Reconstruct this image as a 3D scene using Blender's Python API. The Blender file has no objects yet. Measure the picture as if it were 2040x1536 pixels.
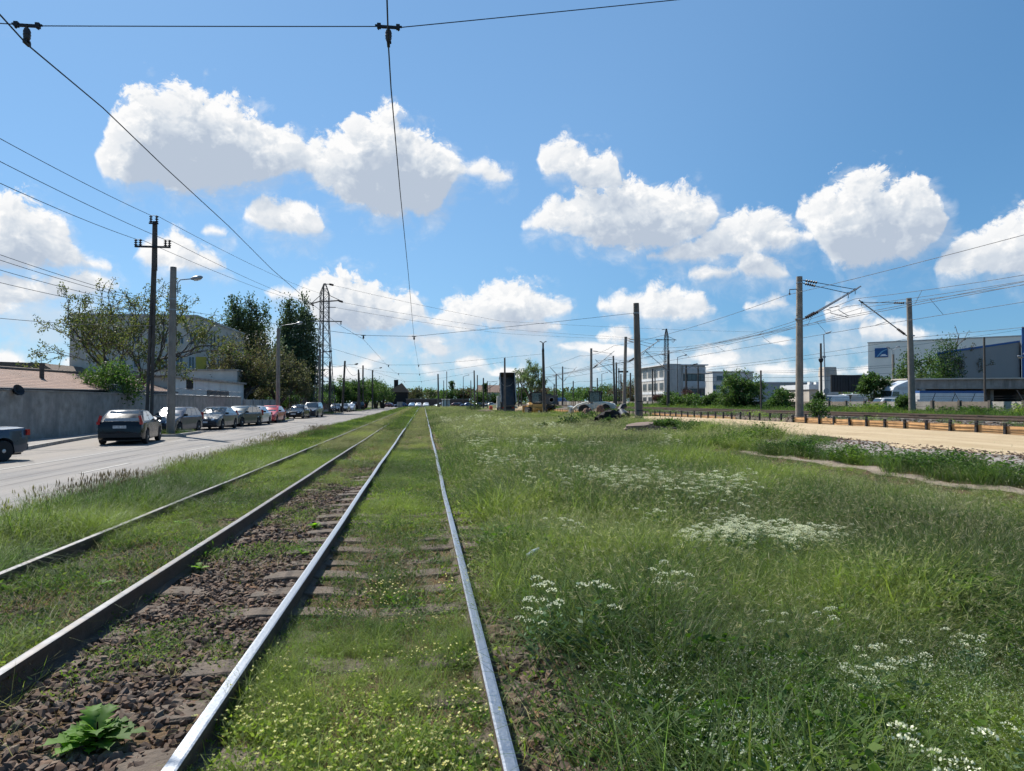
import bpy, bmesh, math, random
import numpy as np
from mathutils import Vector, Matrix, Euler
R = math.radians
rng = np.random.default_rng(7)
random.seed(7)
scene = bpy.context.scene
COL = scene.collection

# ------------------------------------------------------------------ camera
F_PX, CX, CY = 1416.0, 1020.0, 768.0
YAW, PITCH, CAMH = R(7.1), R(1.29), 1.80
_f = Vector((math.sin(YAW)*math.cos(PITCH), math.cos(YAW)*math.cos(PITCH), math.sin(PITCH)))
_r = Vector((math.cos(YAW), -math.sin(YAW), 0))
_u = _r.cross(_f)
EYE = Vector((0, 0, CAMH))

def ray(px, py):
    return _f + _r*((px-CX)/F_PX) - _u*((py-CY)/F_PX)

def gz(X, Y):
    """height of the terrain (numpy friendly)"""
    X = np.asarray(X, float); Y = np.asarray(Y, float)
    f = np.clip((92-Y)/47.0, 0, 1)
    z1 = np.interp(X, [-1e4, 9.5, 11, 12.8, 14, 15, 20.0], [0, 0, .08, .40, .52, .55, .64])*f
    z1 = z1 + np.interp(X, [-1e4, 14, 20], [0, 0, .2])*(1-f)
    z2 = np.interp(X, [20.0, 20.3, 21.6, 22.4, 30.3, 31.4, 1e4], [0, .82, .86, .93, .93, .85, .85])
    g = np.clip((330-Y)/120.0, 0, 1)
    return np.where(X <= 20.02, z1, z2*g)

def gp(px, py):
    """photo pixel -> point on the terrain"""
    d = ray(px, py); t = 2.0
    while t < 900:
        p = EYE + d*t
        if p.z <= float(gz(p.x, p.y)): break
        t *= 1.002
    return EYE + d*t
def on_x(px, X):
    d = ray(px, CY); t = X/d.x
    return d.y*t
def on_y(px, Y):
    d = ray(px, CY); t = Y/d.y
    return d.x*t
def zof(py, X, Y):
    """height of pixel row py at plan position X, Y"""
    dep = (Vector((X, Y, CAMH))-EYE).dot(_f)
    px = CX
    for _ in range(3):
        d = ray(px, py); t = math.hypot(X, Y)/math.hypot(d.x, d.y)
        p = Vector((X, Y, CAMH+d.z*t))-EYE
        px = CX + F_PX*p.dot(_r)/p.dot(_f)
    return CAMH + d.z*t
def atY(px, py, Y):
    d = ray(px, py); return EYE + d*(Y/d.y)
def atX(px, py, X):
    d = ray(px, py); return EYE + d*(X/d.x)

cam_d = bpy.data.cameras.new('camera'); cam = bpy.data.objects.new('camera', cam_d); COL.objects.link(cam)
cam.location = EYE
cam.rotation_euler = _f.to_track_quat('-Z', 'Y').to_euler()
cam_d.sensor_width = 36.0; cam_d.lens = 36.0*F_PX/2040; cam_d.clip_end = 6000; cam_d.clip_start = .05
scene.camera = cam
vs = scene.view_settings
vs.view_transform = 'Standard'; vs.look = 'None'; vs.gamma = 1; vs.exposure = 0.6
scene.render.film_transparent = False
scene.cycles.max_bounces = 6; scene.cycles.transparent_max_bounces = 8
scene.cycles.diffuse_bounces = 3; scene.cycles.glossy_bounces = 3; scene.cycles.transmission_bounces = 4
scene.cycles.sample_clamp_indirect = 4.0
scene.cycles.use_denoising = True; scene.cycles.denoiser = 'OPENIMAGEDENOISE'; scene.cycles.denoising_input_passes = 'RGB_ALBEDO_NORMAL'; scene.cycles.denoising_prefilter = 'ACCURATE'
scene.cycles.use_adaptive_sampling = True; scene.cycles.adaptive_threshold = .02; scene.cycles.adaptive_min_samples = 24

# ------------------------------------------------------------------ node helpers
class NT:
    def __init__(s, tree): s.t = tree
    def n(s, kind, **kw):
        nd = s.t.nodes.new(kind)
        for k, v in kw.items(): setattr(nd, k, v)
        return nd
    def link(s, a, b): s.t.links.new(a, b)
    def put(s, v, sock):
        if isinstance(v, bpy.types.NodeSocket): s.link(v, sock)
        else: sock.default_value = v
    def m(s, op, a, b=0.0, c=None, clamp=False):
        nd = s.n('ShaderNodeMath', operation=op, use_clamp=clamp)
        s.put(a, nd.inputs[0]); s.put(b, nd.inputs[1])
        if c is not None: s.put(c, nd.inputs[2])
        return nd.outputs[0]
    def mix(s, f, a, b):
        nd = s.n('ShaderNodeMix', data_type='RGBA')
        s.put(f, nd.inputs[0])
        for v, k in ((a, 6), (b, 7)):
            if isinstance(v, (tuple, list)) and len(v) == 3: v = (*v, 1)
            s.put(v, nd.inputs[k])
        return nd.outputs[2]
    def rng(s, v, a, b, c=0.0, d=1.0, smooth=False):
        nd = s.n('ShaderNodeMapRange', clamp=True)
        if smooth: nd.interpolation_type = 'SMOOTHSTEP'
        for i, x in enumerate((v, a, b, c, d)): s.put(x, nd.inputs[i])
        return nd.outputs[0]
    def noise(s, vec, scale, detail=4, rough=.55, dist=0.0):
        nd = s.n('ShaderNodeTexNoise'); nd.inputs['Scale'].default_value = scale
        nd.inputs['Detail'].default_value = detail; nd.inputs['Roughness'].default_value = rough
        nd.inputs['Distortion'].default_value = dist
        if vec is not None: s.link(vec, nd.inputs['Vector'])
        return nd.outputs['Fac']
    def ramp(s, v, stops):
        nd = s.n('ShaderNodeValToRGB'); e = nd.color_ramp.elements
        while len(e) < len(stops): e.new(.5)
        for el, (p, c) in zip(e, stops):
            el.position = p; el.color = (*c, 1) if len(c) == 3 else c
        s.put(v, nd.inputs[0]); return nd.outputs[0]

def new_mat(name):
    m = bpy.data.materials.new(name); m.use_nodes = True
    t = NT(m.node_tree); b = m.node_tree.nodes['Principled BSDF']
    return m, t, b

def mat(name, col, rough=.7, metal=0.0, spec=.4, var=.25, scale=3.0, bump=.0, bscale=40.0, dirt=None, dscale=.6, coat=0.0, streak=False):
    """principled material with colour variation, optional dirt patches and bump (object coordinates)"""
    m, t, b = new_mat(name)
    tc = t.n('ShaderNodeTexCoord'); v = tc.outputs['Object']
    n1 = t.noise(v, scale, 5, .6)
    lo = tuple(c*(1-var) for c in col); hi = tuple(min(1, c*(1+var)) for c in col)
    c = t.mix(t.rng(n1, .3, .7), lo, hi)
    if dirt is not None:
        vv = v
        if streak:
            mp = t.n('ShaderNodeMapping'); mp.inputs['Scale'].default_value = (1, 1, .12)
            t.link(v, mp.inputs[0]); vv = mp.outputs[0]
        n2 = t.noise(vv, dscale, 6, .65)
        c = t.mix(t.rng(n2, .48, .7, 0, .8), c, dirt)
    t.link(c, b.inputs['Base Color'])
    t.put(t.rng(n1, .2, .8, max(0, rough-.1), min(1, rough+.1)), b.inputs['Roughness'])
    b.inputs['Metallic'].default_value = metal
    b.inputs['Specular IOR Level'].default_value = spec
    if coat: b.inputs['Coat Weight'].default_value = coat; b.inputs['Coat Roughness'].default_value = .04
    if bump:
        bp = t.n('ShaderNodeBump'); bp.inputs['Strength'].default_value = min(1, bump); bp.inputs['Distance'].default_value = .02
        t.link(t.noise(v, bscale, 4, .6), bp.inputs['Height']); t.link(bp.outputs[0], b.inputs['Normal'])
    return m

def leaf_mat(name, dry=(.30, .25, .12), trans=.45, vary=.35, grassy=False):
    """foliage: colour from the 'col' attribute, varied per instance, half the light passes through"""
    m, t, b = new_mat(name)
    at = t.n('ShaderNodeAttribute', attribute_name='col')
    ti = t.n('ShaderNodeAttribute', attribute_name='tint', attribute_type='INSTANCER')
    oi = t.n('ShaderNodeObjectInfo')
    c = t.mix(ti.outputs['Fac'], at.outputs['Color'], dry)
    hs = t.n('ShaderNodeHueSaturation')
    br = t.n('ShaderNodeAttribute', attribute_name='bri', attribute_type='INSTANCER')
    if grassy: c = t.mix(t.rng(br.outputs['Fac'], .5, 1.0, 0, .55), c, (.20, .245, .055)); val = t.m('MULTIPLY', t.rng(oi.outputs['Random'], 0, 1, 1-vary, 1+vary), t.rng(br.outputs['Fac'], 0, 1, .72, 1.32))
    else: val = t.rng(oi.outputs['Random'], 0, 1, 1-vary, 1+vary)
    t.put(val, hs.inputs['Value']); t.link(c, hs.inputs['Color'])
    c = hs.outputs[0]
    t.link(c, b.inputs['Base Color']); b.inputs['Roughness'].default_value = .58
    b.inputs['Specular IOR Level'].default_value = .2
    tr = t.n('ShaderNodeBsdfTranslucent')
    hs2 = t.n('ShaderNodeHueSaturation'); hs2.inputs['Saturation'].default_value = 1.15; hs2.inputs['Value'].default_value = 1.25
    t.link(c, hs2.inputs['Color']); t.link(hs2.outputs[0], tr.inputs['Color'])
    mx = t.n('ShaderNodeMixShader'); mx.inputs[0].default_value = trans
    t.link(b.outputs[0], mx.inputs[1]); t.link(tr.outputs[0], mx.inputs[2])
    t.link(mx.outputs[0], m.node_tree.nodes['Material Output'].inputs['Surface'])
    return m

# ------------------------------------------------------------------ mesh helpers
class MB:
    def __init__(s): s.v = []; s.f = []; s.mi = []; s.cur = 0
    def add(s, vs_, fs_):
        o = len(s.v); s.v += [tuple(v) for v in vs_]
        s.f += [tuple(i+o for i in f) for f in fs_]; s.mi += [s.cur]*len(fs_)
        return s
    def box(s, c, size, rz=0.0, taper=1.0, ry=0.0, rx=0.0):
        x, y, z = size[0]/2, size[1]/2, size[2]/2
        p = [(-x, -y, -z), (x, -y, -z), (x, y, -z), (-x, y, -z)] + [(-x*taper, -y*taper, z), (x*taper, -y*taper, z), (x*taper, y*taper, z), (-x*taper, y*taper, z)]
        M = Matrix.Translation(c) @ Euler((rx, ry, rz)).to_matrix().to_4x4()
        return s.add([M @ Vector(q) for q in p], [(0, 3, 2, 1), (4, 5, 6, 7), (0, 1, 5, 4), (1, 2, 6, 5), (2, 3, 7, 6), (3, 0, 4, 7)])
    def bx(s, x0, x1, y0, y1, z0, z1):
        return s.box(((x0+x1)/2, (y0+y1)/2, (z0+z1)/2), (abs(x1-x0), abs(y1-y0), abs(z1-z0)))
    def cyl(s, a, b, r0, r1=None, n=10, caps=True):
        if r1 is None: r1 = r0
        a = Vector(a); b = Vector(b); d = (b-a)
        if d.length < 1e-9: return s
        d.normalize(); q = d.orthogonal().normalized(); w = d.cross(q)
        vs_ = []
        for P, r in ((a, r0), (b, r1)):
            for i in range(n):
                an = 2*math.pi*i/n; vs_.append(P + q*(r*math.cos(an)) + w*(r*math.sin(an)))
        fs_ = [(i, (i+1) % n, n+(i+1) % n, n+i) for i in range(n)]
        if caps: fs_ += [tuple(range(n))[::-1], tuple(range(n, 2*n))]
        return s.add(vs_, fs_)
    def tube(s, pts, r, n=6, caps=True):
        """pts: list of points, r: radius or list"""
        pts = [Vector(p) for p in pts]; k = len(pts)
        rs = r if isinstance(r, (list, tuple)) else [r]*k
        vs_ = []; ref = None
        for i, p in enumerate(pts):
            d = (pts[min(i+1, k-1)]-pts[max(i-1, 0)])
            d = d.normalized() if d.length > 1e-9 else Vector((0, 0, 1))
            if ref is None: ref = d.orthogonal().normalized()
            q = ref - d*ref.dot(d)
            q = q.normalized() if q.length > 1e-6 else d.orthogonal().normalized()
            ref = q; w = d.cross(q)
            for j in range(n):
                an = 2*math.pi*j/n; vs_.append(p + q*(rs[i]*math.cos(an)) + w*(rs[i]*math.sin(an)))
        fs_ = []
        for i in range(k-1):
            for j in range(n):
                a, b = i*n+j, i*n+(j+1) % n
                fs_.append((a, b, b+n, a+n))
        if caps: fs_ += [tuple(range(n))[::-1], tuple(range((k-1)*n, k*n))]
        return s.add(vs_, fs_)
    def lathe(s, base, prof, n=14, axis=(0, 0, 1)):
        """prof: list of (radius, height along axis)"""
        ax = Vector(axis).normalized(); q = ax.orthogonal().normalized(); w = ax.cross(q); base = Vector(base)
        vs_ = []
        for r, h in prof:
            for j in range(n):
                an = 2*math.pi*j/n; vs_.append(base + ax*h + q*(r*math.cos(an)) + w*(r*math.sin(an)))
        k = len(prof); fs_ = []
        for i in range(k-1):
            for j in range(n):
                a, b = i*n+j, i*n+(j+1) % n
                fs_.append((a, b, b+n, a+n))
        fs_ += [tuple(range(n))[::-1], tuple(range((k-1)*n, k*n))]
        return s.add(vs_, fs_)
    def prism(s, poly, a, b, plane='xz'):
        """extrude a 2-D outline between a and b along the remaining axis"""
        def P(u, v, w):
            return {'xz': (u, w, v), 'yz': (w, u, v), 'xy': (u, v, w)}[plane]
        n = len(poly)
        vs_ = [P(u, v, a) for u, v in poly] + [P(u, v, b) for u, v in poly]
        fs_ = [tuple(range(n)), tuple(range(n, 2*n))[::-1]] + [(i, i+n, (i+1) % n+n, (i+1) % n) for i in range(n)]
        return s.add(vs_, fs_)
    def quad(s, a, b, c, d): return s.add([a, b, c, d], [(0, 1, 2, 3)])
    def build(s, name, m, parent=None, smooth=False, fix=True, bevel=0.0):
        me = bpy.data.meshes.new(name); me.from_pydata(s.v, [], s.f)
        for mm in (m if isinstance(m, (list, tuple)) else [m]): me.materials.append(mm)
        if max(s.mi, default=0): me.polygons.foreach_set('material_index', s.mi)
        if fix:
            b = bmesh.new(); b.from_mesh(me); bmesh.ops.recalc_face_normals(b, faces=b.faces); b.to_mesh(me); b.free()
        if smooth is True: me.polygons.foreach_set('use_smooth', [True]*len(me.polygons))
        o = bpy.data.objects.new(name, me); COL.objects.link(o)
        if smooth == 'auto':
            try: me.shade_auto_smooth_dummy
            except AttributeError: pass
            me.polygons.foreach_set('use_smooth', [True]*len(me.polygons))
            me.set_sharp_from_angle(angle=R(35))
        if bevel:
            md = o.modifiers.new('bevel', 'BEVEL'); md.width = bevel; md.segments = 2; md.limit_method = 'ANGLE'
        if parent is not None: o.parent = parent
        return o

def np_mesh(name, V, Fq, m, parent=None, col=None, smooth=False):
    """V (n,3), Fq (k,4) or (k,3) arrays; col (n,3) optional point colours"""
    me = bpy.data.meshes.new(name)
    V = np.asarray(V, np.float32); Fq = np.asarray(Fq, np.int32)
    k, c = Fq.shape
    me.vertices.add(len(V)); me.vertices.foreach_set('co', V.ravel())
    me.loops.add(k*c); me.loops.foreach_set('vertex_index', Fq.ravel())
    me.polygons.add(k); me.polygons.foreach_set('loop_start', np.arange(0, k*c, c, dtype=np.int32))
    if smooth: me.polygons.foreach_set('use_smooth', np.ones(k, bool))
    me.update(calc_edges=True)
    if col is not None:
        a = me.attributes.new('col', 'FLOAT_COLOR', 'POINT')
        cc = np.ones((len(V), 4), np.float32); cc[:, :3] = col; a.data.foreach_set('color', cc.ravel())
    if m is not None: me.materials.append(m)
    if parent == 'mesh': return me
    o = bpy.data.objects.new(name, me); COL.objects.link(o)
    if parent is not None: o.parent = parent
    return o

def tag(o, label=None, cat=None, group=None, kind=None):
    if label: o['label'] = label
    if cat: o['category'] = cat
    if group: o['group'] = group
    if kind: o['kind'] = kind
    return o
def thing(name, label, cat, loc=(0, 0, 0), rz=0.0, group=None):
    o = bpy.data.objects.new(name, None); COL.objects.link(o)
    o.location = loc; o.rotation_euler = (0, 0, rz); o.empty_display_size = .2
    return tag(o, label, cat, group)
def copy_tree(o, parent=None):
    c = o.copy(); COL.objects.link(c)
    if parent is not None: c.parent = parent
    for ch in list(o.children): copy_tree(ch, c)
    return c

# ------------------------------------------------------------------ sun
SUN_AZ = -R(34)      # from +Y towards -X
SUN_EL = R(47)
sd = Vector((math.sin(SUN_AZ)*math.cos(SUN_EL), math.cos(SUN_AZ)*math.cos(SUN_EL), math.sin(SUN_EL)))
sl = bpy.data.lights.new('sun', 'SUN'); sl.energy = 5.0; sl.angle = R(.5); sl.color = (1, .955, .88)
so = bpy.data.objects.new('sun', sl); COL.objects.link(so)
so.rotation_euler = (-sd).to_track_quat('-Z', 'Y').to_euler()

# ------------------------------------------------------------------ sky: Nishita + procedural cumulus
AZ0, AZ1 = R(7.1-60), R(7.1+60)
def azt(px, py):
    d = ray(px, py); return math.atan2(d.x, d.y), d.z/math.hypot(d.x, d.y)
CLOUDS = [
 [  # layer 1
  ([(183,315),(195,285),(225,236),(240,196),(280,180),(340,163),(395,176),(440,186),(475,212),(500,232),(540,258),(575,250),(600,285),(620,262),(650,285),(690,255),(720,232),(775,220),(825,252),(870,284),(905,298),(922,325)],
   [(183,322),(205,352),(250,364),(330,380),(420,384),(480,378),(530,360),(575,345),(610,345),(640,372),(665,388),(700,412),(760,432),(850,428),(885,412),(898,372),(922,348)]),
  ([(932,328),(960,318),(990,328),(1026,352)], [(932,350),(960,358),(990,363),(1026,362)]),
  ([(1066,300),(1075,291),(1100,287),(1130,277),(1165,288),(1180,308),(1220,303),(1242,322)], [(1066,322),(1082,350),(1110,345),(1140,352),(1160,380),(1242,385)]),
  ([(1282,508),(1340,488),(1400,468),(1440,440),(1500,413),(1540,428),(1580,443),(1640,465)], [(1282,514),(1340,524),(1420,526),(1480,508),(1560,498),(1640,472)]),
  ([(1855,540),(1880,498),(1930,468),(1960,453),(2010,428),(2060,403),(2150,398),(2230,448),(2300,520)], [(1855,546),(1900,554),(1960,550),(2040,548),(2300,540)]),
 ],
 [  # layer 2
  ([(-160,470),(-60,400),(0,391),(50,398),(90,418),(130,453),(150,488),(165,508),(200,518),(228,530)], [(-160,530),(0,536),(80,535),(150,532),(228,540)]),
  ([(398,459),(425,450),(462,466)], [(398,464),(430,468),(462,471)]),
  ([(480,430),(505,403),(545,398),(570,393),(600,413),(630,418),(652,450)], [(480,438),(530,456),(600,472),(640,472),(652,458)]),
  ([(1035,450),(1065,428),(1095,398),(1130,402),(1160,370),(1200,372),(1240,367),(1270,362),(1320,382),(1370,375),(1420,398),(1442,425)], [(1035,457),(1070,462),(1130,468),(1180,488),(1260,502),(1330,496),(1400,474),(1442,432)]),
  ([(1583,430),(1592,403),(1640,372),(1680,365),(1720,347),(1760,345),(1800,359),(1850,372),(1880,408),(1892,430)], [(1583,442),(1620,472),(1645,505),(1660,530),(1690,542),(1740,530),(1800,520),(1850,505),(1880,468),(1892,440)]),
 ],
 [  # layer 3
  ([(-160,560),(0,545),(60,556),(150,540),(240,560)], [(-160,610),(0,620),(100,600),(240,580)]),
  ([(258,500),(290,478),(330,468),(360,460),(385,488),(400,498),(430,513),(456,530)], [(258,506),(300,536),(350,542),(400,539),(456,537)]),
  ([(520,585),(545,573),(600,570),(640,542),(665,532),(700,550),(740,558),(770,578),(820,578),(842,600)], [(520,591),(600,604),(640,645),(700,660),(770,662),(842,640)]),
  ([(850,640),(880,608),(905,587),(935,598),(960,578),(1000,560),(1040,562),(1090,588),(1147,605)], [(850,652),(900,664),(1000,655),(1100,640),(1147,622)]),
  ([(1188,600),(1230,588),(1280,583),(1310,570),(1360,578),(1400,593),(1437,615)], [(1188,620),(1260,633),(1330,643),(1400,634),(1437,620)]),
  ([(1470,612),(1520,600),(1550,592),(1582,602)], [(1470,615),(1520,620),(1582,612)]),
  ([(1700,645),(1760,638),(1800,642),(1860,658)], [(1700,672),(1760,680),(1860,674)]),
 ],
 [  # layer 4
  ([(1362,550),(1385,528),(1420,521),(1455,534),(1470,513),(1500,500),(1530,514),(1582,541)], [(1362,556),(1420,562),(1460,555),(1500,557),(1582,556)]),
  ([(1000,640),(1060,632),(1130,646)], [(1000,660),(1060,668),(1130,660)]),
  ([(1180,665),(1220,652),(1262,662)], [(1180,680),(1220,690),(1262,682)]),
  ([(1408,640),(1440,624),(1482,640)], [(1408,650),(1440,658),(1482,648)]),
  ([(1640,610),(1690,596),(1740,615)], [(1640,640),(1690,650),(1740,635)]),
 ],
 [  # low band near the skyline
  ([(-160,650),(0,600),(120,600),(250,640),(420,640),(560,640),(660,640),(760,660),(850,655),(960,655),(1050,650),(1150,680),(1280,680),(1400,668),(1500,660),(1600,670),(1700,666),(1850,674),(2200,690)],
   [(-160,745),(0,760),(400,765),(1000,765),(1600,762),(2200,755)]),
 ],
]
TMAX, HMIN, HMAX = .75, -.08, .10
def layer_curves(clouds, nb=256):
    az = np.linspace(AZ0, AZ1, nb)
    cs, hs, xs = [], [], []
    dist = np.full(nb, 9.0); h = np.full(nb, HMIN); cpts = []
    for top, bot in clouds:
        T = np.array([azt(*p) for p in top]); B = np.array([azt(*p) for p in bot])
        a0, a1 = T[0, 0], T[-1, 0]
        inside = (az >= a0) & (az <= a1)
        tt = np.interp(az, T[:, 0], T[:, 1]); bb = np.interp(az, B[:, 0], B[:, 1])
        h = np.where(inside, (tt-bb)/2, h)
        for a, t_, b_ in zip(az[inside], tt[inside], bb[inside]): cpts.append((a, (t_+b_)/2))
        out = np.maximum(a0-az, az-a1); dist = np.minimum(dist, out)
    h = np.where(dist > 0, np.maximum(-.018-1.5*dist, HMIN), h)
    cpts.sort(); cp = np.array(cpts)
    c = np.interp(az, cp[:, 0], cp[:, 1])
    return c/TMAX, (h-HMIN)/(HMAX-HMIN)

world = bpy.data.worlds.new('World'); scene.world = world; world.use_nodes = True
wt = NT(world.node_tree)
for nd in list(world.node_tree.nodes): world.node_tree.nodes.remove(nd)
out = wt.n('ShaderNodeOutputWorld'); bg = wt.n('ShaderNodeBackground'); wt.link(bg.outputs[0], out.inputs[0])
sky = wt.n('ShaderNodeTexSky', sky_type='NISHITA', sun_disc=False)
sky.sun_elevation = SUN_EL; sky.sun_rotation = SUN_AZ; sky.air_density = 1.0; sky.dust_density = .25; sky.ozone_density = 5.0; sky.altitude = 100
SKY_STRENGTH = .105
bg.inputs['Strength'].default_value = SKY_STRENGTH/2**.6

# group: density of the cloud field at (azimuth, tan elevation)
def cloud_group(name, vd, nd_, with_low):
    g = bpy.data.node_groups.new(name, 'ShaderNodeTree')
    for nm, io in (('A', 'INPUT'), ('T', 'INPUT'), ('D', 'OUTPUT'), ('Low', 'OUTPUT')):
        g.interface.new_socket(nm, in_out=io, socket_type='NodeSocketFloat')
    G = NT(g); gi = G.n('NodeGroupInput'); go = G.n('NodeGroupOutput')
    A_, T_ = gi.outputs[0], gi.outputs[1]
    cv = G.n('ShaderNodeCombineXYZ'); G.link(A_, cv.inputs[0]); G.link(T_, cv.inputs[1])
    wn = G.n('ShaderNodeTexNoise'); wn.inputs['Scale'].default_value = 18; wn.inputs['Detail'].default_value = 2; G.link(cv.outputs[0], wn.inputs['Vector'])
    wsub = G.n('ShaderNodeVectorMath', operation='SUBTRACT'); G.link(wn.outputs['Color'], wsub.inputs[0]); wsub.inputs[1].default_value = (.5, .5, .5)
    wadd = G.n('ShaderNodeVectorMath', operation='MULTIPLY_ADD'); G.link(wsub.outputs[0], wadd.inputs[0]); wadd.inputs[1].default_value = (.034, .034, 0); G.link(cv.outputs[0], wadd.inputs[2])
    wp = wadd.outputs[0]
    vo = G.n('ShaderNodeTexVoronoi', voronoi_dimensions='2D', feature='F1'); vo.inputs['Scale'].default_value = 24; vo.inputs['Detail'].default_value = vd; vo.inputs['Roughness'].default_value = .62; vo.inputs['Lacunarity'].default_value = 2.2
    vo.normalize = True
    G.link(wp, vo.inputs['Vector'])
    bill = G.m('SUBTRACT', .40, vo.outputs['Distance'])
    fb = G.m('SUBTRACT', G.noise(wp, 30, nd_, .66), .5)
    u = G.rng(A_, AZ0, AZ1)
    dmax = None; low = None
    for li, cl in enumerate(CLOUDS):
        c, h = layer_curves(cl)
        vals = []
        for arr, sc, of in ((c, TMAX, 0.0), (h, HMAX-HMIN, HMIN)):
            fc = G.n('ShaderNodeFloatCurve'); cm = fc.mapping; cm.use_clip = True
            pts = cm.curves[0].points
            xs = np.linspace(0, 1, len(arr))
            pts[0].location = (0, float(arr[0])); pts[-1].location = (1, float(arr[-1]))
            for x, y in zip(xs[1:-1], arr[1:-1]): pts.new(float(x), float(np.clip(y, 0, 1)))
            for p in pts: p.handle_type = 'VECTOR'
            cm.update(); G.link(u, fc.inputs['Value'])
            vals.append(G.m('MULTIPLY_ADD', fc.outputs[0], sc, of))
        cc, hh = vals
        d = G.m('SUBTRACT', hh, G.m('ABSOLUTE', G.m('SUBTRACT', T_, cc)))
        if li == 4:
            low = d
            sc_ = G.n('ShaderNodeCombineXYZ'); G.link(A_, sc_.inputs[0]); G.link(G.m('MULTIPLY', T_, 2.3), sc_.inputs[1])
            ln = G.noise(sc_.outputs[0], 8.5, 2, .5)
            d = G.m('MULTIPLY', G.m('SUBTRACT', ln, .535), .16); d = G.m('SUBTRACT', d, G.rng(low, .012, -.02, 0, .06))
            amp = G.m('ADD', .012, G.m('MULTIPLY', G.m('MAXIMUM', d, 0.0), .4))
            d = G.m('MULTIPLY_ADD', G.m('MULTIPLY', bill, 1.2), amp, d); d = G.m('MULTIPLY_ADD', G.m('MULTIPLY', fb, 2.4), amp, d)
            dmax = G.m('MAXIMUM', dmax, d); continue
        amp = G.m('MULTIPLY_ADD', G.m('MAXIMUM', hh, 0.0), .55, .008)
        amp = G.m('MINIMUM', amp, .034)
        # billowing tops, flat soft bases
        sv = G.m('DIVIDE', G.m('SUBTRACT', T_, cc), G.m('MAXIMUM', hh, .006))
        amp = G.m('MULTIPLY', amp, G.rng(sv, -1.0, .2, .42, 1.1))
        d = G.m('MULTIPLY_ADD', G.m('MULTIPLY', bill, 1.7), amp, d)
        d = G.m('MULTIPLY_ADD', G.m('MULTIPLY', fb, 2.9), amp, d)
        dmax = d if dmax is None else G.m('MAXIMUM', dmax, d)
    G.link(dmax, go.inputs[0])
    if with_low:
        lown = G.noise(wp, 15, 7, .6)
        G.link(G.m('MULTIPLY', G.rng(low, -.012, .012), G.rng(G.m('MULTIPLY_ADD', bill, .25, lown), .40, .60)), go.inputs[1])
    return g
g_fine = cloud_group('cloud_density', 4.0, 8, True)
g_soft = cloud_group('cloud_density_soft', 2.0, 3, False)

tc = wt.n('ShaderNodeTexCoord'); sep = wt.n('ShaderNodeSeparateXYZ'); wt.link(tc.outputs['Generated'], sep.inputs[0])
az = wt.m('ARCTAN2', sep.outputs[0], sep.outputs[1])
hz = wt.m('SQRT', wt.m('ADD', wt.m('MULTIPLY', sep.outputs[0], sep.outputs[0]), wt.m('MULTIPLY', sep.outputs[1], sep.outputs[1])))
tn = wt.m('DIVIDE', sep.outputs[2], wt.m('MAXIMUM', hz, 1e-4))
def dens(oa, ot, g):
    gn = wt.n('ShaderNodeGroup'); gn.node_tree = g
    wt.put(wt.m('ADD', az, oa) if oa else az, gn.inputs[0]); wt.put(wt.m('ADD', tn, ot) if ot else tn, gn.inputs[1])
    return gn.outputs[0], gn.outputs[1]
D0, L0 = dens(0, 0, g_fine)
D1, L1 = dens(-.007, .011, g_soft)
D2, L2 = dens(-.022, .040, g_soft)
alpha = wt.rng(D0, -.005, .011, 0, 1, True)
relief = wt.m('SUBTRACT', D1, D0)
occ = wt.m('ADD', wt.m('MULTIPLY', wt.rng(relief, -.014, .018), 1.0), wt.m('MULTIPLY', wt.rng(D2, -.004, .05), 1.6))
occ = wt.m('ADD', occ, wt.m('MULTIPLY', wt.rng(D0, .008, .06), .55))
cvn = wt.n('ShaderNodeCombineXYZ'); wt.link(az, cvn.inputs[0]); wt.link(wt.m('MULTIPLY', tn, 1.25), cvn.inputs[1])
wisp = wt.noise(cvn.outputs[0], 26, 7, .62, .4)
occ = wt.m('SUBTRACT', occ, wt.rng(wisp, .50, .70, -.12, .85))
cloudcol = wt.ramp(wt.m('MULTIPLY', occ, .47), [(.05, (1.04, 1.04, 1.04)), (.22, (.90, .925, .955)), (.5, (.72, .78, .855)), (1.0, (.52, .60, .72))])
cscale = wt.n('ShaderNodeVectorMath', operation='SCALE'); wt.link(cloudcol, cscale.inputs[0]); cscale.inputs['Scale'].default_value = 0.95/SKY_STRENGTH
lowc = wt.n('ShaderNodeVectorMath', operation='SCALE'); lowc.inputs[0].default_value = (.72, .80, .88); lowc.inputs['Scale'].default_value = .93/SKY_STRENGTH
wb = wt.n('ShaderNodeVectorMath', operation='MULTIPLY'); wt.link(sky.outputs[0], wb.inputs[0]); wb.inputs[1].default_value = tuple(v*SKY_STRENGTH for v in (.92, 1.16, 1.14))
gm = wt.n('ShaderNodeGamma'); gm.inputs[1].default_value = .55; wt.link(wb.outputs[0], gm.inputs[0])
wb = wt.n('ShaderNodeVectorMath', operation='MULTIPLY'); wt.link(gm.outputs[0], wb.inputs[0]); wb.inputs[1].default_value = tuple(v/SKY_STRENGTH for v in (.55, .755, .96))
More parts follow.
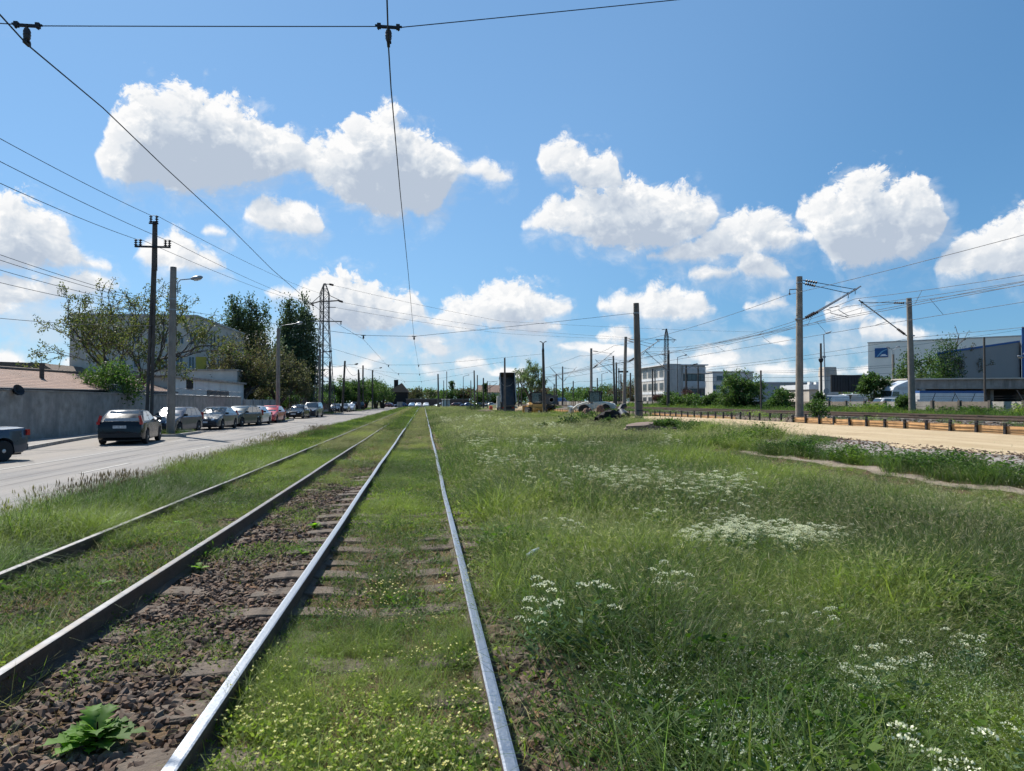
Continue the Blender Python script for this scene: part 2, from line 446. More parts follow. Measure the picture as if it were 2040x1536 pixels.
# the clear sky deepens away from the sun
sdot = wt.n('ShaderNodeVectorMath', operation='DOT_PRODUCT'); wt.link(tc.outputs['Generated'], sdot.inputs[0]); sdot.inputs[1].default_value = tuple(sd)
deep = wt.mix(wt.rng(sdot.outputs['Value'], .36, .74, 0, 1, True), (.68, .78, .86), (1.0, .96, .98))
wb2 = wt.n('ShaderNodeVectorMath', operation='MULTIPLY'); wt.link(wb.outputs[0], wb2.inputs[0]); wt.link(deep, wb2.inputs[1])
c1 = wt.mix(wt.m('MULTIPLY', L0, .6), wb2.outputs[0], lowc.outputs[0])
veil = wt.m('MULTIPLY', wt.rng(wt.m('MULTIPLY_ADD', wt.m('SUBTRACT', wisp, .5), .11, D1), -.020, .030, 0, 1, True), .42)
alpha = wt.m('MAXIMUM', alpha, veil)
c2 = wt.mix(alpha, c1, cscale.outputs[0])
wt.link(c2, bg.inputs['Color'])
world.cycles.sampling_method = 'MANUAL'; world.cycles.sample_map_resolution = 512
# ------------------------------------------------------------------ numpy noise, fine terrain
_tab = rng.random((256, 256))
def vnoise(x, y, s, seed=0):
    x = np.asarray(x, float)*s + seed*17.3; y = np.asarray(y, float)*s + seed*9.1
    xi = np.floor(x).astype(int); yi = np.floor(y).astype(int); fx = x-xi; fy = y-yi
    fx = fx*fx*(3-2*fx); fy = fy*fy*(3-2*fy)
    T = lambda a, b: _tab[a & 255, b & 255]
    return (T(xi, yi)*(1-fx)+T(xi+1, yi)*fx)*(1-fy) + (T(xi, yi+1)*(1-fx)+T(xi+1, yi+1)*fx)*fy
def fnoise(x, y, s, seed=0, o=3):
    a = 0; w = 0
    for k in range(o):
        a = a + vnoise(x, y, s*2**k, seed+k)*.5**k; w += .5**k
    return a/w
def tz(X, Y):
    X = np.asarray(X, float); Y = np.asarray(Y, float)
    b = (fnoise(X, Y, 1.1, 3)-.5)*.09 + (fnoise(X, Y, .25, 8)-.5)*.14
    on = np.interp(X, [-6.6, -5.6, -4.6, -4.3, .9, 1.6, 13.5, 14.2, 20, 20.01, 31, 33], [0, .7, .7, .12, .12, 1, 1, .25, .25, .25, .25, .6])
    near = np.clip((260-Y)/60, 0, 1)
    return gz(X, Y) + b*on*near

# ------------------------------------------------------------------ ground materials
def ground_mat():
    m, t, b = new_mat('soil_and_turf')
    tc = t.n('ShaderNodeTexCoord'); v = tc.outputs['Object']
    n1 = t.noise(v, .35, 6, .62); n2 = t.noise(v, 3.0, 6, .65); n3 = t.noise(v, 40, 4, .7)
    soil = t.mix(t.rng(n2, .3, .7), (.065, .044, .028), (.16, .105, .062))
    turf = t.mix(t.rng(n2, .35, .65), (.030, .045, .014), (.075, .085, .028))
    c = t.mix(t.rng(n1, .38, .52), turf, soil)
    sx = t.n('ShaderNodeSeparateXYZ'); t.link(v, sx.inputs[0])
    inside = t.m('MULTIPLY', t.rng(sx.outputs[0], -4.3, -4.0), t.rng(sx.outputs[0], 1.0, 1.5, 1, 0))
    c = t.mix(t.m('MULTIPLY', inside, t.rng(sx.outputs[1], 18, 45, .9, .2)), c, soil)
    emb = t.m('MULTIPLY', t.rng(sx.outputs[0], 20.1, 20.4), t.rng(sx.outputs[0], 31.2, 32.4, 1, 0))
    st = t.mix(t.rng(n3, .35, .7), (.07, .06, .055), (.24, .21, .19))
    c = t.mix(t.m('MULTIPLY', emb, t.rng(n2, .30, .45)), c, st)
    far = t.rng(sx.outputs[1], 120, 200)
    c = t.mix(far, c, (.075, .080, .035))
    t.link(c, b.inputs['Base Color']); b.inputs['Roughness'].default_value = .95; b.inputs['Specular IOR Level'].default_value = .15
    bp = t.n('ShaderNodeBump'); bp.inputs['Strength'].default_value = .8; bp.inputs['Distance'].default_value = .04
    t.link(n3, bp.inputs['Height']); t.link(bp.outputs[0], b.inputs['Normal'])
    return m
def asphalt_mat():
    m, t, b = new_mat('worn_asphalt')
    tc = t.n('ShaderNodeTexCoord'); v = tc.outputs['Object']
    mp = t.n('ShaderNodeMapping'); mp.inputs['Scale'].default_value = (1.6, .045, 1); t.link(v, mp.inputs[0])
    st = t.noise(mp.outputs[0], 1.4, 7, .68)
    n1 = t.noise(v, .4, 6, .6); n2 = t.noise(v, 90, 3, .7); n3 = t.noise(v, 4, 6, .65)
    c = t.mix(t.rng(st, .38, .62), (.17, .16, .15), (.238, .224, .212))
    c = t.mix(t.m('MULTIPLY', t.rng(n1, .42, .62), .6), c, (.24, .215, .19))
    sx = t.n('ShaderNodeSeparateXYZ'); t.link(v, sx.inputs[0])
    wob = t.m('MULTIPLY_ADD', t.m('SUBTRACT', n3, .5), .8, sx.outputs[0])
    c = t.mix(t.m('MULTIPLY', t.rng(wob, -10.9, -12.2), .75), c, (.25, .218, .185))
    # long dark seams of repaired cracks
    for x0, w, s in ((-9.6, .07, .30), (-8.95, .045, .22), (-7.3, .05, .16), (-10.4, .04, .22)):
        wb2 = t.m('MULTIPLY_ADD', t.m('SUBTRACT', t.noise(mp.outputs[0], 2.2, 5, .6), .5), s*3, sx.outputs[0])
        dd = t.m('ABSOLUTE', t.m('SUBTRACT', wb2, x0))
        c = t.mix(t.m('MULTIPLY', t.rng(dd, w, w*.3), .8), c, (.10, .092, .088))
    c = t.mix(t.rng(n2, .3, .75, 0, .28), c, (.09, .085, .08))
    t.link(c, b.inputs['Base Color']); b.inputs['Roughness'].default_value = .85; b.inputs['Specular IOR Level'].default_value = .3
    bp = t.n('ShaderNodeBump'); bp.inputs['Strength'].default_value = .35; bp.inputs['Distance'].default_value = .006
    t.link(n2, bp.inputs['Height']); t.link(bp.outputs[0], b.inputs['Normal'])
    return m
def sand_mat():
    m, t, b = new_mat('sandy_fill')
    tc = t.n('ShaderNodeTexCoord'); v = tc.outputs['Object']
    mp = t.n('ShaderNodeMapping'); mp.inputs['Scale'].default_value = (1.5, .12, 1); t.link(v, mp.inputs[0])
    n1 = t.noise(mp.outputs[0], 1.2, 7, .65); n2 = t.noise(v, 14, 5, .7); n3 = t.noise(v, .5, 5, .6)
    c = t.mix(t.rng(n1, .35, .65), (.42, .325, .20), (.54, .43, .285))
    c = t.mix(t.rng(n3, .55, .75, 0, .5), c, (.28, .20, .12))
    c = t.mix(t.rng(n2, .3, .7, 0, .35), c, (.22, .155, .085))
    t.link(c, b.inputs['Base Color']); b.inputs['Roughness'].default_value = .95; b.inputs['Specular IOR Level'].default_value = .1
    bp = t.n('ShaderNodeBump'); bp.inputs['Strength'].default_value = .7; bp.inputs['Distance'].default_value = .05
    t.link(n2, bp.inputs['Height']); t.link(bp.outputs[0], b.inputs['Normal'])
    return m
M = {}
M['ground'] = ground_mat(); M['asphalt'] = asphalt_mat(); M['sand'] = sand_mat()
M['gravel'] = mat('grey_gravel', (.25, .225, .205), .95, var=.6, scale=18, bump=1, bscale=26, dirt=(.09, .075, .06), dscale=3)
M['path'] = mat('trodden_dirt', (.22, .18, .14), .95, var=.25, scale=5, bump=.6, bscale=30, dirt=(.13, .10, .06), dscale=2)
M['pave'] = mat('grey_pavement', (.27, .25, .23), .9, var=.2, scale=4, bump=.4, bscale=60, dirt=(.11, .10, .09), dscale=.9)
M['kerb'] = mat('concrete_kerb', (.34, .32, .29), .85, var=.2, scale=6, bump=.4, bscale=50, dirt=(.16, .15, .13), dscale=2)
M['line'] = mat('worn_road_paint', (.33, .315, .29), .8, var=.2, scale=9, dirt=(.21, .20, .187), dscale=4)
M['rust'] = mat('dark_rusty_rail', (.075, .052, .038), .8, var=.4, scale=8, bump=.4, bscale=60, dirt=(.11, .062, .036), dscale=3)
M['railtop'] = mat('polished_rail', (.34, .36, .39), .36, metal=1.0, var=.06, scale=60)
M['raildull'] = mat('dull_rail', (.13, .132, .138), .5, metal=.8, var=.25, scale=12, dirt=(.10, .075, .055), dscale=3)
M['sleeper'] = mat('weathered_sleeper', (.115, .088, .066), .92, var=.35, scale=7, bump=.9, bscale=24, dirt=(.065, .05, .038), dscale=3)
M['rock'] = None
def rock_mat():
    m, t, b = new_mat('ballast_stone')
    oi = t.n('ShaderNodeObjectInfo'); tc = t.n('ShaderNodeTexCoord')
    c = t.ramp(oi.outputs['Random'], [(0, (.080, .057, .044)), (.35, (.135, .090, .064)), (.6, (.18, .115, .078)), (.8, (.21, .165, .125)), (.95, (.11, .085, .07)), (1, (.28, .155, .085))])
    n = t.noise(tc.outputs['Object'], 30, 4, .7)
    c = t.mix(t.rng(n, .35, .75, 0, .5), c, (.06, .045, .04))
    t.link(c, b.inputs['Base Color']); b.inputs['Roughness'].default_value = .9; b.inputs['Specular IOR Level'].default_value = .2
    return m
M['rock'] = rock_mat()

# ------------------------------------------------------------------ terrain sheet
xs = np.unique(np.concatenate([np.linspace(-3000, -60, 14), np.linspace(-60, -20, 12), np.arange(-20, -7, 1.0), np.arange(-7, 15, .22), np.arange(15, 20, .5),
                               [20.0, 20.02, 20.15, 20.3, 20.8, 21.6, 22.0, 22.4], np.arange(23, 30.4, 1.2), [30.3, 30.8, 31.4, 32, 33, 36, 40, 60], np.linspace(90, 3000, 14)]))
ys = np.unique(np.concatenate([[-30, -8, -2], np.arange(0, 22, .22), np.arange(22, 60, .7), np.arange(60, 140, 3), np.linspace(140, 400, 30), np.linspace(450, 4000, 14)]))
XX, YY = np.meshgrid(xs, ys); ZZ = tz(XX, YY)
# sink the sheet a little under the road so that the asphalt lies on top
ZZ = np.where((XX < -6.6) & (XX > -17), -.06, ZZ)
V = np.stack([XX, YY, ZZ], -1).reshape(-1, 3); nx = len(xs); ny = len(ys)
ii, jj = np.meshgrid(np.arange(nx-1), np.arange(ny-1)); a = (jj*nx+ii).ravel()
terrain = np_mesh('ground', V, np.stack([a, a+1, a+nx+1, a+nx], -1), M['ground'], smooth=True)
tag(terrain, kind='structure')

def strip(name, xl, xr, ys_, m, dz=.012, nx=6, zf=None, edge=0.0):
    """sheet following the terrain; xl, xr: functions of y"""
    ys_ = np.asarray(ys_, float); L = np.array([xl(y) for y in ys_]); Rr = np.array([xr(y) for y in ys_])
    u = np.linspace(0, 1, nx)
    X = L[:, None]*(1-u)+Rr[:, None]*u; Y = np.repeat(ys_[:, None], nx, 1)
    Z = (zf or tz)(X, Y)+dz - edge*((u < .01) | (u > .99))
    n = len(ys_); ii, jj = np.meshgrid(np.arange(nx-1), np.arange(n-1)); a = (jj*nx+ii).ravel()
    o = np_mesh(name, np.stack([X, Y, Z], -1).reshape(-1, 3), np.stack([a, a+1, a+nx+1, a+nx], -1), m, smooth=True)
    return tag(o, kind='structure')
road = strip('road', lambda y: -17.6, lambda y: -6.15+.12*math.sin(y*1.7)+.08*math.sin(y*4.1), np.concatenate([np.arange(-8, 60, .5), np.arange(60, 232, 4)]), M['asphalt'], 0.0, 4, zf=lambda X, Y: X*0)
strip('crossing_road', lambda y: -70, lambda y: 16, np.linspace(232, 246, 4), M['asphalt'], .0, 12, zf=lambda X, Y: X*0+.06)
# dirt haul road beside the railway, gravel, footpath
strip('dirt_road', lambda y: 14.05+.30*math.sin(y*.6)+.18*math.sin(y*1.9), lambda y: 20.0, np.concatenate([np.arange(4, 60, .4), np.arange(60, 170, 2)]), M['sand'], .02, 16)
strip('gravel', lambda y: 11.9+.35*math.sin(y*.9)+1.6*max(0, (y-19)/16), lambda y: 14.0+.2*math.sin(y*1.3), np.arange(5, 34, .3), M['gravel'], .012, 10)
strip('footpath', lambda y: 10.86+.16*math.sin(y*.8)+.07*math.sin(y*2.7), lambda y: 11.24+.16*math.sin(y*.8)+.09*math.sin(y*3.1), np.arange(4, 24, .25), M['path'], .016, 4)

# road markings
mk = MB()
for y0, y1 in ((6.2, 8.2), (11.5, 14.5), (19, 22), (27, 30), (35, 38), (44, 47), (53, 56)): mk.box((-8.5, (y0+y1)/2, .006), (.11, y1-y0, .004))
tag(mk.build('lane_marking', M['line']), kind='structure')
mk = MB(); mk.box((-11.05, 24, .0062), (.10, 30, .004))
mk.box((-13.0, 22.6, .0064), (3.2, .10, .004)); mk.box((-13.4, 28.3, .0066), (2.6, .10, .004)); mk.box((-12.6, 36.6, .0064), (1.6, .1, .004))
tag(mk.build('parking_marking', M['line']), kind='structure')

# pavement beside the wall, kerbs, grass islands
pv = MB()
pv.prism([(-17.45, 24.5), (-14.35, 26.6), (-15.7, 33.4), (-16.3, 37.2), (-16.3, 140), (-17.45, 140)], .0, .105, 'xy')
tag(pv.build('pavement', M['pave']), kind='structure')
kb = MB()
def kerb_run(pts, w=.14, h=.13):
    for p, q in zip(pts[:-1], pts[1:]):
        p = Vector((*p, 0)); q = Vector((*q, 0)); d = q-p
        n = max(1, int(d.length/1.0))
        for i in range(n):
            c = p + d*((i+.5)/n); kb.box((c.x, c.y, h/2), (w, d.length/n-.012, h), rz=math.atan2(-d.x, d.y))
kerb_run([(-14.25, 26.4), (-15.6, 33.4), (-16.2, 37.2), (-16.2, 100)])
for (y0, y1, x0, x1) in ((38.2, 42.3, -16.0, -12.6), (64.5, 70.5, -16.0, -12.4), (98, 112, -16, -12.2), (132, 200, -16, -11.2)):
    kerb_run([(x0, y0), (x1+.5, y0), (x1, y0+.6), (x1, y1), (x0, y1)])
tag(kb.build('kerb', M['kerb']), kind='structure')
isl = MB()
ISL = ((38.2, 42.3, -16.0, -12.6), (64.5, 70.5, -16.0, -12.4), (98, 112, -16, -12.2), (132, 200, -16, -11.2))
for (y0, y1, x0, x1) in ISL: isl.bx(x0+.08, x1-.08, y0+.08, y1-.08, .0, .10)
tag(isl.build('grass_island_soil', M['ground']), kind='structure')
sl_ = strip('track_crossing_slab', lambda y: -5.5, lambda y: 2.0, np.linspace(232.2, 245.8, 3), M['pave'], .0, 4, zf=lambda X, Y: X*0+.075)

# ------------------------------------------------------------------ tram rails
def rail(name, X, y0, y1, ztop, topm, label, dx=0.0):
    mb = MB()
    h = ztop
    prof = [(-.065, 0), (.065, 0), (.065, .014), (.014, .03), (.012, h-.045), (.036, h-.036), (.036, h-.006), (-.036, h-.006), (-.036, h-.036), (-.012, h-.045), (-.014, .03), (-.065, .014)]
    yy = list(np.arange(y0, 60, 3.0)) + list(np.arange(60, y1, 12))
    vs_ = []; n = len(prof)
    for y in yy:
        off = .010*math.sin(y*.33+X) + .006*math.sin(y*.9)
        for u_, w_ in prof: vs_.append((X+off+u_, y, w_))
    fs_ = []
    for i in range(len(yy)-1):
        for j in range(n): fs_.append((i*n+j, i*n+(j+1) % n, (i+1)*n+(j+1) % n, (i+1)*n+j))
    mb.add(vs_, fs_)
    mb.cur = 1
    tp = [(-.034, h-.006), (.034, h-.006), (.034, h-.002), (.022, h), (-.022, h), (-.034, h-.002)]
    vs_ = []; n = len(tp)
    for y in yy:
        off = .010*math.sin(y*.33+X) + .006*math.sin(y*.9)
        for u_, w_ in tp: vs_.append((X+off+u_+dx, y, w_+.0005))
    fs_ = [(i*n+j, i*n+(j+1) % n, (i+1)*n+(j+1) % n, (i+1)*n+j) for i in range(len(yy)-1) for j in range(n)]
    mb.add(vs_, fs_)
    return tag(mb.build(name, [M['rust'], topm]), label, 'rail')
RX = (.385, -1.115, -2.50, -3.98)
rail('tram_rail', RX[0], -2, 232, .165, M['railtop'], 'polished steel tram rail bordering the tall grass field')
rail('tram_rail', RX[1], -2, 232, .165, M['railtop'], 'polished steel tram rail on the ballast side of the flowery track')
rail('tram_rail', RX[2], -2, 120, .185, M['raildull'], 'tall dark sided rail along the bare ballast strip')
rail('tram_rail', RX[3], -2, 120, .170, M['raildull'], 'dull rail half sunk in grass nearest the asphalt road')

# sleepers
def sleeper_mesh(cx, k):
    mb = MB(); L = 2.45; n = 11; w = .125 + .01*(k % 3)
    for i in range(n):
        pass
    us = np.linspace(-L/2, L/2, n); vs_ = []
    for u_ in us:
        zt = .052 - .045*math.exp(-(u_/.42)**2) - (.02 if abs(u_) > 1.05 else 0) + random.uniform(-.004, .004)
        for y_, z_ in ((-w, -.12), (w, -.12), (w, zt-.012), (w-.015, zt), (-w+.015, zt), (-w, zt-.012)):
            vs_.append((u_, y_+random.uniform(-.006, .006), z_))
    fs_ = [(i*6+j, i*6+(j+1) % 6, (i+1)*6+(j+1) % 6, (i+1)*6+j) for i in range(n-1) for j in range(6)]
    fs_ += [tuple(range(6))[::-1], tuple(range((n-1)*6, n*6))]
    return mb.add(vs_, fs_).build('sleeper', M['sleeper'])
for cx, lab, grp, off in ((-.365, 'weathered dished timber sleeper under the flowery track with polished rails', 'sleepers of the polished track', .15), (-3.24, 'weathered timber sleeper under the overgrown track nearest the road', 'sleepers of the overgrown track', .40)):
    protos = [sleeper_mesh(cx, k) for k in range(3)]
    k = 0
    for y in np.arange(2.3+off, 17.5, .63):
        if k < 3: o = protos[k]
        else: o = protos[k % 3].copy(); COL.objects.link(o)
        o.location = (cx+random.uniform(-.05, .05), y+random.uniform(-.03, .03), random.uniform(-.03, .0) if cx > -2 else random.uniform(-.065, -.015)); o.rotation_euler = (0, 0, random.uniform(-.03, .03))
        tag(o, lab, 'sleeper', grp); k += 1
# ------------------------------------------------------------------ scatter: one object per kind of ground cover
def scatter(name, srcs, P, rot, scl, idx, tint=None, mats=None, bri=None):
    """srcs: meshes to instance; P (n,3) positions; rot (n,3) eulers; scl (n,); idx (n,)"""
    me = bpy.data.meshes.new(name); n = len(P)
    me.vertices.add(n); me.vertices.foreach_set('co', np.asarray(P, np.float32).ravel())
    def att(nm, ty, arr, key):
        a = me.attributes.new(nm, ty, 'POINT'); a.data.foreach_set(key, np.ascontiguousarray(arr).ravel())
    att('rot', 'FLOAT_VECTOR', np.asarray(rot, np.float32), 'vector'); att('scl', 'FLOAT', np.asarray(scl, np.float32), 'value')
    att('idx', 'INT', np.asarray(idx, np.int32), 'value')
    att('tint', 'FLOAT', np.asarray(tint if tint is not None else np.zeros(n), np.float32), 'value')
    att('bri', 'FLOAT', np.asarray(bri if bri is not None else np.full(n, .5), np.float32), 'value')
    for s in srcs:
        for mm in s.materials:
            if mm.name not in me.materials: me.materials.append(mm)
    o = bpy.data.objects.new(name, me); COL.objects.link(o)
    ng = bpy.data.node_groups.new(name+'_scatter', 'GeometryNodeTree')
    ng.interface.new_socket('Geometry', in_out='INPUT', socket_type='NodeSocketGeometry')
    ng.interface.new_socket('Geometry', in_out='OUTPUT', socket_type='NodeSocketGeometry')
    t = NT(ng); gi = t.n('NodeGroupInput'); go = t.n('NodeGroupOutput')
    j = t.n('GeometryNodeGeometryToInstance')
    for s in reversed(srcs):
        so_ = bpy.data.objects.new(name+'_piece', s)      # source shape only, never linked to the scene
        oi = t.n('GeometryNodeObjectInfo'); oi.inputs['Object'].default_value = so_; oi.inputs['As Instance'].default_value = False
        t.link(oi.outputs['Geometry'], j.inputs[0])
    ip = t.n('GeometryNodeInstanceOnPoints'); t.link(gi.outputs[0], ip.inputs['Points']); t.link(j.outputs[0], ip.inputs['Instance'])
    ip.inputs['Pick Instance'].default_value = True
    def na(nm, ty):
        nd = t.n('GeometryNodeInputNamedAttribute', data_type=ty); nd.inputs[0].default_value = nm; return nd.outputs[0]
    t.link(na('idx', 'INT'), ip.inputs['Instance Index'])
    t.link(na('rot', 'FLOAT_VECTOR'), ip.inputs['Rotation']); t.link(na('scl', 'FLOAT'), ip.inputs['Scale'])
    t.link(ip.outputs[0], go.inputs[0])
    md = o.modifiers.new('scatter', 'NODES'); md.node_group = ng
    return o

LEAF = leaf_mat('grass_blades', dry=(.27, .235, .12), trans=.44, vary=.28, grassy=True)
WLEAF = leaf_mat('broad_weed_leaves', trans=.55, vary=.05)
PETAL = leaf_mat('flower_heads', dry=(.5, .5, .4), trans=.30, vary=.12)

def blades(n, rad, h0, h1, w, lean, droop, cols, seg=3, r=None):
    """n tapering bent blades rooted in a disc; returns V, F (quads), C"""
    r = r or rng
    a = r.random(n)*2*np.pi; q = np.sqrt(r.random(n))*rad
    B = np.stack([np.cos(a)*q, np.sin(a)*q, np.zeros(n)], -1)
    az = r.random(n)*2*np.pi; L = h0+(h1-h0)*r.random(n)
    ln = lean*(.4+1.2*r.random(n)); dr = droop*(r.random(n)*1.3)
    dirv = np.stack([np.cos(az), np.sin(az), np.zeros(n)], -1); side = np.stack([-np.sin(az), np.cos(az), np.zeros(n)], -1)
    tw = r.random(n)*2*np.pi
    side = side*np.cos(tw)[:, None] + dirv*np.sin(tw)[:, None]*.7
    ts = np.linspace(0, 1, seg+1); V = []; W = w*(.6+.8*r.random(n))
    for t in ts:
        c = B + dirv*((ln*t+dr*t*t)*L)[:, None]
        c[:, 2] += L*(t - .55*dr*t*t*t*t) - .02
        ww = W*(1-t**1.8*.88)
        V.append(c-side*ww[:, None]/2); V.append(c+side*ww[:, None]/2)
    V = np.stack(V, 1)                                  # n, 2(seg+1), 3
    k = 2*(seg+1); F = []
    for s in range(seg): F.append(np.stack([np.arange(n)*k+2*s+o for o in (0, 1, 3, 2)], -1))
    F = np.concatenate(F)
    cols = np.asarray(cols, float); ci = r.integers(0, len(cols), n)
    C = np.repeat((cols[ci]*(.50+.95*r.random((n, 1))))[:, None, :], k, 1)
    tip = c.copy()
    return V.reshape(-1, 3), F, C.reshape(-1, 3), tip, dirv
def cards(P, D, ln, w, col, r=None, jit=.3, flat=0.0):
    """small leaf-like quads at points P pointing along D"""
    r = r or rng; n = len(P); D = D + (r.random((n, 3))-.5)*jit; D /= np.linalg.norm(D, axis=1)[:, None]+1e-9
    s = np.cross(D, r.random((n, 3))-.5 + np.array([0, 0, flat])); s /= np.linalg.norm(s, axis=1)[:, None]+1e-9
    ln = np.broadcast_to(ln, (n,))[:, None]; w = np.broadcast_to(w, (n,))[:, None]
    up = np.cross(D, s)
    V = np.stack([P, P+D*ln*.45+s*w/2+up*ln*.05, P+D*ln, P+D*ln*.45-s*w/2+up*ln*.05], 1).reshape(-1, 3)
    F = np.arange(n*4).reshape(n, 4)
    col = np.broadcast_to(np.asarray(col, float), (n, 3)) * (.8+.4*r.random((n, 1)))
    return V, F, np.repeat(col, 4, 0)
def joinm(name, parts, m):
    Vs, Fs, Cs = [], [], []; o = 0
    for p in parts:
        Vs.append(p[0]); Fs.append(p[1]+o); Cs.append(p[2]); o += len(p[0])
    return np_mesh(name, np.concatenate(Vs), np.concatenate(Fs), m, parent='mesh', col=np.concatenate(Cs))

GR = [(.085, .165, .028), (.070, .140, .030), (.110, .180, .036), (.060, .115, .034), (.135, .185, .050), (.085, .140, .055)]
GD = [(.050, .105, .026), (.062, .125, .028), (.045, .092, .030), (.085, .145, .032)]
ST = [(.30, .29, .17), (.25, .25, .13), (.36, .35, .22), (.18, .20, .09)]
BG = [(.090, .150, .075), (.120, .170, .095), (.070, .115, .062)]
def seedheads(tip, dirv, frac, ln, w, r, col=ST, droop=.5):
    sel = r.random(len(tip)) < frac; P = tip[sel]; D = dirv[sel]*droop + np.array([0, 0, .35]) + (r.random((sel.sum(), 3))-.5)*.5
    out = []
    for k in range(3):
        c = np.asarray(col)[r.integers(0, len(col), len(P))]
        out.append(cards(P+D*.0, D+(0, 0, -.25*k), ln*(1-.2*k), w, c, r, jit=.35))
    return out
def clump_lush(s): 
    r = np.random.default_rng(s); b = blades(58, .16, .18, .52, .0058, .42, .95, GR+GD, 3, r)
    return joinm('lush', [b[:3]], LEAF)
def clump_seed(s):
    r = np.random.default_rng(s); b = blades(44, .15, .16, .42, .0055, .35, .7, GR+BG, 3, r)
    st = blades(15, .15, .34, .58, .0022, .45, .85, [(.20, .22, .10), (.14, .18, .07)], 3, r)
    return joinm('seed', [b[:3], st[:3]] + seedheads(st[3], st[4], .9, .062, .0045, r), LEAF)
def clump_short(s):
    r = np.random.default_rng(s); b = blades(40, .13, .04, .15, .005, .5, .6, GR+BG+ST[:1], 2, r)
    P = np.stack([(r.random(26)-.5)*.24, (r.random(26)-.5)*.24, .01+.06*r.random(26)], -1); D = r.random((26, 3))-.5; D[:, 2] = .25
    l = cards(P, D, .032, .014, np.asarray(GR)[r.integers(0, 6, 26)], r)
    return joinm('short', [b[:3], l], LEAF)
def clump_dry(s):
    r = np.random.default_rng(s); b = blades(30, .14, .03, .16, .0035, 1.1, .9, ST[:2]+[(.22, .13, .055), (.30, .20, .09)], 2, r)
    g = blades(10, .13, .04, .12, .004, .5, .5, GR, 2, r)
    return joinm('dry', [b[:3], g[:3]], LEAF)
def clump_weed(s):
    r = np.random.default_rng(s); parts = []
    st = blades(14, .10, .18, .42, .005, .35, .2, GD, 2, r); parts.append(st[:3])
    n = 150; k = r.integers(0, 14, n); f = (.15+.85*r.random(n))[:, None]
    base = st[0].reshape(14, -1, 3)[:, 0]
    P = base[k]*(1-f)+st[3][k]*f; a = r.random(n)*2*np.pi; D = np.stack([np.cos(a), np.sin(a), .15+.5*r.random(n)], -1)
    parts.append(cards(P, D, .05+.05*r.random(n), .022+.016*r.random(n), np.asarray(GD+GR[:2])[r.integers(0, 6, n)], r))
    return joinm('weed', parts, LEAF)
def clump_dots(s):
    r = np.random.default_rng(s); b = blades(52, .14, .09, .25, .004, .4, .6, GR+GD+BG, 3, r)
    n = 60; P = np.stack([(r.random(n)-.5)*.3, (r.random(n)-.5)*.3, .03+.15*r.random(n)], -1); D = r.random((n, 3))-.5; D[:, 2] = .3
    l = cards(P, D, .026, .010, np.asarray(GR+GD)[r.integers(0, 10, n)], r)
    st = blades(26, .14, .16, .27, .002, .25, .3, [(.10, .16, .05)], 2, r)
    T = np.repeat(st[3], 4, 0) + (r.random((104, 3))-.5)*.010
    fl = cards(T, np.tile([0, 0, 1.0], (104, 1))+(r.random((104, 3))-.5)*2, .0062, .0062, (.60, .64, .48), r)
    return joinm('dots', [b[:3], l, st[:3], fl], LEAF)
def clump_yellow(s):
    r = np.random.default_rng(s); b = blades(26, .13, .05, .14, .0045, .45, .5, GR, 2, r)
    n = 40; P = np.stack([(r.random(n)-.5)*.26, (r.random(n)-.5)*.26, .01+.08*r.random(n)], -1); D = r.random((n, 3))-.5; D[:, 2] = .3
    l = cards(P, D, .035, .015, np.asarray(GR)[r.integers(0, 6, n)], r)
    st = blades(16, .13, .05, .20, .002, .45, .3, [(.10, .15, .04)], 2, r)
    T = np.repeat(st[3], 5, 0) + (r.random((80, 3))-.5)*.006; a = np.tile(np.arange(5)*1.257, 16)+r.random(80)*.5; D2 = np.stack([np.cos(a), np.sin(a), .45*np.ones(80)], -1)
    fl = cards(T, D2+(r.random((80, 3))-.5)*.8, .011, .009, (.70, .62, .25), r, flat=1.0)
    fl2 = cards(T[::2], D2[::2]*.6+(0, 0, .5), .010, .008, (.70, .68, .46), r)
    return joinm('yellow', [b[:3], l, st[:3], fl, fl2], LEAF)
def clump_spike(s):
    r = np.random.default_rng(s); b = blades(44, .15, .12, .30, .0075, .3, .5, GR+GD, 3, r)
    st = blades(9, .14, .24, .40, .003, .12, .1, [(.10, .12, .05)], 2, r)
    U = np.tile([0, 0, 1.0], (9, 1)); sp = [cards(st[3], U, .075, .011, (.17, .145, .10), r, jit=.15) for _ in range(2)]
    return joinm('spike', [b[:3], st[:3]]+sp, LEAF)
def clump_cress(s, big=1.0):
    r = np.random.default_rng(s); st = blades(6, .05, .27, .42, .004, .22, .1, [(.09, .15, .05)], 2, r)
    n = 50; k = r.integers(0, 6, n); f = (.2+.6*r.random(n))[:, None]; base = st[0].reshape(6, -1, 3)[:, 0]
    P = base[k]*(1-f)+st[3][k]*f; a = r.random(n)*6.28; D = np.stack([np.cos(a), np.sin(a), .4*np.ones(n)], -1)
    l = cards(P, D, .05, .018, BG[0], r)
    n = 6*30; T = np.repeat(st[3], 30, 0); a = r.random(n)*6.28; q = np.sqrt(r.random(n))*.030*big
    T = T+np.stack([np.cos(a)*q, np.sin(a)*q, .012*(1-(q/.030/big)**2)+.006*r.random(n)], -1)
    D = np.stack([np.cos(a)*q*20, np.sin(a)*q*20, .5*np.ones(n)], -1)
    fl = cards(T, D+(r.random((n, 3))-.5), .009*big, .008*big, (.74, .75, .54), r)
    return joinm('cress', [st[:3], l, fl], PETAL)
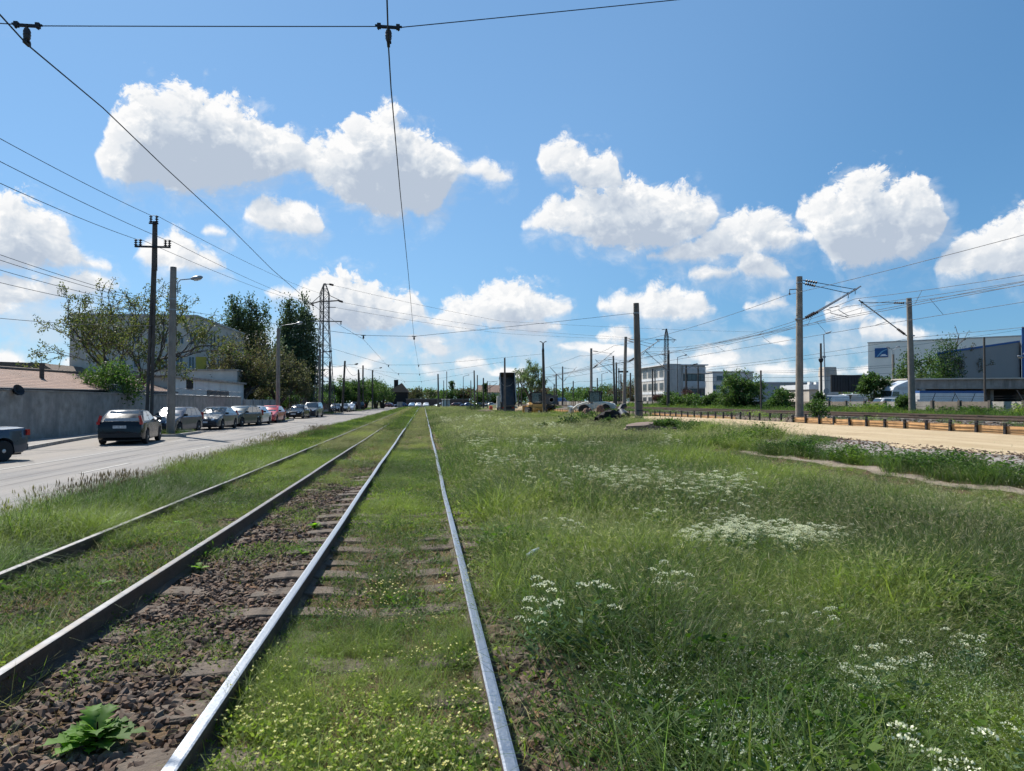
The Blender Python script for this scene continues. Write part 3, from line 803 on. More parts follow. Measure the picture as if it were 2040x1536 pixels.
def clump_far(s, seedy):
    r = np.random.default_rng(s); b = blades(70, .42, .18, .40, .016, .3, .5, GR+(BG if seedy else GD), 2, r)
    parts = [b[:3]]
    if seedy:
        st = blades(34, .42, .30, .52, .006, .4, .6, [(.16, .20, .08)], 2, r); parts += [st[:3]] + seedheads(st[3], st[4], .9, .085, .012, r, col=[(.27, .28, .14), (.20, .24, .10), (.33, .33, .19)])[:2]
    return joinm('far', parts, LEAF)

def pts_uniform(x0, x1, y0, y1, dens):
    n = rng.poisson(dens*(x1-x0)*(y1-y0)); return x0+(x1-x0)*rng.random(n), y0+(y1-y0)*rng.random(n)
def in_view(X, Y, pad=.9):
    d = X*math.sin(YAW)+Y*math.cos(YAW); l = X*math.cos(YAW)-Y*math.sin(YAW)
    return (d > 1.6) & (np.abs(l) < d*.7205+pad+.12*d)
def field(x0, x1, y0, y1, dens):
    X, Y = pts_uniform(x0, x1, y0, y1, dens); k = in_view(X, Y); return X[k], Y[k]
def place(name, srcs, XY, smin, smax, tint=None, tilt=.12, keep=None, dz=0.0, label=None, smul=None):
    X, Y = XY; n = len(X)
    rot = np.stack([(rng.random(n)-.5)*2*tilt, (rng.random(n)-.5)*2*tilt, rng.random(n)*6.283], -1)
    hn = fnoise(X, Y, .75, 77, 2); scl = (smin+(smax-smin)*rng.random(n))*(smul(X, Y) if smul else 1)*np.clip(.45+1.1*hn, .6, 1.35)
    bri = np.clip(.5+(fnoise(X, Y, .45, 91, 3)-.5)*1.9+(rng.random(n)-.5)*.35, 0, 1)
    o = scatter(name, srcs, np.stack([X, Y, tz(X, Y)+dz], -1), rot, scl, rng.integers(0, len(srcs), n), tint, bri=bri)
    return tag(o, label=label, kind='stuff')
def thin(XY, keepfn):
    X, Y = XY; k = rng.random(len(X)) < keepfn(X, Y); return X[k], Y[k]
def cat(*a): return np.concatenate([x[0] for x in a]), np.concatenate([x[1] for x in a])

n0 = lambda X, Y: fnoise(X, Y, .9, 21)         # patchiness, ~1 m
n1 = lambda X, Y: fnoise(X, Y, .28, 33)        # patchiness, ~4 m
LUSH = [clump_lush(100+i) for i in range(4)]; SEED = [clump_seed(200+i) for i in range(4)]; SHORT = [clump_short(300+i) for i in range(3)]
DRY = [clump_dry(400+i) for i in range(3)]; WEED = [clump_weed(500+i) for i in range(3)]; DOTS = [clump_dots(600+i) for i in range(3)]
YEL = [clump_yellow(700+i) for i in range(3)]; SPIKE = [clump_spike(800+i) for i in range(3)]; CRESS = [clump_cress(900+i) for i in range(3)]
FARL = [clump_far(1000+i, False) for i in range(3)]; FARS = [clump_far(1010+i, True) for i in range(3)]
S = lambda x: 1/(1+np.exp(-x))

# --- the big field right of the tracks
edge = lambda X, Y: S((X-(.75+.55*(n0(0*X+3, Y)))-.25*(Y < 5))*7)
def seedy(X, Y): return S((n1(X, Y)-.52+.022*(X-4)+.006*(Y-9))*12)*.85
near = thin(field(.45, 10.6, 2.0, 9.5, 100), lambda X, Y: np.where(X > 10.8, .1, 1))
A = thin(near, lambda X, Y: edge(X, Y)*(1-.75*seedy(X, Y))*(.22+.78*S((Y-4.9-.22*(X-3))*3))); 
place('grass', LUSH, A, .75, 1.25, tint=.12*rng.random(len(A[0])))
A = thin(near, lambda X, Y: edge(X, Y)*seedy(X, Y)*S((Y-4.3)*3)*.8)
place('seeding_grass', SEED, A, .75, 1.15, tint=.10*rng.random(len(A[0])))
A = thin(near, lambda X, Y: edge(X, Y)*S((4.9+.22*(X-3)-Y)*3)*.9)
place('small_flowered_weeds', DOTS, A, .7, 1.1)
A = thin(near, lambda X, Y: edge(X, Y)*S((n0(X+9, Y)-.60)*22)*.35)
place('leafy_weeds', WEED, A, .5, .9)
pathlow = lambda X, Y: np.where(X < 11.1, 1-.72*S((X-8.6)*2.2)*(Y < 27), 1)
pathkeep = lambda X, Y: 1-.97*((np.abs(X-(11.03+.16*np.sin(Y*.8)))<.20)&(Y<24))
mid = thin(field(.5, 11.4, 9.5, 26, 34), pathkeep)
A = thin(mid, lambda X, Y: edge(X, Y)*(1-.8*seedy(X, Y))); place('grass', LUSH, A, 1.0, 1.5, tint=.15*rng.random(len(A[0])), smul=pathlow)
A = thin(mid, lambda X, Y: edge(X, Y)*seedy(X, Y)*.9); place('seeding_grass', SEED, A, .95, 1.35, tint=.15*rng.random(len(A[0])), smul=pathlow)
_sl = gp(1300, 862)
fa = thin(field(.5, 13.6, 26, 60, 9), lambda X, Y: np.where((X-_sl.x)**2/5+(Y-_sl.y+1.2)**2/9 < 1, .04, 1))
A = thin(fa, lambda X, Y: edge(X, Y)*(1-.75*seedy(X, Y))*np.where((X > 11) & (Y > 38), .75, 1)); place('grass', FARL, A, .8, 1.25, tint=.08*rng.random(len(A[0])))
A = thin(fa, lambda X, Y: edge(X, Y)*seedy(X, Y)); place('seeding_grass', FARS, A, .8, 1.2, tint=.07*rng.random(len(A[0])))
vf = field(.8, 14, 60, 228, 2.2)
A = thin(vf, lambda X, Y: (1-.6*seedy(X, Y))*np.where((X > 9.5) & (Y > 85), .25, 1)); place('grass', FARL, A, .8, 1.3, tint=.1*rng.random(len(A[0])))
A = thin(vf, lambda X, Y: .6*seedy(X, Y)*np.where((X > 9.5) & (Y > 85), .3, 1)); place('seeding_grass', FARS, A, .8, 1.2, tint=.07*rng.random(len(A[0])))

# --- verge between the road and the tracks
vg = field(-6.05, -4.15, 2.5, 24, 60)
A = thin(vg, lambda X, Y: .95+0*X); place('grass', LUSH, A, .65, 1.05, tint=.08*rng.random(len(A[0])))
A = thin(field(-6.1, -5.2, 5, 45, 22), lambda X, Y: S((-5.5-X)*6)); place('spiky_verge_plants', SPIKE, A, .8, 1.15)
A = field(-6.35, -4.15, 24, 70, 12); place('grass', FARL, A, .55, .85, tint=.1*rng.random(len(A[0])))
A = field(-6.35, -4.3, 70, 230, 3.5); place('grass', FARL, A, .6, .95, tint=.2*rng.random(len(A[0])))

# --- overgrown track next to the road
ot = field(-4.15, -2.55, 2.2, 26, 62)
A = thin(ot, lambda X, Y: .20+.80*S((n0(X, Y+40)-.45+.02*(Y-9))*18)); place('low_track_weeds', SHORT, A, .8, 1.5, tint=.25*rng.random(len(A[0])))
A = thin(ot, lambda X, Y: S((n0(X, Y+40)-.52+.02*(Y-9))*18)*.55); place('grass', LUSH, A, .35, .65, tint=.15*rng.random(len(A[0])))
A = thin(ot, lambda X, Y: .30+0*X); place('dry_track_grass', DRY, A, .8, 1.4)
A = field(-4.2, -2.3, 26, 75, 13); place('seeding_grass', FARS, A, .38, .62, tint=.15+.3*rng.random(len(A[0])))
A = field(-4.2, -2.3, 75, 230, 3.5); place('seeding_grass', FARS, A, .4, .6, tint=.25+.3*rng.random(len(A[0])))

# --- ballast strip between the tracks: bare near, dry further, green far away
bs = field(-2.42, -1.2, 2.2, 45, 46)
A = thin(bs, lambda X, Y: S((n0(X*1.3, Y+70)-.62+.006*(Y-8))*22)*.8); place('low_track_weeds', SHORT, A, .6, 1.3, tint=.2*rng.random(len(A[0])))
A = thin(bs, lambda X, Y: (.10+.5*S((Y-13)*.8))*S((n0(X, Y+11)-.46)*12)); place('dry_track_grass', DRY, A, .8, 1.6)
A = thin(field(-2.4, -1.2, 15, 45, 16), lambda X, Y: S((n0(X, Y+5)-.55)*14)); place('grass', LUSH, A, .5, .8, tint=.5*rng.random(len(A[0])))
A = field(-2.55, -1.3, 44, 110, 9); place('grass', FARL, A, .75, 1.1, tint=.2*rng.random(len(A[0])))
A = field(-2.6, -1.3, 110, 230, 4); place('grass', FARL, A, .7, 1.0, tint=.2*rng.random(len(A[0])))

# --- our own track: flowers near, sleepers showing, low grass further on
def bare(X, Y): return S((n0(X, Y+3)-.50)*16)*S((Y-6.2)*2)*S((11.5-Y)*2)
tr = field(-1.05, .34, 1.9, 26, 92)
A = thin(tr, lambda X, Y: (1-.82*S((Y-6.0)*3)*S((9.6-Y)*2))*.62); place('low_track_weeds', SHORT, A, .8, 1.35, tint=.15*rng.random(len(A[0])))
A = thin(tr, lambda X, Y: S((4.3-Y)*4)*.20+.06*S((6.4-Y)*3)); place('yellow_track_flowers', YEL, A, .8, 1.2)  # yellow flowers; more added close by for a windscreen reflection's yellow tint
A = thin(tr, lambda X, Y: S((np.abs(Y-5.05)-.75)*-6)*.9+.3*S((n0(X*1.6, Y+17)-.52)*16)+.25*S((Y-12)*2)*S((n0(X, Y+31)-.5)*12)); place('grass', LUSH, A, .38, .62, tint=.12*rng.random(len(A[0])))
A = thin(tr, lambda X, Y: .16+.1*S((Y-7)*2)); place('dry_track_grass', DRY, A, .7, 1.3)
A = field(-1.05, .34, 26, 80, 14); place('low_track_weeds', FARS, A, .24, .36, tint=.15+.25*rng.random(len(A[0])))
A = field(-1.05, .34, 80, 230, 5); place('low_track_weeds', FARS, A, .25, .36, tint=.2+.3*rng.random(len(A[0])))
# shoulder right of the track
A = thin(field(.43, 1.7, 2, 26, 60), lambda X, Y: S((n0(X+2, Y)-.47+.02*(Y-8))*16)*.75); place('low_track_weeds', SHORT, A, .9, 1.6, tint=.15*rng.random(len(A[0])))
A = thin(field(.43, 1.6, 2, 26, 60), lambda X, Y: .22*S((n0(X+5, Y)-.45)*12)); place('dry_track_grass', DRY, A, .8, 1.5)

# --- white cress in flower
pp = []
def patch(px, py, rx, ry, n):
    d = ray(px, py+4); p = EYE+d*((CAMH-.34)/-d.z)
    n = max(1, int(n*(1.0 if py < 1000 else .6 if py < 1110 else .34))); return p.x+rng.normal(0, rx, n), p.y+rng.normal(0, ry*1.2, n)
for q in ((1400, 1062, .16, .16, 16), (1450, 1056, .22, .22, 26), (1500, 1045, .25, .25, 30), (1560, 1062, .25, .2, 26), (1620, 1058, .14, .14, 10), (1630, 1035, .2, .2, 12), (1480, 1030, .3, .3, 14),
          (1660, 1055, .1, .1, 4), (1140, 1042, .07, .1, 5), (1350, 1150, .08, .1, 6), (1550, 1212, .06, .06, 4), (1740, 1312, .055, .06, 6), (1790, 1295, .05, .05, 3), (1730, 1275, .05, .05, 2), (1975, 1262, .08, .05, 5), (2035, 1268, .05, .05, 3),
          (2010, 1420, .04, .04, 3), (1950, 1235, .05, .05, 2), (1105, 1212, .05, .06, 5), (1085, 1225, .05, .06, 3), (1150, 1240, .04, .05, 2), (1800, 1555, .05, .05, 3), (1640, 1215, .06, .06, 3),
          (1250, 952, .5, .5, 16), (1350, 975, .6, .5, 18), (1400, 960, .5, .5, 12), (1180, 965, .5, .5, 12), (1000, 920, .35, .5, 10), (1060, 925, .4, .5, 12), (1430, 985, .5, .4, 12), (1320, 945, .6, .6, 14), (1230, 935, .8, .8, 16), (1000, 950, .2, .3, 4), (1290, 1012, .5, .3, 8)):
    pp.append(patch(*q))
A = cat(*pp); n = len(A[0])
place('white_flower_clusters', CRESS, A, .9, 1.3, tint=.0*A[0])
A = thin(field(1.5, 9, 22, 70, 5), lambda X, Y: S((fnoise(X, Y, .22, 55)-.62)*26)*.5)
place('white_flower_clusters', [clump_cress(950+i, 1.5) for i in range(2)], A, 1.0, 1.3)

# --- rank weeds along the footpath and on the bank
A = thin(field(11.35, 12.3, 8, 26, 34), lambda X, Y: S((11.75+.3*np.sin(Y*.9)-X)*5)*S((n0(X, Y+61)-.30)*14)); place('tall_bank_weeds', WEED, A, .75, 1.15)
A = thin(field(11.35, 12.4, 8, 30, 26), lambda X, Y: S((11.8+.3*np.sin(Y*.9)-X)*5)); place('tall_bank_weeds', LUSH, A, .7, 1.0)
A = thin(field(11.2, 13.8, 25, 50, 9), lambda X, Y: S((13.6-X)*3)*S((n0(X, Y+33)-.48)*14)*.9); place('tall_bank_weeds', WEED, A, .7, 1.2)
A = thin(field(11.4, 13.9, 22, 50, 14), lambda X, Y: S((13.5-X)*3)*.9*S((Y-23)*.8)); A = thin(A, lambda X, Y: np.where((X-_sl.x)**2/5+(Y-_sl.y+1.2)**2/9 < 1, .04, 1)); place('seeding_grass', SEED, A, .8, 1.1, tint=.15*rng.random(len(A[0])))
A = thin(field(12.0, 14.1, 6, 24, 8), lambda X, Y: S((n0(X, Y+90)-.58)*22)); place('gravel_weeds', SHORT, A, 1.0, 2.0)
A = thin(field(20.5, 22.3, 10, 80, 5), lambda X, Y: S((n0(X, Y+20)-.55)*16)); place('gravel_weeds', SHORT, A, 1.5, 3.0)
A = thin(field(30.6, 35.8, 18, 130, 5), lambda X, Y: .9+0*X); place('tall_bank_weeds', FARL, A, .9, 1.5)
A = thin(field(33.0, 35.8, 18, 120, 3), lambda X, Y: .8+0*X); place('tall_bank_weeds', WEED, A, 1.2, 2.0)
gx = []
for (y0, y1, x0, x1) in ISL: gx.append(field(x0+.2, x1-.2, y0+.2, y1-.2, 9 if y0 < 90 else 3))
A = cat(*gx); place('grass', LUSH+SHORT, A, .6, 1.0, dz=.09)
A = thin(field(11, 21, 60, 120, 2.0), lambda X, Y: S((n1(X, Y+60)-.45)*12)*.6); place('grass', FARL, A, .8, 1.3)

# --- ballast stones
def rock_mesh(s):
    r = np.random.default_rng(s); b = bmesh.new()
    for p in r.normal(size=(13, 3)):
        p = p/np.linalg.norm(p)*(.75+.4*r.random()); b.verts.new((p[0]*.045, p[1]*.034, p[2]*.026))
    res = bmesh.ops.convex_hull(b, input=b.verts)
    bmesh.ops.delete(b, geom=[v for v in b.verts if not v.link_faces], context='VERTS')
    me = bpy.data.meshes.new('stone'); b.to_mesh(me); b.free(); me.materials.append(M['rock']); return me
ROCK = [rock_mesh(s) for s in range(8)]
def rocks(XY, smin, smax, dz=.0):
    X, Y = XY; n = len(X); rot = np.stack([(rng.random(n)-.5)*1.4, (rng.random(n)-.5)*1.4, rng.random(n)*6.28], -1)
    scl = smin+(smax-smin)*rng.random(n)**1.6
    o = scatter('ballast', ROCK, np.stack([X, Y, tz(X, Y)+dz+.012*rng.random(n)], -1), rot, scl, rng.integers(0, 8, n)); tag(o, kind='stuff')
rocks(field(-2.40, -1.20, 2.0, 9, 620), .5, 1.15, .006)
rocks(field(-2.40, -1.20, 9, 24, 240), .7, 1.3, .004)
rocks(thin(field(-3.9, -2.58, 3, 15, 220), lambda X, Y: S((.52-n0(X, Y+40))*16)), .5, 1.1, .0)
rocks(thin(field(.46, 1.6, 2.0, 9, 620), lambda X, Y: S((1.2+.35*(n0(X, Y)-.5)-X)*8)*S((.70-n0(X+2, Y))*18)), .6, 1.7, .008)
rocks(thin(field(-1.02, .33, 6, 12, 160), lambda X, Y: S((n0(X, Y+3)-.46)*12)), .4, .9, .0)
rocks(thin(field(12.0, 14.2, 6, 32, 90), lambda X, Y: np.clip(.2+n0(X, Y), 0, 1)), .6, 1.6, .0)
rocks(field(13.6, 14.4, 6, 48, 60), .5, 1.7, .0)
rocks(thin(field(20.3, 23.0, 10, 75, 26), lambda X, Y: .9+0*X), .9, 2.0, .0)
# ------------------------------------------------------------------ building materials
M['conc'] = mat('weathered_concrete', (.30, .275, .245), .9, var=.2, scale=1.4, bump=.35, bscale=25, dirt=(.12, .108, .095), dscale=1.2, streak=True)
M['polem'] = mat('grey_brown_concrete_pole', (.145, .122, .105), .9, var=.25, scale=2.5, bump=.4, bscale=40, dirt=(.085, .073, .065), dscale=.9, streak=True)
M['polec'] = mat('concrete_pole', (.25, .215, .18), .9, var=.22, scale=2.5, bump=.4, bscale=40, dirt=(.10, .088, .078), dscale=.9, streak=True)
M['poled'] = mat('dark_tarred_pole', (.075, .064, .056), .85, var=.3, scale=3, bump=.4, bscale=30, dirt=(.12, .10, .08), dscale=1)
M['wallc'] = mat('rough_wall_render', (.30, .27, .24), .95, var=.30, scale=2.2, bump=.8, bscale=14, dirt=(.17, .16, .15), dscale=.8, streak=True)
M['steel'] = mat('galvanised_steel', (.30, .31, .32), .5, metal=.7, var=.2, scale=6)
M['dsteel'] = mat('dark_steel', (.035, .036, .04), .6, metal=.5, var=.3, scale=6)
M['insul'] = mat('brown_insulator', (.045, .028, .022), .35, var=.2, scale=9)
M['wire'] = mat('overhead_wire', (.030, .034, .042), .6, metal=.4, var=.1)
M['white'] = mat('white_render', (.62, .62, .60), .85, var=.06, scale=2, dirt=(.42, .41, .38), dscale=.7, streak=True)
M['whitep'] = mat('white_sheet_metal', (.72, .73, .74), .5, var=.05, scale=2, dirt=(.5, .5, .48), dscale=1)
M['grey'] = mat('grey_facade', (.50, .47, .43), .85, var=.10, scale=1.5, dirt=(.22, .22, .215), dscale=.5, streak=True)
M['taupe'] = mat('taupe_render', (.56, .49, .41), .9, var=.10, scale=1.2, dirt=(.38, .34, .30), dscale=.35, streak=True)
M['yellow'] = mat('yellow_panel', (.52, .38, .06), .8, var=.12, scale=3)
M['glassd'] = mat('window_glass', (.03, .04, .05), .08, spec=.8, var=.2, scale=1)
M['frame'] = mat('pale_window_frame', (.50, .50, .49), .6, var=.08)
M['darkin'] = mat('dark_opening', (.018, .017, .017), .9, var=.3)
M['blue'] = mat('blue_trim', (.035, .11, .30), .55, var=.12, scale=3)
M['signblue'] = mat('sign_blue', (.018, .085, .24), .5, var=.10, scale=2)
M['signlight'] = mat('sign_pale_blue', (.16, .36, .52), .5, var=.1)
M['signwhite'] = mat('sign_white', (.75, .76, .78), .5, var=.05)
M['roofd'] = mat('brown_roof', (.15, .115, .09), .9, var=.3, scale=4, bump=.6, bscale=14)
M['board'] = mat('orange_formwork_board', (.56, .32, .14), .8, var=.28, scale=3, bump=.4, bscale=40, dirt=(.40, .24, .12), dscale=1.5)
M['redwood'] = mat('red_brown_fence', (.13, .055, .04), .85, var=.35, scale=4)
def corr_mat(name, col, axis, per, var=.05):
    m, t, b = new_mat(name)
    tc = t.n('ShaderNodeTexCoord'); w = t.n('ShaderNodeTexWave', wave_type='BANDS', bands_direction=axis); w.inputs['Scale'].default_value = per
    t.link(tc.outputs['Object'], w.inputs['Vector'])
    n = t.noise(tc.outputs['Object'], .3, 5, .6)
    c = t.mix(t.rng(n, .3, .7), tuple(x*(1-var) for x in col), tuple(x*(1+var) for x in col))
    t.link(c, b.inputs['Base Color']); b.inputs['Roughness'].default_value = .55
    bp = t.n('ShaderNodeBump'); bp.inputs['Strength'].default_value = .25; bp.inputs['Distance'].default_value = .02
    t.link(w.outputs['Fac'], bp.inputs['Height']); t.link(bp.outputs[0], b.inputs['Normal'])
    return m
M['corr'] = corr_mat('ribbed_cladding', (.84, .78, .69), 'X', 1.0)
M['corrg'] = corr_mat('grey_blue_cladding', (.25, .245, .24), 'X', 1.0)
M['corrs'] = corr_mat('low_warehouse_cladding', (.34, .36, .38), 'X', .8)
def tile_mat():
    m, t, b = new_mat('clay_roof_tiles')
    tc = t.n('ShaderNodeTexCoord'); v = tc.outputs['Object']
    w = t.n('ShaderNodeTexWave', wave_type='BANDS', bands_direction='Y'); w.inputs['Scale'].default_value = 1.6; t.link(v, w.inputs['Vector'])
    w2 = t.n('ShaderNodeTexWave', wave_type='BANDS', bands_direction='X'); w2.inputs['Scale'].default_value = 1.0; w2.inputs['Distortion'].default_value = .6; t.link(v, w2.inputs['Vector'])
    n = t.noise(v, 2.5, 6, .65); n2 = t.noise(v, .5, 5, .6)
    c = t.mix(t.rng(n, .3, .7), (.25, .15, .11), (.34, .225, .17)); c = t.mix(t.rng(n2, .45, .7, 0, .6), c, (.20, .14, .11))
    t.link(c, b.inputs['Base Color']); b.inputs['Roughness'].default_value = .9
    c = t.mix(t.rng(w2.outputs['Fac'], .0, .35, .65, 0), c, (.11, .07, .055)); t.link(c, b.inputs['Base Color'])
    bp = t.n('ShaderNodeBump'); bp.inputs['Strength'].default_value = .9; bp.inputs['Distance'].default_value = .05
    t.link(t.m('ADD', w.outputs['Fac'], w2.outputs['Fac']), bp.inputs['Height']); t.link(bp.outputs[0], b.inputs['Normal'])
    return m
M['tile'] = tile_mat()

def child(par, mb, nm, m, smooth=False, bevel=0.0):
    """mesh given in world coordinates under a thing that sits away from the origin"""
    o = mb.build(nm, m if not isinstance(m, str) else M[m], smooth=smooth, bevel=bevel); o.parent = par
    if par.parent is None and par.type == 'EMPTY': o.matrix_parent_inverse = (Matrix.Translation(par.location) @ Euler(par.rotation_euler).to_matrix().to_4x4()).inverted()
    return o
def window(par, face, c, z, w, h, depth=.0, fm='frame', pm='glassd', bars=1):
    """window on a wall: face ('S', y) looks towards -Y, ('W', x) towards -X, ('E', x) towards +X"""
    k, p = face; f = MB(); g = MB(); t = .07
    def B(mb, a0, a1, z0, z1, d0, d1):
        if k == 'S': mb.bx(a0, a1, p-d1, p-d0, z0, z1)
        elif k == 'W': mb.bx(p-d1, p-d0, a0, a1, z0, z1)
        else: mb.bx(p+d0, p+d1, a0, a1, z0, z1)
    B(f, c-w/2, c+w/2, z-h/2, z-h/2+t, .003, .06); B(f, c-w/2, c+w/2, z+h/2-t, z+h/2, .003, .06)
    B(f, c-w/2, c-w/2+t, z-h/2+t, z+h/2-t, .003, .06); B(f, c+w/2-t, c+w/2, z-h/2+t, z+h/2-t, .003, .06)
    for i in range(1, bars):
        q = c-w/2+w*i/bars; B(f, q-.03, q+.03, z-h/2+t, z+h/2-t, .004, .055)
    B(g, c-w/2+t, c+w/2-t, z-h/2+t, z+h/2-t, .005, .02)
    fo = child(par, f, 'window', fm); child(fo, g, 'pane', pm)
    return fo
def panel(par, nm, face, c, z, w, h, m, d=.04):
    k, p = face; mb = MB()
    if k == 'S': mb.bx(c-w/2, c+w/2, p-d, p-.003, z-h/2, z+h/2)
    elif k == 'W': mb.bx(p-d, p-.003, c-w/2, c+w/2, z-h/2, z+h/2)
    else: mb.bx(p+.003, p+d, c-w/2, c+w/2, z-h/2, z+h/2)
    return child(par, mb, nm, m)
def spx(px0, px1, py0, py1, Y):
    """pixel box on a wall y = Y -> centre x, centre z, width, height"""
    x0, x1 = on_y(px0, Y), on_y(px1, Y); xm = (x0+x1)/2
    z1, z0 = zof(py0, xm, Y), zof(py1, xm, Y)
    return xm, (z0+z1)/2, x1-x0, z1-z0
def wpx(px0, px1, py0, py1, X):
    y0, y1 = on_x(px0, X), on_x(px1, X); ym = (y0+y1)/2
    z1, z0 = zof(py0, X, ym), zof(py1, X, ym)
    return ym, (z0+z1)/2, abs(y1-y0), z1-z0

# ------------------------------------------------------------------ left: wall, gate, sheds
t = thing('concrete_wall', 'long grey rendered street wall topped with razor wire behind the parked cars', 'wall', (-17.6, 30.6, 0))
def wpart(nm, mb, m): o = mb.build(nm, M[m]); o.parent = t; o.matrix_parent_inverse = Matrix.Translation(t.location).inverted(); return o
mb = MB(); y = 31.0
WALLX = -17.6
mb.add([(WALLX-.22, 30.9, 0), (WALLX, 30.9, 0), (WALLX, 72, 0), (WALLX-.22, 72, 0), (WALLX-.22, 30.9, 2.28), (WALLX, 30.9, 2.28), (WALLX, 72, 2.16), (WALLX-.22, 72, 2.16)],
       [(0, 3, 2, 1), (4, 5, 6, 7), (0, 1, 5, 4), (1, 2, 6, 5), (2, 3, 7, 6), (3, 0, 4, 7)])
wpart('wall', mb, 'wallc')
mb = MB()
mb.add([(WALLX-.27, 30.9, 2.283), (WALLX+.05, 30.9, 2.283), (WALLX+.05, 72, 2.163), (WALLX-.27, 72, 2.163), (WALLX-.27, 30.9, 2.34), (WALLX+.05, 30.9, 2.34), (WALLX+.05, 72, 2.22), (WALLX-.27, 72, 2.22)],
       [(0, 3, 2, 1), (4, 5, 6, 7), (0, 1, 5, 4), (1, 2, 6, 5), (2, 3, 7, 6), (3, 0, 4, 7)])
wpart('coping', mb, 'conc')
mb = MB(); mb.bx(WALLX-.2, WALLX+.12, 30.45, 30.88, 0, 2.42); wpart('gate_pillar', mb, 'poled')
mb = MB(); pts = []
for i in range(1500):
    a = i*.42; yy = 43+i*(72-43)/1500.; zt = 2.34-(yy-30.9)*.12/41
    pts.append((WALLX-.1+.24*math.cos(a), yy, zt+.26+.24*math.sin(a)))
mb.tube(pts, .008, 3); wpart('razor_wire', mb, 'steel')
# satellite-like dark lamp bowl on the wall
mb = MB(); mb.lathe((WALLX+.03, 33.2, 2.20), [(.0, .0), (.08, .02), (.2, .12), (.26, .26), (.24, .27), (.0, .1)], 16, axis=(1, -.35, .5)); mb.cyl((WALLX+.0, 33.2, 2.16), (WALLX+.1, 33.2, 2.22), .03)
tag(mb.build('wall_lamp', M['dsteel']), 'dark round bowl lamp fixed high on the grey street wall', 'lamp')
t = thing('metal_gate', 'grey steel yard gate with barred top beside the dark saloon', 'gate', (-17.6, 27.5, 0))
mb = MB(); mb.bx(-17.66, -17.60, 24.2, 30.4, .08, 1.72); o = mb.build('sheet_panel', mat('blue_grey_gate', (.19, .22, .25), .6, var=.1)); o.parent = t; o.matrix_parent_inverse = Matrix.Translation(t.location).inverted()
mb = MB()
for yy in np.arange(24.3, 30.4, .16): mb.cyl((-17.63, yy, 1.72), (-17.63, yy, 2.2), .014, n=5)
mb.bx(-17.67, -17.59, 24.2, 30.4, 2.2, 2.26); mb.bx(-17.68, -17.58, 29.7, 29.82, .05, 1.95)
o = mb.build('bar_top', M['steel']); o.parent = t; o.matrix_parent_inverse = Matrix.Translation(t.location).inverted()
t = thing('metal_gate', 'pale blue grey sheet metal fence between the white building and the poplars', 'fence', (-17.5, 80, 0))
mb = MB(); 
for i in range(16): mb.bx(-17.55+.02*(i % 2), -17.5+.02*(i % 2), 72.2+i, 73.19+i, .05, 2.0)
o = mb.build('sheet_panel', M['corrg']); o.parent = t; o.matrix_parent_inverse = Matrix.Translation(t.location).inverted()
for i in range(5):
    mb = MB(); mb.bx(-17.46, -17.36, 72.2+4*i, 72.32+4*i, 0, 2.1)
    o = mb.build('post', M['steel']); o.parent = t; o.matrix_parent_inverse = Matrix.Translation(t.location).inverted()
t.name = 'sheet_fence'
t = thing('slat_fence', 'rusty red brown slat fence with pale posts under the lattice pylon', 'fence', (-17.5, 95, 0))
mb = MB()
for yy in np.arange(96, 146, .5): mb.bx(-17.53, -17.49, yy, yy+.34, .35, 2.35+.08*math.sin(yy*3))
child(t, mb, 'slats', 'redwood')
for yy in np.arange(96, 147, 1.9):
    mb = MB(); mb.bx(-17.47, -17.40, yy, yy+.12, 0, 2.5); child(t, mb, 'post', 'conc')
mb = MB(); mb.bx(-17.62, -17.42, 96, 146, 0, .35); child(t, mb, 'plinth', 'conc')
q = wpx(669, 684, 787, 796, -17.2); mb = MB(); mb.bx(-17.38, -17.34, q[0]-q[2]/2, q[0]+q[2]/2, q[1]-.25, q[1]+.35)
tag(mb.build('sign_board', M['whitep']), 'small white board sign hung on the rusty slat fence', 'sign')

# tiled shed
t = thing('tiled_shed', 'long low shed with a red clay tile roof behind the street wall', 'shed', (-21, 40, 0))
mb = MB(); mb.bx(-23.8, -18.9, 24, 56, 0, 2.3); child(t, mb, 'wall', 'taupe')
mb = MB(); mb.add([(-18.5, 23.6, 2.38), (-18.5, 56.4, 2.55), (-22.6, 58.5, 3.72), (-22.6, 23.6, 3.45), (-18.5, 23.6, 2.30), (-18.5, 56.4, 2.47), (-22.6, 58.5, 3.62), (-22.6, 23.6, 3.36), (-26.4, 23.6, 2.4), (-26.4, 58.5, 2.5)],
                  [(0, 1, 2, 3), (4, 7, 6, 5), (0, 4, 5, 1), (1, 5, 6, 2), (0, 3, 7, 4), (3, 2, 9, 8)])
child(t, mb, 'roof', 'tile')
mb = MB(); mb.tube([(-22.6, 23.6, 3.47), (-22.6, 58.4, 3.74)], .11, 8); child(t, mb, 'ridge_tiles', 'roofd')
mb = MB(); mb.tube([(-18.45, 23.6, 2.31), (-18.45, 56.4, 2.48)], .07, 8); child(t, mb, 'gutter', 'dsteel')
mb = MB(); mb.lathe((-20.6, 41.5, 2.7), [(.12, 0), (.12, 1.1), (.15, 1.1), (.15, 1.2)], 8); child(t, mb, 'flue', 'poled')
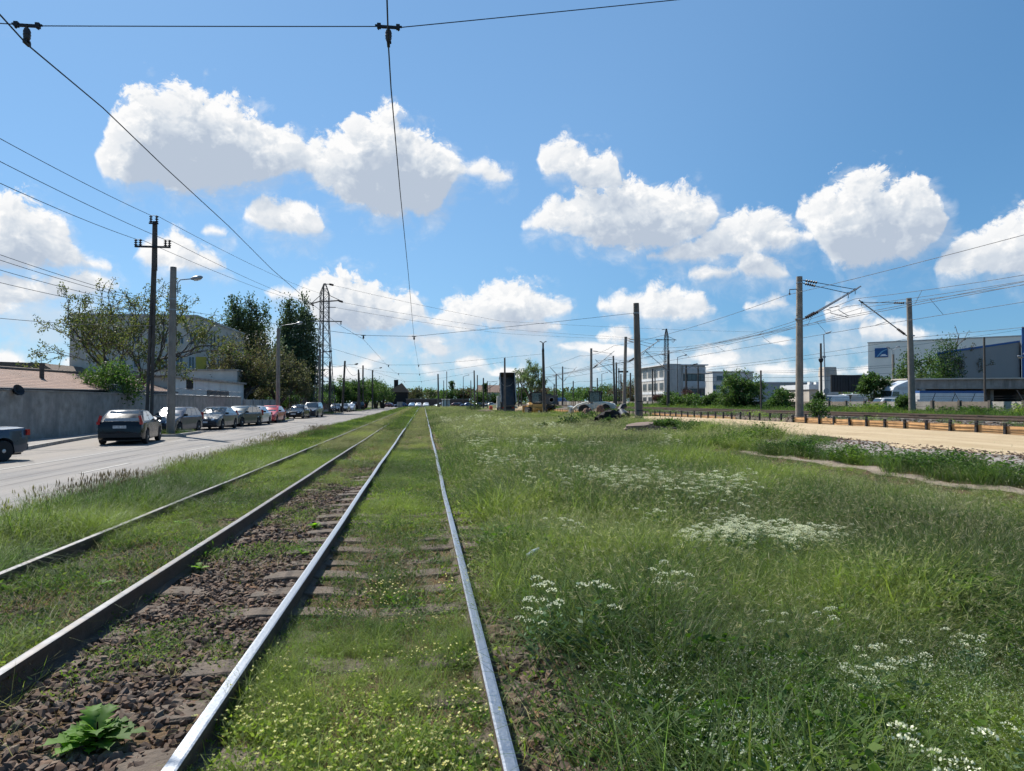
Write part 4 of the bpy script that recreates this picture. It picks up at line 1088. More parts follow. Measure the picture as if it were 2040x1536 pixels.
# white low building
t = thing('white_building', 'low white flat roofed building with one wide dark window behind the wall', 'building', (-21, 68, 0))
mb = MB(); mb.bx(-27, -19.1, 57.0, 79.0, 0, 3.62); child(t, mb, 'wall', 'white')
mb = MB(); mb.bx(-27.2, -18.85, 56.8, 79.25, 3.622, 3.80); child(t, mb, 'roof', 'conc')
q = wpx(412, 455, 779, 790, -19.1); window(t, ('E', -19.1), q[0], q[1], q[2], q[3]+.1, bars=4, pm='darkin', fm='dsteel')
q = wpx(371, 384, 757, 776, -19.1); panel(t, 'doorway', ('E', -19.1), q[0], q[1], q[2], q[3], 'darkin')
# grey annex and taupe main building
t = thing('grey_annex', 'blue grey low annex wall between the tiled shed and the taupe block', 'building', (-24, 73, 0))
mb = MB(); mb.bx(-30, -19.9, 71.5+8, 76+8, 0, 5.1); child(t, mb, 'wall', 'grey')
mb = MB(); mb.bx(-30.2, -19.7, 71.3+8, 76.2+8, 5.102, 5.25); child(t, mb, 'roof', 'conc')
BY, BX0, BX1, BYE, BH = 86.0, -39.8, -26.1, 108.0, 11.6
t = thing('taupe_block', 'three storey taupe office block with yellow panels behind the bare walnut tree', 'building', (-33, 97, 0))
mb = MB(); mb.bx(BX0, BX1, BY, BYE, 0, BH); child(t, mb, 'wall', 'taupe')
mb = MB(); mb.bx(BX0-.12, BX1+.12, BY-.12, BYE+.12, BH+.002, BH+.22); child(t, mb, 'roof', 'grey')
for (a, b, c_, d) in ((322, 334, 663, 684), (352, 366, 668, 686), (377, 392, 662, 687), (230, 246, 664, 684), (262, 278, 664, 684), (292, 306, 664, 684), (322, 334, 708, 735), (350, 365, 706, 735), (375, 388, 710, 735), (235, 250, 708, 733), (265, 280, 708, 733), (207, 219, 714, 728)):
    q = spx(a, b, c_, d, BY); window(t, ('S', BY), *q, bars=2)
for (a, b, c_, d) in ((192, 206, 706, 729), (390, 411, 711, 736)):
    q = spx(a, b, c_, d, BY); panel(t, 'yellow_panel', ('S', BY), *q, 'yellow')
for a in (419, 426, 434, 441, 448, 456):
    q = wpx(a-1.2, a+1.2, 668-(a-419)*-.3, 692, BX1); window(t, ('E', BX1), q[0], q[1], max(.8, q[2]), 2.0)
for a in (424, 436, 449):
    q = wpx(a-3, a+3, 714, 732, BX1); window(t, ('E', BX1), q[0], q[1], q[2], 1.7, bars=2)
t = thing('house', 'distant house with a shallow brown roof at the left edge', 'house', (-44, 80, 0))
mb = MB(); mb.bx(-60, -37.5, 78, 90, 0, 4.6); child(t, mb, 'wall', 'taupe')
mb = MB(); mb.prism([(-61, 4.55), (-36.7, 4.55), (-38.5, 5.7), (-58, 6.3)], 77.5, 90.5, 'xz'); child(t, mb, 'roof', 'roofd')
for a in (10, 22, 60, 100): q = spx(a, a+9, 737, 746, 78); window(t, ('S', 78), *q)
# dark shed at the far end of the road
t = thing('dark_shed', 'dark low house with a pitched roof at the far end of the road', 'house', (-12, 262, 0))
q0 = on_y(775, 255); q1 = on_y(812, 255)
mb = MB(); mb.bx(q0, q1, 255, 266, 0, 5.2); child(t, mb, 'wall', 'darkin')
mb = MB(); mb.prism([(q0-.6, 5.1), (q1+.6, 5.1), ((q0+q1)/2+1.2, 8.4)], 254.5, 266.5, 'xz'); child(t, mb, 'roof', 'roofd')
mb = MB(); mb.bx(q0+1.6, q0+3.1, 258, 259.5, 6.5, 9.6); child(t, mb, 'chimney', 'darkin')
t = thing('kiosk', 'small pale transformer kiosk with a flat cap beside the far crossing', 'kiosk', (9.5, 205, 0))
q0, q1 = on_y(881, 205), on_y(896, 205)
mb = MB(); mb.bx(q0, q1, 205, 207, 0, 2.3); child(t, mb, 'wall', 'white')
mb = MB(); mb.box(((q0+q1)/2, 206, 2.42), (q1-q0+.5, 2.6, .22), taper=.8); child(t, mb, 'roof', 'conc')
panel(t, 'door', ('S', 205), (q0+q1)/2+.35, 1.1, .8, 1.9, 'grey')
t = thing('long_wall', 'long dark brick wall behind the cars at the far crossing', 'wall', (8, 252, 0))
mb = MB(); mb.bx(-6, 16, 251, 251.4, 0, 2.6); child(t, mb, 'wall', mat('dark_brick', (.10, .07, .06), .9, var=.3, scale=4))
mb = MB(); mb.bx(-6.1, 16.1, 250.95, 251.45, 2.602, 2.75); child(t, mb, 'coping', 'conc')
t = thing('red_roof_house', 'long house with a faded red roof far beyond the dump truck', 'house', (35, 330, 0))
q0, q1 = on_y(955, 330), on_y(1000, 330)
mb = MB(); mb.bx(q0, q1, 330, 342, 0, 6.2); child(t, mb, 'wall', 'taupe')
mb = MB(); mb.add([(q0-.5, 329.4, 6.1), (q1+.5, 329.4, 6.1), (q1+.5, 336, 9.6), (q0-.5, 336, 9.6), (q1+.5, 342.6, 6.1), (q0-.5, 342.6, 6.1)], [(0, 1, 2, 3), (3, 2, 4, 5), (0, 3, 5), (1, 4, 2)])
child(t, mb, 'roof', 'tile')

# ------------------------------------------------------------------ right: railway, shoring, fence
for X, lab in ((23.3, 'rusty railway rail nearest the timber shoring'), (24.8, 'inner rusty rail of the nearer railway line'), (27.8, 'inner rusty rail of the further railway line'), (29.3, 'rusty railway rail nearest the concrete fence')):
    mb = MB(); prof = [(X+a_, b_) for a_, b_ in [(-.07, .93), (.07, .93), (.015, .97), (.015, 1.03), (.036, 1.04), (.036, 1.085), (-.036, 1.085), (-.036, 1.04), (-.015, 1.03), (-.015, .97)]]
    mb.prism(prof, 5, 330, 'xz'); tag(mb.build('railway_rail', M['rust']), lab, 'rail')
mb = MB()
for Xc in (24.05, 28.55):
    for yy in np.arange(14, 90, .65): mb.box((Xc, yy, .90), (2.5, .25, .16))
tag(mb.build('railway_sleepers', M['conc']), kind='stuff')
t = thing('timber_shoring', 'orange board shoring held by dark steel posts along the sandy haul road', 'retaining wall', (20.1, 20, .6))
for i, yy in enumerate(np.arange(12, 35.6, 1.3)):
    mb = MB()
    for k in range(2): mb.box((20.10+random.uniform(0, .025), yy+.65, .74+.145*k), (.035, 1.27, .14), rz=random.uniform(-.008, .008), rx=random.uniform(-.012, .012))
    child(t, mb, 'board', 'board')
for yy in np.arange(44, 60, 1.3): mb = MB(); mb.box((20.10, yy+.65, .70), (.035, 1.27, .16), rx=random.uniform(-.02, .02)); child(t, mb, 'board', 'board')
for yy in np.arange(88, 116, 1.3): mb = MB(); mb.box((20.10, yy+.65, float(gz(20, yy))+.22), (.035, 1.2, .34)); child(t, mb, 'board', 'board')
mb = MB(); mb.box((20.05, 33.0, .80), (.03, 1.2, .08), rx=.35); child(t, mb, 'brace', 'board')
for yy in np.arange(12, 116, 1.3):
    mb = MB(); h = (.42 if yy < 36 else .46)+random.uniform(-.03, .06); g_ = float(gz(20, yy))
    rr = random.uniform(-.05, .05)
    mb.box((20.02, yy, g_+h/2), (.02, .10 if yy < 37 else .07, h), rx=rr); mb.box((20.07, yy, g_+h/2), (.09, .025, h), rx=rr)
    child(t, mb, 'post', 'dsteel')
mb = MB()
for z_ in (.30, .40): mb.tube([(19.98, yy, float(gz(20, yy))+z_+random.uniform(-.03, .03)) for yy in np.arange(20, 62, 1.3)], .012, 4)
child(t, mb, 'rope', 'dsteel')
t = thing('concrete_fence', 'low weathered concrete plank fence along the far side of the railway', 'fence', (36, 20, .85))
PANM = [mat('fence_plank_%s' % n, c, .95, var=.2, scale=3, bump=.4, bscale=30, dirt=(.13, .115, .10), dscale=1, streak=True) for n, c in (('pale', (.36, .33, .285)), ('brown', (.20, .165, .13)), ('grey', (.25, .23, .205)))]
k = 0
for yy in np.arange(18, 190, 2.6):
    mb = MB()
    for z_ in range(3): mb.bx(36.0+.01*(z_ % 2), 36.07+.01*(z_ % 2), yy+.1, yy+2.5, .70+.37*z_, 1.06+.37*z_)
    child(t, mb, 'panel', PANM[(0, 1, 1, 2, 0, 1, 2, 1)[k % 8]])
    mb = MB(); mb.box((36.02, yy, 1.27), (.2, .2, 1.2), rx=random.uniform(-.02, .02)); child(t, mb, 'post', 'poled'); k += 1
mb = MB()
for z_ in (1.98, 2.14): mb.tube([(36, yy, z_+.02*math.sin(yy)) for yy in np.arange(18, 60, 2.6)], .012, 4)
for yy in np.arange(18, 60, 5.2): mb.cyl((36, yy, 1.8), (36, yy+.5, 2.5), .02, n=5)
child(t, mb, 'barbed_wire', 'dsteel')

# office block
OX, OY, OH = 45.6, 130.0, 8.7
t = thing('office_block', 'three storey pale grey office block with a curved stair tower beside the railway', 'building', (50, 138, .85))
mb = MB(); mb.bx(OX, 53.6, OY+.6, 148, .8, OH); child(t, mb, 'wall', 'grey')
mb = MB(); mb.prism([(OX-.15, OY+.55), (OX+.4, OY-.1), (OX+1.6, OY-.35), (OX+2.8, OY-.1), (OX+3.3, OY+.58)], .8, OH+.25, 'xy'); child(t, mb, 'stair_tower', 'grey')
mb = MB(); mb.bx(OX-.5, 54.1, OY+.2, 148.3, OH+.002, OH+.22); child(t, mb, 'roof', 'whitep')
for z_, h_ in ((2.2, .9), (5.0, .9), (7.8, .9)):
    mb = MB()
    for k in range(5): mb.bx(OX+3.5, 53.7, OY+.40, OY+.598, z_-.5+k*.24, z_-.5+k*.24+.15)
    child(t, mb, 'louvre_band', 'whitep')
for z_ in (3.6, 6.4): window(t, ('S', OY+.6), OX+5.75, z_, 4.2, 1.3, bars=5, fm='dsteel')
for yy in (132.5, 136, 139.5, 143, 146.3):
    for z_ in (2.0, 4.7, 7.2):
        window(t, ('W', OX), yy, z_, 2.3, 1.5, bars=3)
for z_ in (3.4, 6.1): mb = MB(); mb.bx(OX-.06, OX-.003, 131, 148, z_-.18, z_+.28); child(t, mb, 'sill_band', 'whitep')
# small white building with sign
t = thing('white_block', 'pale two storey block with a dark window beside the leafy trackside tree', 'building', (60, 142, .85))
q = spx(1420, 1500, 742, 802, 142.0)
mb = MB(); mb.bx(q[0]-q[2]/2, q[0]+q[2]/2, 142, 154, .8, q[1]+q[3]/2); child(t, mb, 'wall', 'white')
mb = MB(); mb.bx(q[0]-q[2]/2-.15, q[0]+q[2]/2+.15, 141.85, 154.15, q[1]+q[3]/2+.002, q[1]+q[3]/2+.2); child(t, mb, 'roof', 'grey')
qq = spx(1427, 1452, 748, 759, 142.0); window(t, ('S', 142), *qq, bars=2)
qq = spx(1421, 1432, 768, 775, 142.0); panel(t, 'sign', ('S', 142), *qq, 'signblue')
t = thing('low_warehouse', 'long low blue grey warehouse behind the round trackside bush', 'warehouse', (80, 165, .85))
q = spx(1490, 1665, 763, 802, 165.0)
mb = MB(); mb.bx(q[0]-q[2]/2, q[0]+q[2]/2, 165, 185, .8, q[1]+q[3]/2); child(t, mb, 'wall', 'corrs')
mb = MB(); mb.bx(q[0]-q[2]/2-.2, q[0]+q[2]/2+.2, 164.8, 185.2, q[1]+q[3]/2+.002, q[1]+q[3]/2+.25); child(t, mb, 'roof', 'whitep')
t = thing('dark_roof_house', 'small house with a dark sloping roof right of the office block', 'house', (55, 160, .85))
q0, q1 = on_y(1396, 160), on_y(1424, 160)
mb = MB(); mb.bx(q0, q1, 160, 168, .8, 3.0); child(t, mb, 'wall', 'taupe')
mb = MB(); mb.prism([(q0-.3, 3.0), (q1+.3, 3.0), (q1+.3, 5.4)], 159.6, 168.4, 'xz'); child(t, mb, 'roof', 'roofd')
t = thing('white_showroom', 'white single storey building with a blue sign and roof boxes left of the billboard', 'building', (68, 122, .85))
q = spx(1612, 1662, 766, 800, 122.0); zt = q[1]+q[3]/2
mb = MB(); mb.bx(q[0]-q[2]/2, q[0]+q[2]/2, 122, 132, .8, zt-.9); child(t, mb, 'wall', 'taupe')
mb = MB(); mb.bx(q[0]-q[2]/2-.2, q[0]+q[2]/2+.2, 121.7, 132.2, zt-.898, zt); child(t, mb, 'fascia', 'whitep')
mb = MB()
for i in range(3): mb.bx(q[0]-q[2]/2+.2+1.25*i, q[0]-q[2]/2+.7+1.25*i, 122.2, 123, zt+.002, zt+.5)
child(t, mb, 'roof_box', 'white')
qq = spx(1638, 1648, 764, 776, 121.7); so_ = panel(t, 'sign', ('S', 121.7), *qq, 'signblue')
mb = MB(); mb.add([(qq[0]-.3, 121.655, qq[1]-.35), (qq[0]-.1, 121.655, qq[1]-.35), (qq[0]+.3, 121.655, qq[1]+.35), (qq[0]+.12, 121.655, qq[1]+.35)], [(0, 1, 2, 3)]); child(t, mb, 'sign_stroke', 'signlight')
t = thing('white_tower', 'narrow white tower with a beige boxed top behind the dark billboard', 'tower', (63, 112, .85))
q = spx(1644, 1667, 731, 800, 112.0); zt = q[1]+q[3]/2
mb = MB(); mb.bx(q[0]-q[2]/2, q[0]+q[2]/2+.3, 112, 114, .8, zt-1.5); child(t, mb, 'wall', 'white')
mb = MB(); mb.box((q[0], 113, zt-.75), (q[2]+.1, 2.1, 1.5), taper=.92); child(t, mb, 'top_box', 'taupe')
mb = MB(); mb.bx(q[0]-.55, q[0]+.55, 111.9, 111.99, zt-1.3, zt-.45); child(t, mb, 'panel', 'grey')
# billboard seen from behind
t = thing('billboard', 'big dark billboard seen from behind on a forked steel leg', 'billboard', (57, 95, .85))
q = spx(1656, 1723, 747, 781, 95.0)
for i in range(2):
    mb = MB(); a = q[0]-q[2]/2+q[2]/2*i
    mb.bx(a+.02, a+q[2]/2-.02, 95, 95.25, q[1]-q[3]/2, q[1]+q[3]/2)
    for j in range(6): mb.bx(a+.1+j*q[2]/12, a+.16+j*q[2]/12, 94.94, 94.998, q[1]-q[3]/2, q[1]+q[3]/2)
    child(t, mb, 'back_panel', 'dsteel')
mb = MB(); zb = q[1]-q[3]/2
mb.tube([(q[0], 95.1, .8), (q[0], 95.1, 2.2)], .2, 8); mb.tube([(q[0], 95.1, 2.1), (q[0]-1.1, 95.1, zb+.05)], .1, 6); mb.tube([(q[0], 95.1, 2.1), (q[0]+1.1, 95.1, zb+.05)], .1, 6)
child(t, mb, 'leg', 'steel')
# concrete canopy depot
t = thing('depot_canopy', 'flat roofed concrete depot with white panels and a dark open bay', 'building', (72, 96, .85))
CYY = 92.0; x0 = on_y(1808, CYY); x1 = on_y(2110, CYY)
mb = MB(); mb.add([(x0, CYY, 3.55), (x1, CYY-6, 3.55), (x1, CYY+8, 3.55), (x0, CYY+10, 3.55), (x0, CYY, 4.82), (x1, CYY-6, 4.95), (x1, CYY+8, 4.95), (x0, CYY+10, 4.82)], [(0, 3, 2, 1), (4, 5, 6, 7), (0, 1, 5, 4), (1, 2, 6, 5), (2, 3, 7, 6), (3, 0, 4, 7)]); child(t, mb, 'fascia', 'conc')
mb = MB(); mb.add([(x0-.3, CYY-.3, 4.83), (x1, CYY-6.3, 4.96), (x1, CYY+8, 4.96), (x0-.3, CYY+10, 4.83), (x0-.3, CYY-.3, 5.02), (x1, CYY-6.3, 5.15), (x1, CYY+8, 5.15), (x0-.3, CYY+10, 5.02)], [(0, 3, 2, 1), (4, 5, 6, 7), (0, 1, 5, 4), (1, 2, 6, 5), (2, 3, 7, 6), (3, 0, 4, 7)]); child(t, mb, 'roof', 'taupe')
mb = MB(); mb.bx(x0+.2, x1, CYY+6, CYY+6.3, .8, 3.54); child(t, mb, 'back_wall', 'darkin')
mb = MB()
for px_ in (1814, 1830, 1965, 2034): xx = on_y(px_, CYY+.1); mb.bx(xx-.25, xx+.25, CYY-1.2+.3, CYY+.8, .8, 3.545)
child(t, mb, 'column', 'conc')
# blue trimmed shed
t = thing('blue_trim_shed', 'grey metal shed with bright blue edging and sloping roof above the depot', 'shed', (90, 118, .85))
SY = 116.0; xa, xb = on_y(1871, SY), on_y(2032, SY); za, zb = zof(706, xa, SY), zof(682, xb, SY)
DX, DY = 10.5, 11.0      # the shed runs away from the viewer
def slantbox(mb, pts, y, dx=DX, dy=DY):
    n_ = len(pts); mb.add([(u_, y, w_) for u_, w_ in pts]+[(u_+dx, y+dy, w_) for u_, w_ in pts], [tuple(range(n_)), tuple(range(n_, 2*n_))[::-1]]+[(i, i+n_, (i+1) % n_+n_, (i+1) % n_) for i in range(n_)])
mb = MB(); slantbox(mb, [(xa, .8), (xb, .8), (xb, zb), (xa, za)], SY); child(t, mb, 'wall', 'corrg')
mb = MB(); slantbox(mb, [(xa-.5, za+.003), (xb, zb+.003), (xb, zb+.34), (xa-.5, za+.34)], SY-.12); mb.bx(xa-.25, xa+.05, SY-.08, SY-.004, .8, za)
child(t, mb, 'blue_edging', 'blue')
xc = on_y(2070, SY); zc = zof(655, xb, SY)
mb = MB(); slantbox(mb, [(xb+.002, .8), (xc, .8), (xc, zc), (xb+.002, zc)], SY-.5); child(t, mb, 'taller_bay', 'corrg')
mb = MB(); mb.bx(xb+.002, xb+.45, SY-.6, SY-.502, .8, zc); slantbox(mb, [(xb-.05, zc+.002), (xc, zc+.002), (xc, zc+.3), (xb-.05, zc+.3)], SY-.65); child(t, mb, 'blue_edging', 'blue')
# big grey warehouse with the blue sign
pA = (on_y(1730, 168.0), 168.0); pB = (on_y(2036, 146.0), 146.0)
dx, dy = pB[0]-pA[0], pB[1]-pA[1]; LW = math.hypot(dx, dy); ANG = math.atan2(dy, dx)
t = thing('big_warehouse', 'huge pale grey ribbed warehouse with a blue sign board', 'warehouse', (pA[0], pA[1], 0), ANG)
zt = zof(684, *pA)
mb = MB(); mb.bx(0, LW+16, 0, 40, .5, zt); mb.build('wall', M['corr'], t)
mb = MB(); mb.bx(-.1, LW+16.1, -.1, 40.1, zt+.002, zt+.3); mb.build('roof_edge', M['grey'], t)
mb = MB(); mb.bx(.5, LW, -.12, -.003, 4.9, 5.2); mb.bx(.5, LW, -.12, -.003, 2.6, 2.9); mb.build('base_band', M['whitep'], t)
def on_wh(px, py):
    d = ray(px, py); nx_, ny_ = -math.sin(ANG), math.cos(ANG); tt = (pA[0]*nx_+pA[1]*ny_)/(d.x*nx_+d.y*ny_); p = EYE+d*tt
    return (p.x-pA[0])*math.cos(ANG)+(p.y-pA[1])*math.sin(ANG), p.z
u0, w1 = on_wh(1743, 694); u1, w0 = on_wh(1769, 711.5)
mb = MB(); mb.bx(u0, u1, -.22, -.004, w0, w1); sg = mb.build('sign', M['signblue'], t)
mb = MB(); pts = [(u0+(u1-u0)*a, w0+(w1-w0)*b) for a, b in ((.12, .06), (.30, .34), (.50, .62), (.70, .78), (.97, .88), (.97, .80), (.72, .68), (.54, .50), (.36, .22), (.22, .06))]
mb.prism(pts, -.26, -.224, 'xz'); mb.build('sign_swoosh', M['signlight'], sg)
mb = MB(); pts = [(u0+(u1-u0)*a, w0+(w1-w0)*b) for a, b in ((.36, .12), (.48, .20), (.55, .32), (.80, .34), (.86, .24), (.96, .20), (.95, .13), (.60, .13))]
mb.prism(pts, -.265, -.224, 'xz'); mb.build('sign_emblem', M['signwhite'], sg)
# ------------------------------------------------------------------ cars
def paint(name, col, metal=.35, rough=.32): return mat(name, col, rough, metal=metal, spec=.5, var=.06, scale=2, coat=.6, dirt=tuple(c*.8+.008 for c in col), dscale=1.2)
M['tyre'] = mat('tyre_rubber', (.018, .018, .019), .85, var=.3, scale=12)
M['rim'] = mat('alloy_rim', (.42, .43, .45), .35, metal=.9, var=.1, scale=10)
M['carglass'] = mat('car_glass', (.030, .040, .045), .04, spec=.9, var=.1, scale=1, coat=1.0)
M['blackp'] = mat('black_plastic', (.02, .02, .021), .6, var=.2)
M['lamp'] = mat('headlamp_lens', (.55, .57, .58), .12, spec=.8, var=.1, coat=.8)
M['tail'] = mat('tail_lamp_red', (.38, .02, .02), .2, var=.1, coat=.6)
M['plate'] = mat('number_plate', (.62, .63, .63), .5, var=.05)
M['ink'] = mat('plate_ink', (.02, .02, .02), .7, var=.1)
TYPES = {  # L, W, H, belt, hood(front z), rear z, cabin base rear/front, roof rear/front (fractions from the tail)
 'hatch': (4.30, 1.82, 1.46, .97, .72, .97, .025, .71, .225, .47),
 'wagon': (4.50, 1.80, 1.49, .98, .73, .97, .015, .72, .12, .48),
 'sedan': (4.45, 1.76, 1.46, .96, .72, 1.00, .17, .70, .32, .52),
 'suv':   (4.60, 1.86, 1.72, 1.10, .88, 1.08, .012, .70, .06, .53),
 'van':   (4.90, 1.90, 1.95, 1.15, .98, 1.12, .008, .82, .015, .68),
}
_cache = {}
def car_meshes(kind):
    if kind in _cache: return _cache[kind]
    L, W, H, belt, hood, tail, cr, cf, rr, rf = TYPES[kind]
    wheel_r = .315 if kind not in ('suv', 'van') else .35
    yr, yf = -L/2+.19*L, L/2-.205*L
    out = {}
    st = sorted(set([0, .006, .02, .05, .1] + list(np.linspace(.04, .34, 19)) + list(np.linspace(.36, .64, 6)) + list(np.linspace(.64, .94, 19)) + [.96, .98, .993, 1.0]))
    mb = MB(); n = 13
    for t_ in st:
        y = -L/2+t_*L
        w = W/2*(1-.10*max(0, (abs(t_-.5)-.36)/.14)**2.2 - .02*abs(t_-.5)*2)
        if t_ < .02: zt = np.interp(t_, [0, .02], [tail*.80, tail])
        else: zt = np.interp(t_, [.02, cr+.02, cf-.02, cf+.06, .90, .97, 1.0], [tail, belt+.01, belt+.005, belt, hood+.10, hood, hood-.17])
        zb = np.interp(t_, [0, .03, .97, 1], [.34, .20, .19, .30])
        for yc in (yr, yf):
            dd = abs(y-yc); Rr = wheel_r+.055
            if dd < Rr: zb = max(zb, wheel_r+math.sqrt(Rr*Rr-dd*dd)-.01)
        zm = (zb+zt)/2
        half = [(w*.86, zb), (w*.985, min(zb+.05, zt-.06)), (w, max(zb+.06, min(.58, zt-.10)) if zb < .5 else zb+.04), (w*.985, zt-.075), (w*.93, zt-.015), (w*.55, zt+.012)]
        pts = half + [(0, zt+.022)] + [(-a, b) for a, b in half[::-1]]
        mb.v += [(a, y, b) for a, b in pts]
    k = 13
    for i in range(len(st)-1):
        for j in range(k-1): mb.f.append((i*k+j, i*k+j+1, (i+1)*k+j+1, (i+1)*k+j))
        mb.f.append((i*k+k-1, i*k, (i+1)*k, (i+1)*k+k-1))
    mb.f.append(tuple(range(k))); mb.f.append(tuple(range((len(st)-1)*k, len(st)*k))); mb.mi = [0]*len(mb.f)
    # greenhouse shell
    wb, wr = W/2*.925, W/2*.70 if kind != 'van' else W/2*.86
    lv = []
    for s_, z_ in ((0, belt-.06), (.45, None), (.88, None), (1.0, None), (1.0, None)):
        pass
    levels = [(0.0, belt-.05), (.5, belt+(H-belt)*.5), (.90, H-.055), (.975, H-.012), (1.0, H)]
    for li, (s_, z_) in enumerate(levels):
        y0 = -L/2+L*(cr+(rr-cr)*s_); y1 = -L/2+L*(cf+(rf-cf)*s_); w = wb+(wr-wb)*s_
        if li == 3: y0 += .08; y1 -= .10; w -= .07
        if li == 4: y0 += .28; y1 -= .34; w -= .28
        c = .10
        lv.append([(-w, y0+c, z_), (-w*.82, y0, z_), (0, y0-.03, z_), (w*.82, y0, z_), (w, y0+c, z_), (w*1.005, (y0+y1)/2, z_), (w, y1-c*1.6, z_), (w*.82, y1, z_), (0, y1+.07, z_), (-w*.82, y1, z_), (-w, y1-c*1.6, z_), (-w*1.005, (y0+y1)/2, z_)])
    o = len(mb.v); kk = 12
    for l_ in lv: mb.v += l_
    for i in range(len(lv)-1):
        for j in range(kk): mb.f.append((o+i*kk+j, o+i*kk+(j+1) % kk, o+(i+1)*kk+(j+1) % kk, o+(i+1)*kk+j))
    mb.f.append(tuple(o+(len(lv)-1)*kk+j for j in range(kk))); mb.mi = [0]*len(mb.f)
    out['body'] = mb
    # glass on the shell between levels 0 and 2
    def shell(fx, s_):      # fx: perimeter point list index fraction -> use explicit sides
        pass
    def lvl(s_):
        z_ = belt-.05+(H-.055-belt+.05)*s_; ss = s_*.90
        y0 = -L/2+L*(cr+(rr-cr)*ss); y1 = -L/2+L*(cf+(rf-cf)*ss); w = wb+(wr-wb)*ss
        return y0, y1, w, z_
    def front(sign):
        g = MB(); a = lvl(.14); b = lvl(.97); off = .014
        def row(q):
            y0, y1, w, z_ = q
            yy = (y1 if sign > 0 else y0)
            return [(-w*.80, yy+sign*off, z_+.008), (0, yy+sign*(off+(.07 if sign > 0 else .03)), z_+.008), (w*.80, yy+sign*off, z_+.008)]
        m_ = tuple((p+q)/2 for p, q in zip(a, b))
        g.add(row(a)+row(m_)+row(b), [(0, 1, 4, 3), (1, 2, 5, 4), (3, 4, 7, 6), (4, 5, 8, 7)]); return g
    out['windscreen'] = front(1)
    if kind != 'van': out['rear_window'] = front(-1)
    a = lvl(.16); b = lvl(.93)
    for sd_ in (-1, 1):
        L_ = []
        spans = ((.09, .46), (.49, .86)) if kind in ('hatch', 'sedan') else ((.05, .26), (.285, .55), (.58, .87)) if kind != 'van' else ((.70, .92),)
        for f0, f1 in spans:
            g = MB()
            def pt(q, f, z=0): y0, y1, w, z_ = q; return (sd_*(w+.012), y0+(y1-y0)*f, z_)
            g.add([pt(a, f0), pt(a, f1), pt(b, min(f1, .955)), pt(b, max(f0, .05))], [(0, 1, 2, 3)]); L_.append(g)
        out[f'side{sd_}'] = L_
    wt_ = MB(); wt_.lathe((-.10, 0, 0), [(wheel_r*.62, 0), (wheel_r*.9, .0), (wheel_r, .035), (wheel_r, .165), (wheel_r*.9, .2), (wheel_r*.62, .2)], 22, axis=(1, 0, 0)); out['tyre'] = wt_
    rm = MB(); rm.lathe((.075, 0, 0), [(wheel_r*.645, 0), (wheel_r*.645, .02), (wheel_r*.56, .022), (wheel_r*.56, .004)], 22, axis=(1, 0, 0))
    for q in range(5):
        an = q*2*math.pi/5
        rm.box((.088, math.sin(an)*wheel_r*.33, math.cos(an)*wheel_r*.33), (.022, wheel_r*.19, wheel_r*.60), rx=-an, taper=1.0)
    rm.lathe((.08, 0, 0), [(.06, 0), (.06, .022), (.03, .03)], 10, axis=(1, 0, 0)); out['rim'] = rm
    out['wheels'] = [(sx*(W/2-.10), y, wheel_r, 0 if sx > 0 else math.pi) for sx in (-1, 1) for y in (yr, yf)]
    wf, zf = W/2, hood
    for sd_ in (-1, 1):
        h = MB(); y1 = L/2
        h.add([(sd_*wf*.50, y1-.012, zf-.10), (sd_*wf*.86, y1-.115, zf-.09), (sd_*wf*.955, y1-.42, zf+.045), (sd_*wf*.80, y1-.30, zf+.055), (sd_*wf*.52, y1-.09, zf+.0),
               (sd_*wf*.50, y1-.20, zf-.16), (sd_*wf*.86, y1-.30, zf-.16)], [(0, 1, 2, 3, 4), (0, 5, 6, 1)])
        out[f'head{sd_}'] = h
        tl = MB()
        if kind in ('hatch',): 
            for (x_, y_, z_, sx, sz) in ((.86, .12, belt+.10, .11, .30), (.905, .055, belt-.06, .13, .12)): tl.box((sd_*wf*x_*.97, -L/2+y_+.0, z_), (sx, .07, sz), ry=sd_*-.25 if sz > .2 else 0)
        elif kind in ('sedan',): tl.box((sd_*wf*.82, -L/2+.035, tail-.15), (.26, .10, .18))
        else: tl.box((sd_*wf*.86, -L/2+.04, belt-.02), (.14, .10, .42))
        out[f'tail{sd_}'] = tl
        mr = MB(); ym = -L/2+L*(cf-.055); mr.box((sd_*(wb+.13), ym, belt+.06), (.20, .09, .13), rz=sd_*.15); mr.box((sd_*(wb+.03), ym, belt+.01), (.10, .05, .04)); out[f'mirror{sd_}'] = mr
    bp = MB(); bp.box((0, L/2-.05, .42), (W*.62, .12, .10)); bp.box((0, L/2-.035, hood-.14), (W*.46, .08, .075)); out['grille'] = bp
    rb = MB(); rb.box((0, -L/2+.012, .40), (W*.86, .10, .17)); out['bumper'] = rb
    pf = MB(); pf.box((0, L/2+.012, .50), (.50, .015, .11)); out['platef'] = pf
    pr = MB(); pr.box((0, -L/2-.012+(.0 if kind != 'sedan' else .0), tail-.22), (.50, .018, .11)); out['plater'] = pr
    sill = MB(); sill.bx(-W/2*.80, W/2*.80, -L/2+.15, L/2-.15, .17, .42); out['under'] = sill
    # turn into mesh data
    R_ = {}
    def mk(mb_, nm, m, smooth='auto', bevel=0):
        ob = mb_.build(nm, m, smooth=smooth); me = ob.data; bpy.data.objects.remove(ob); return me
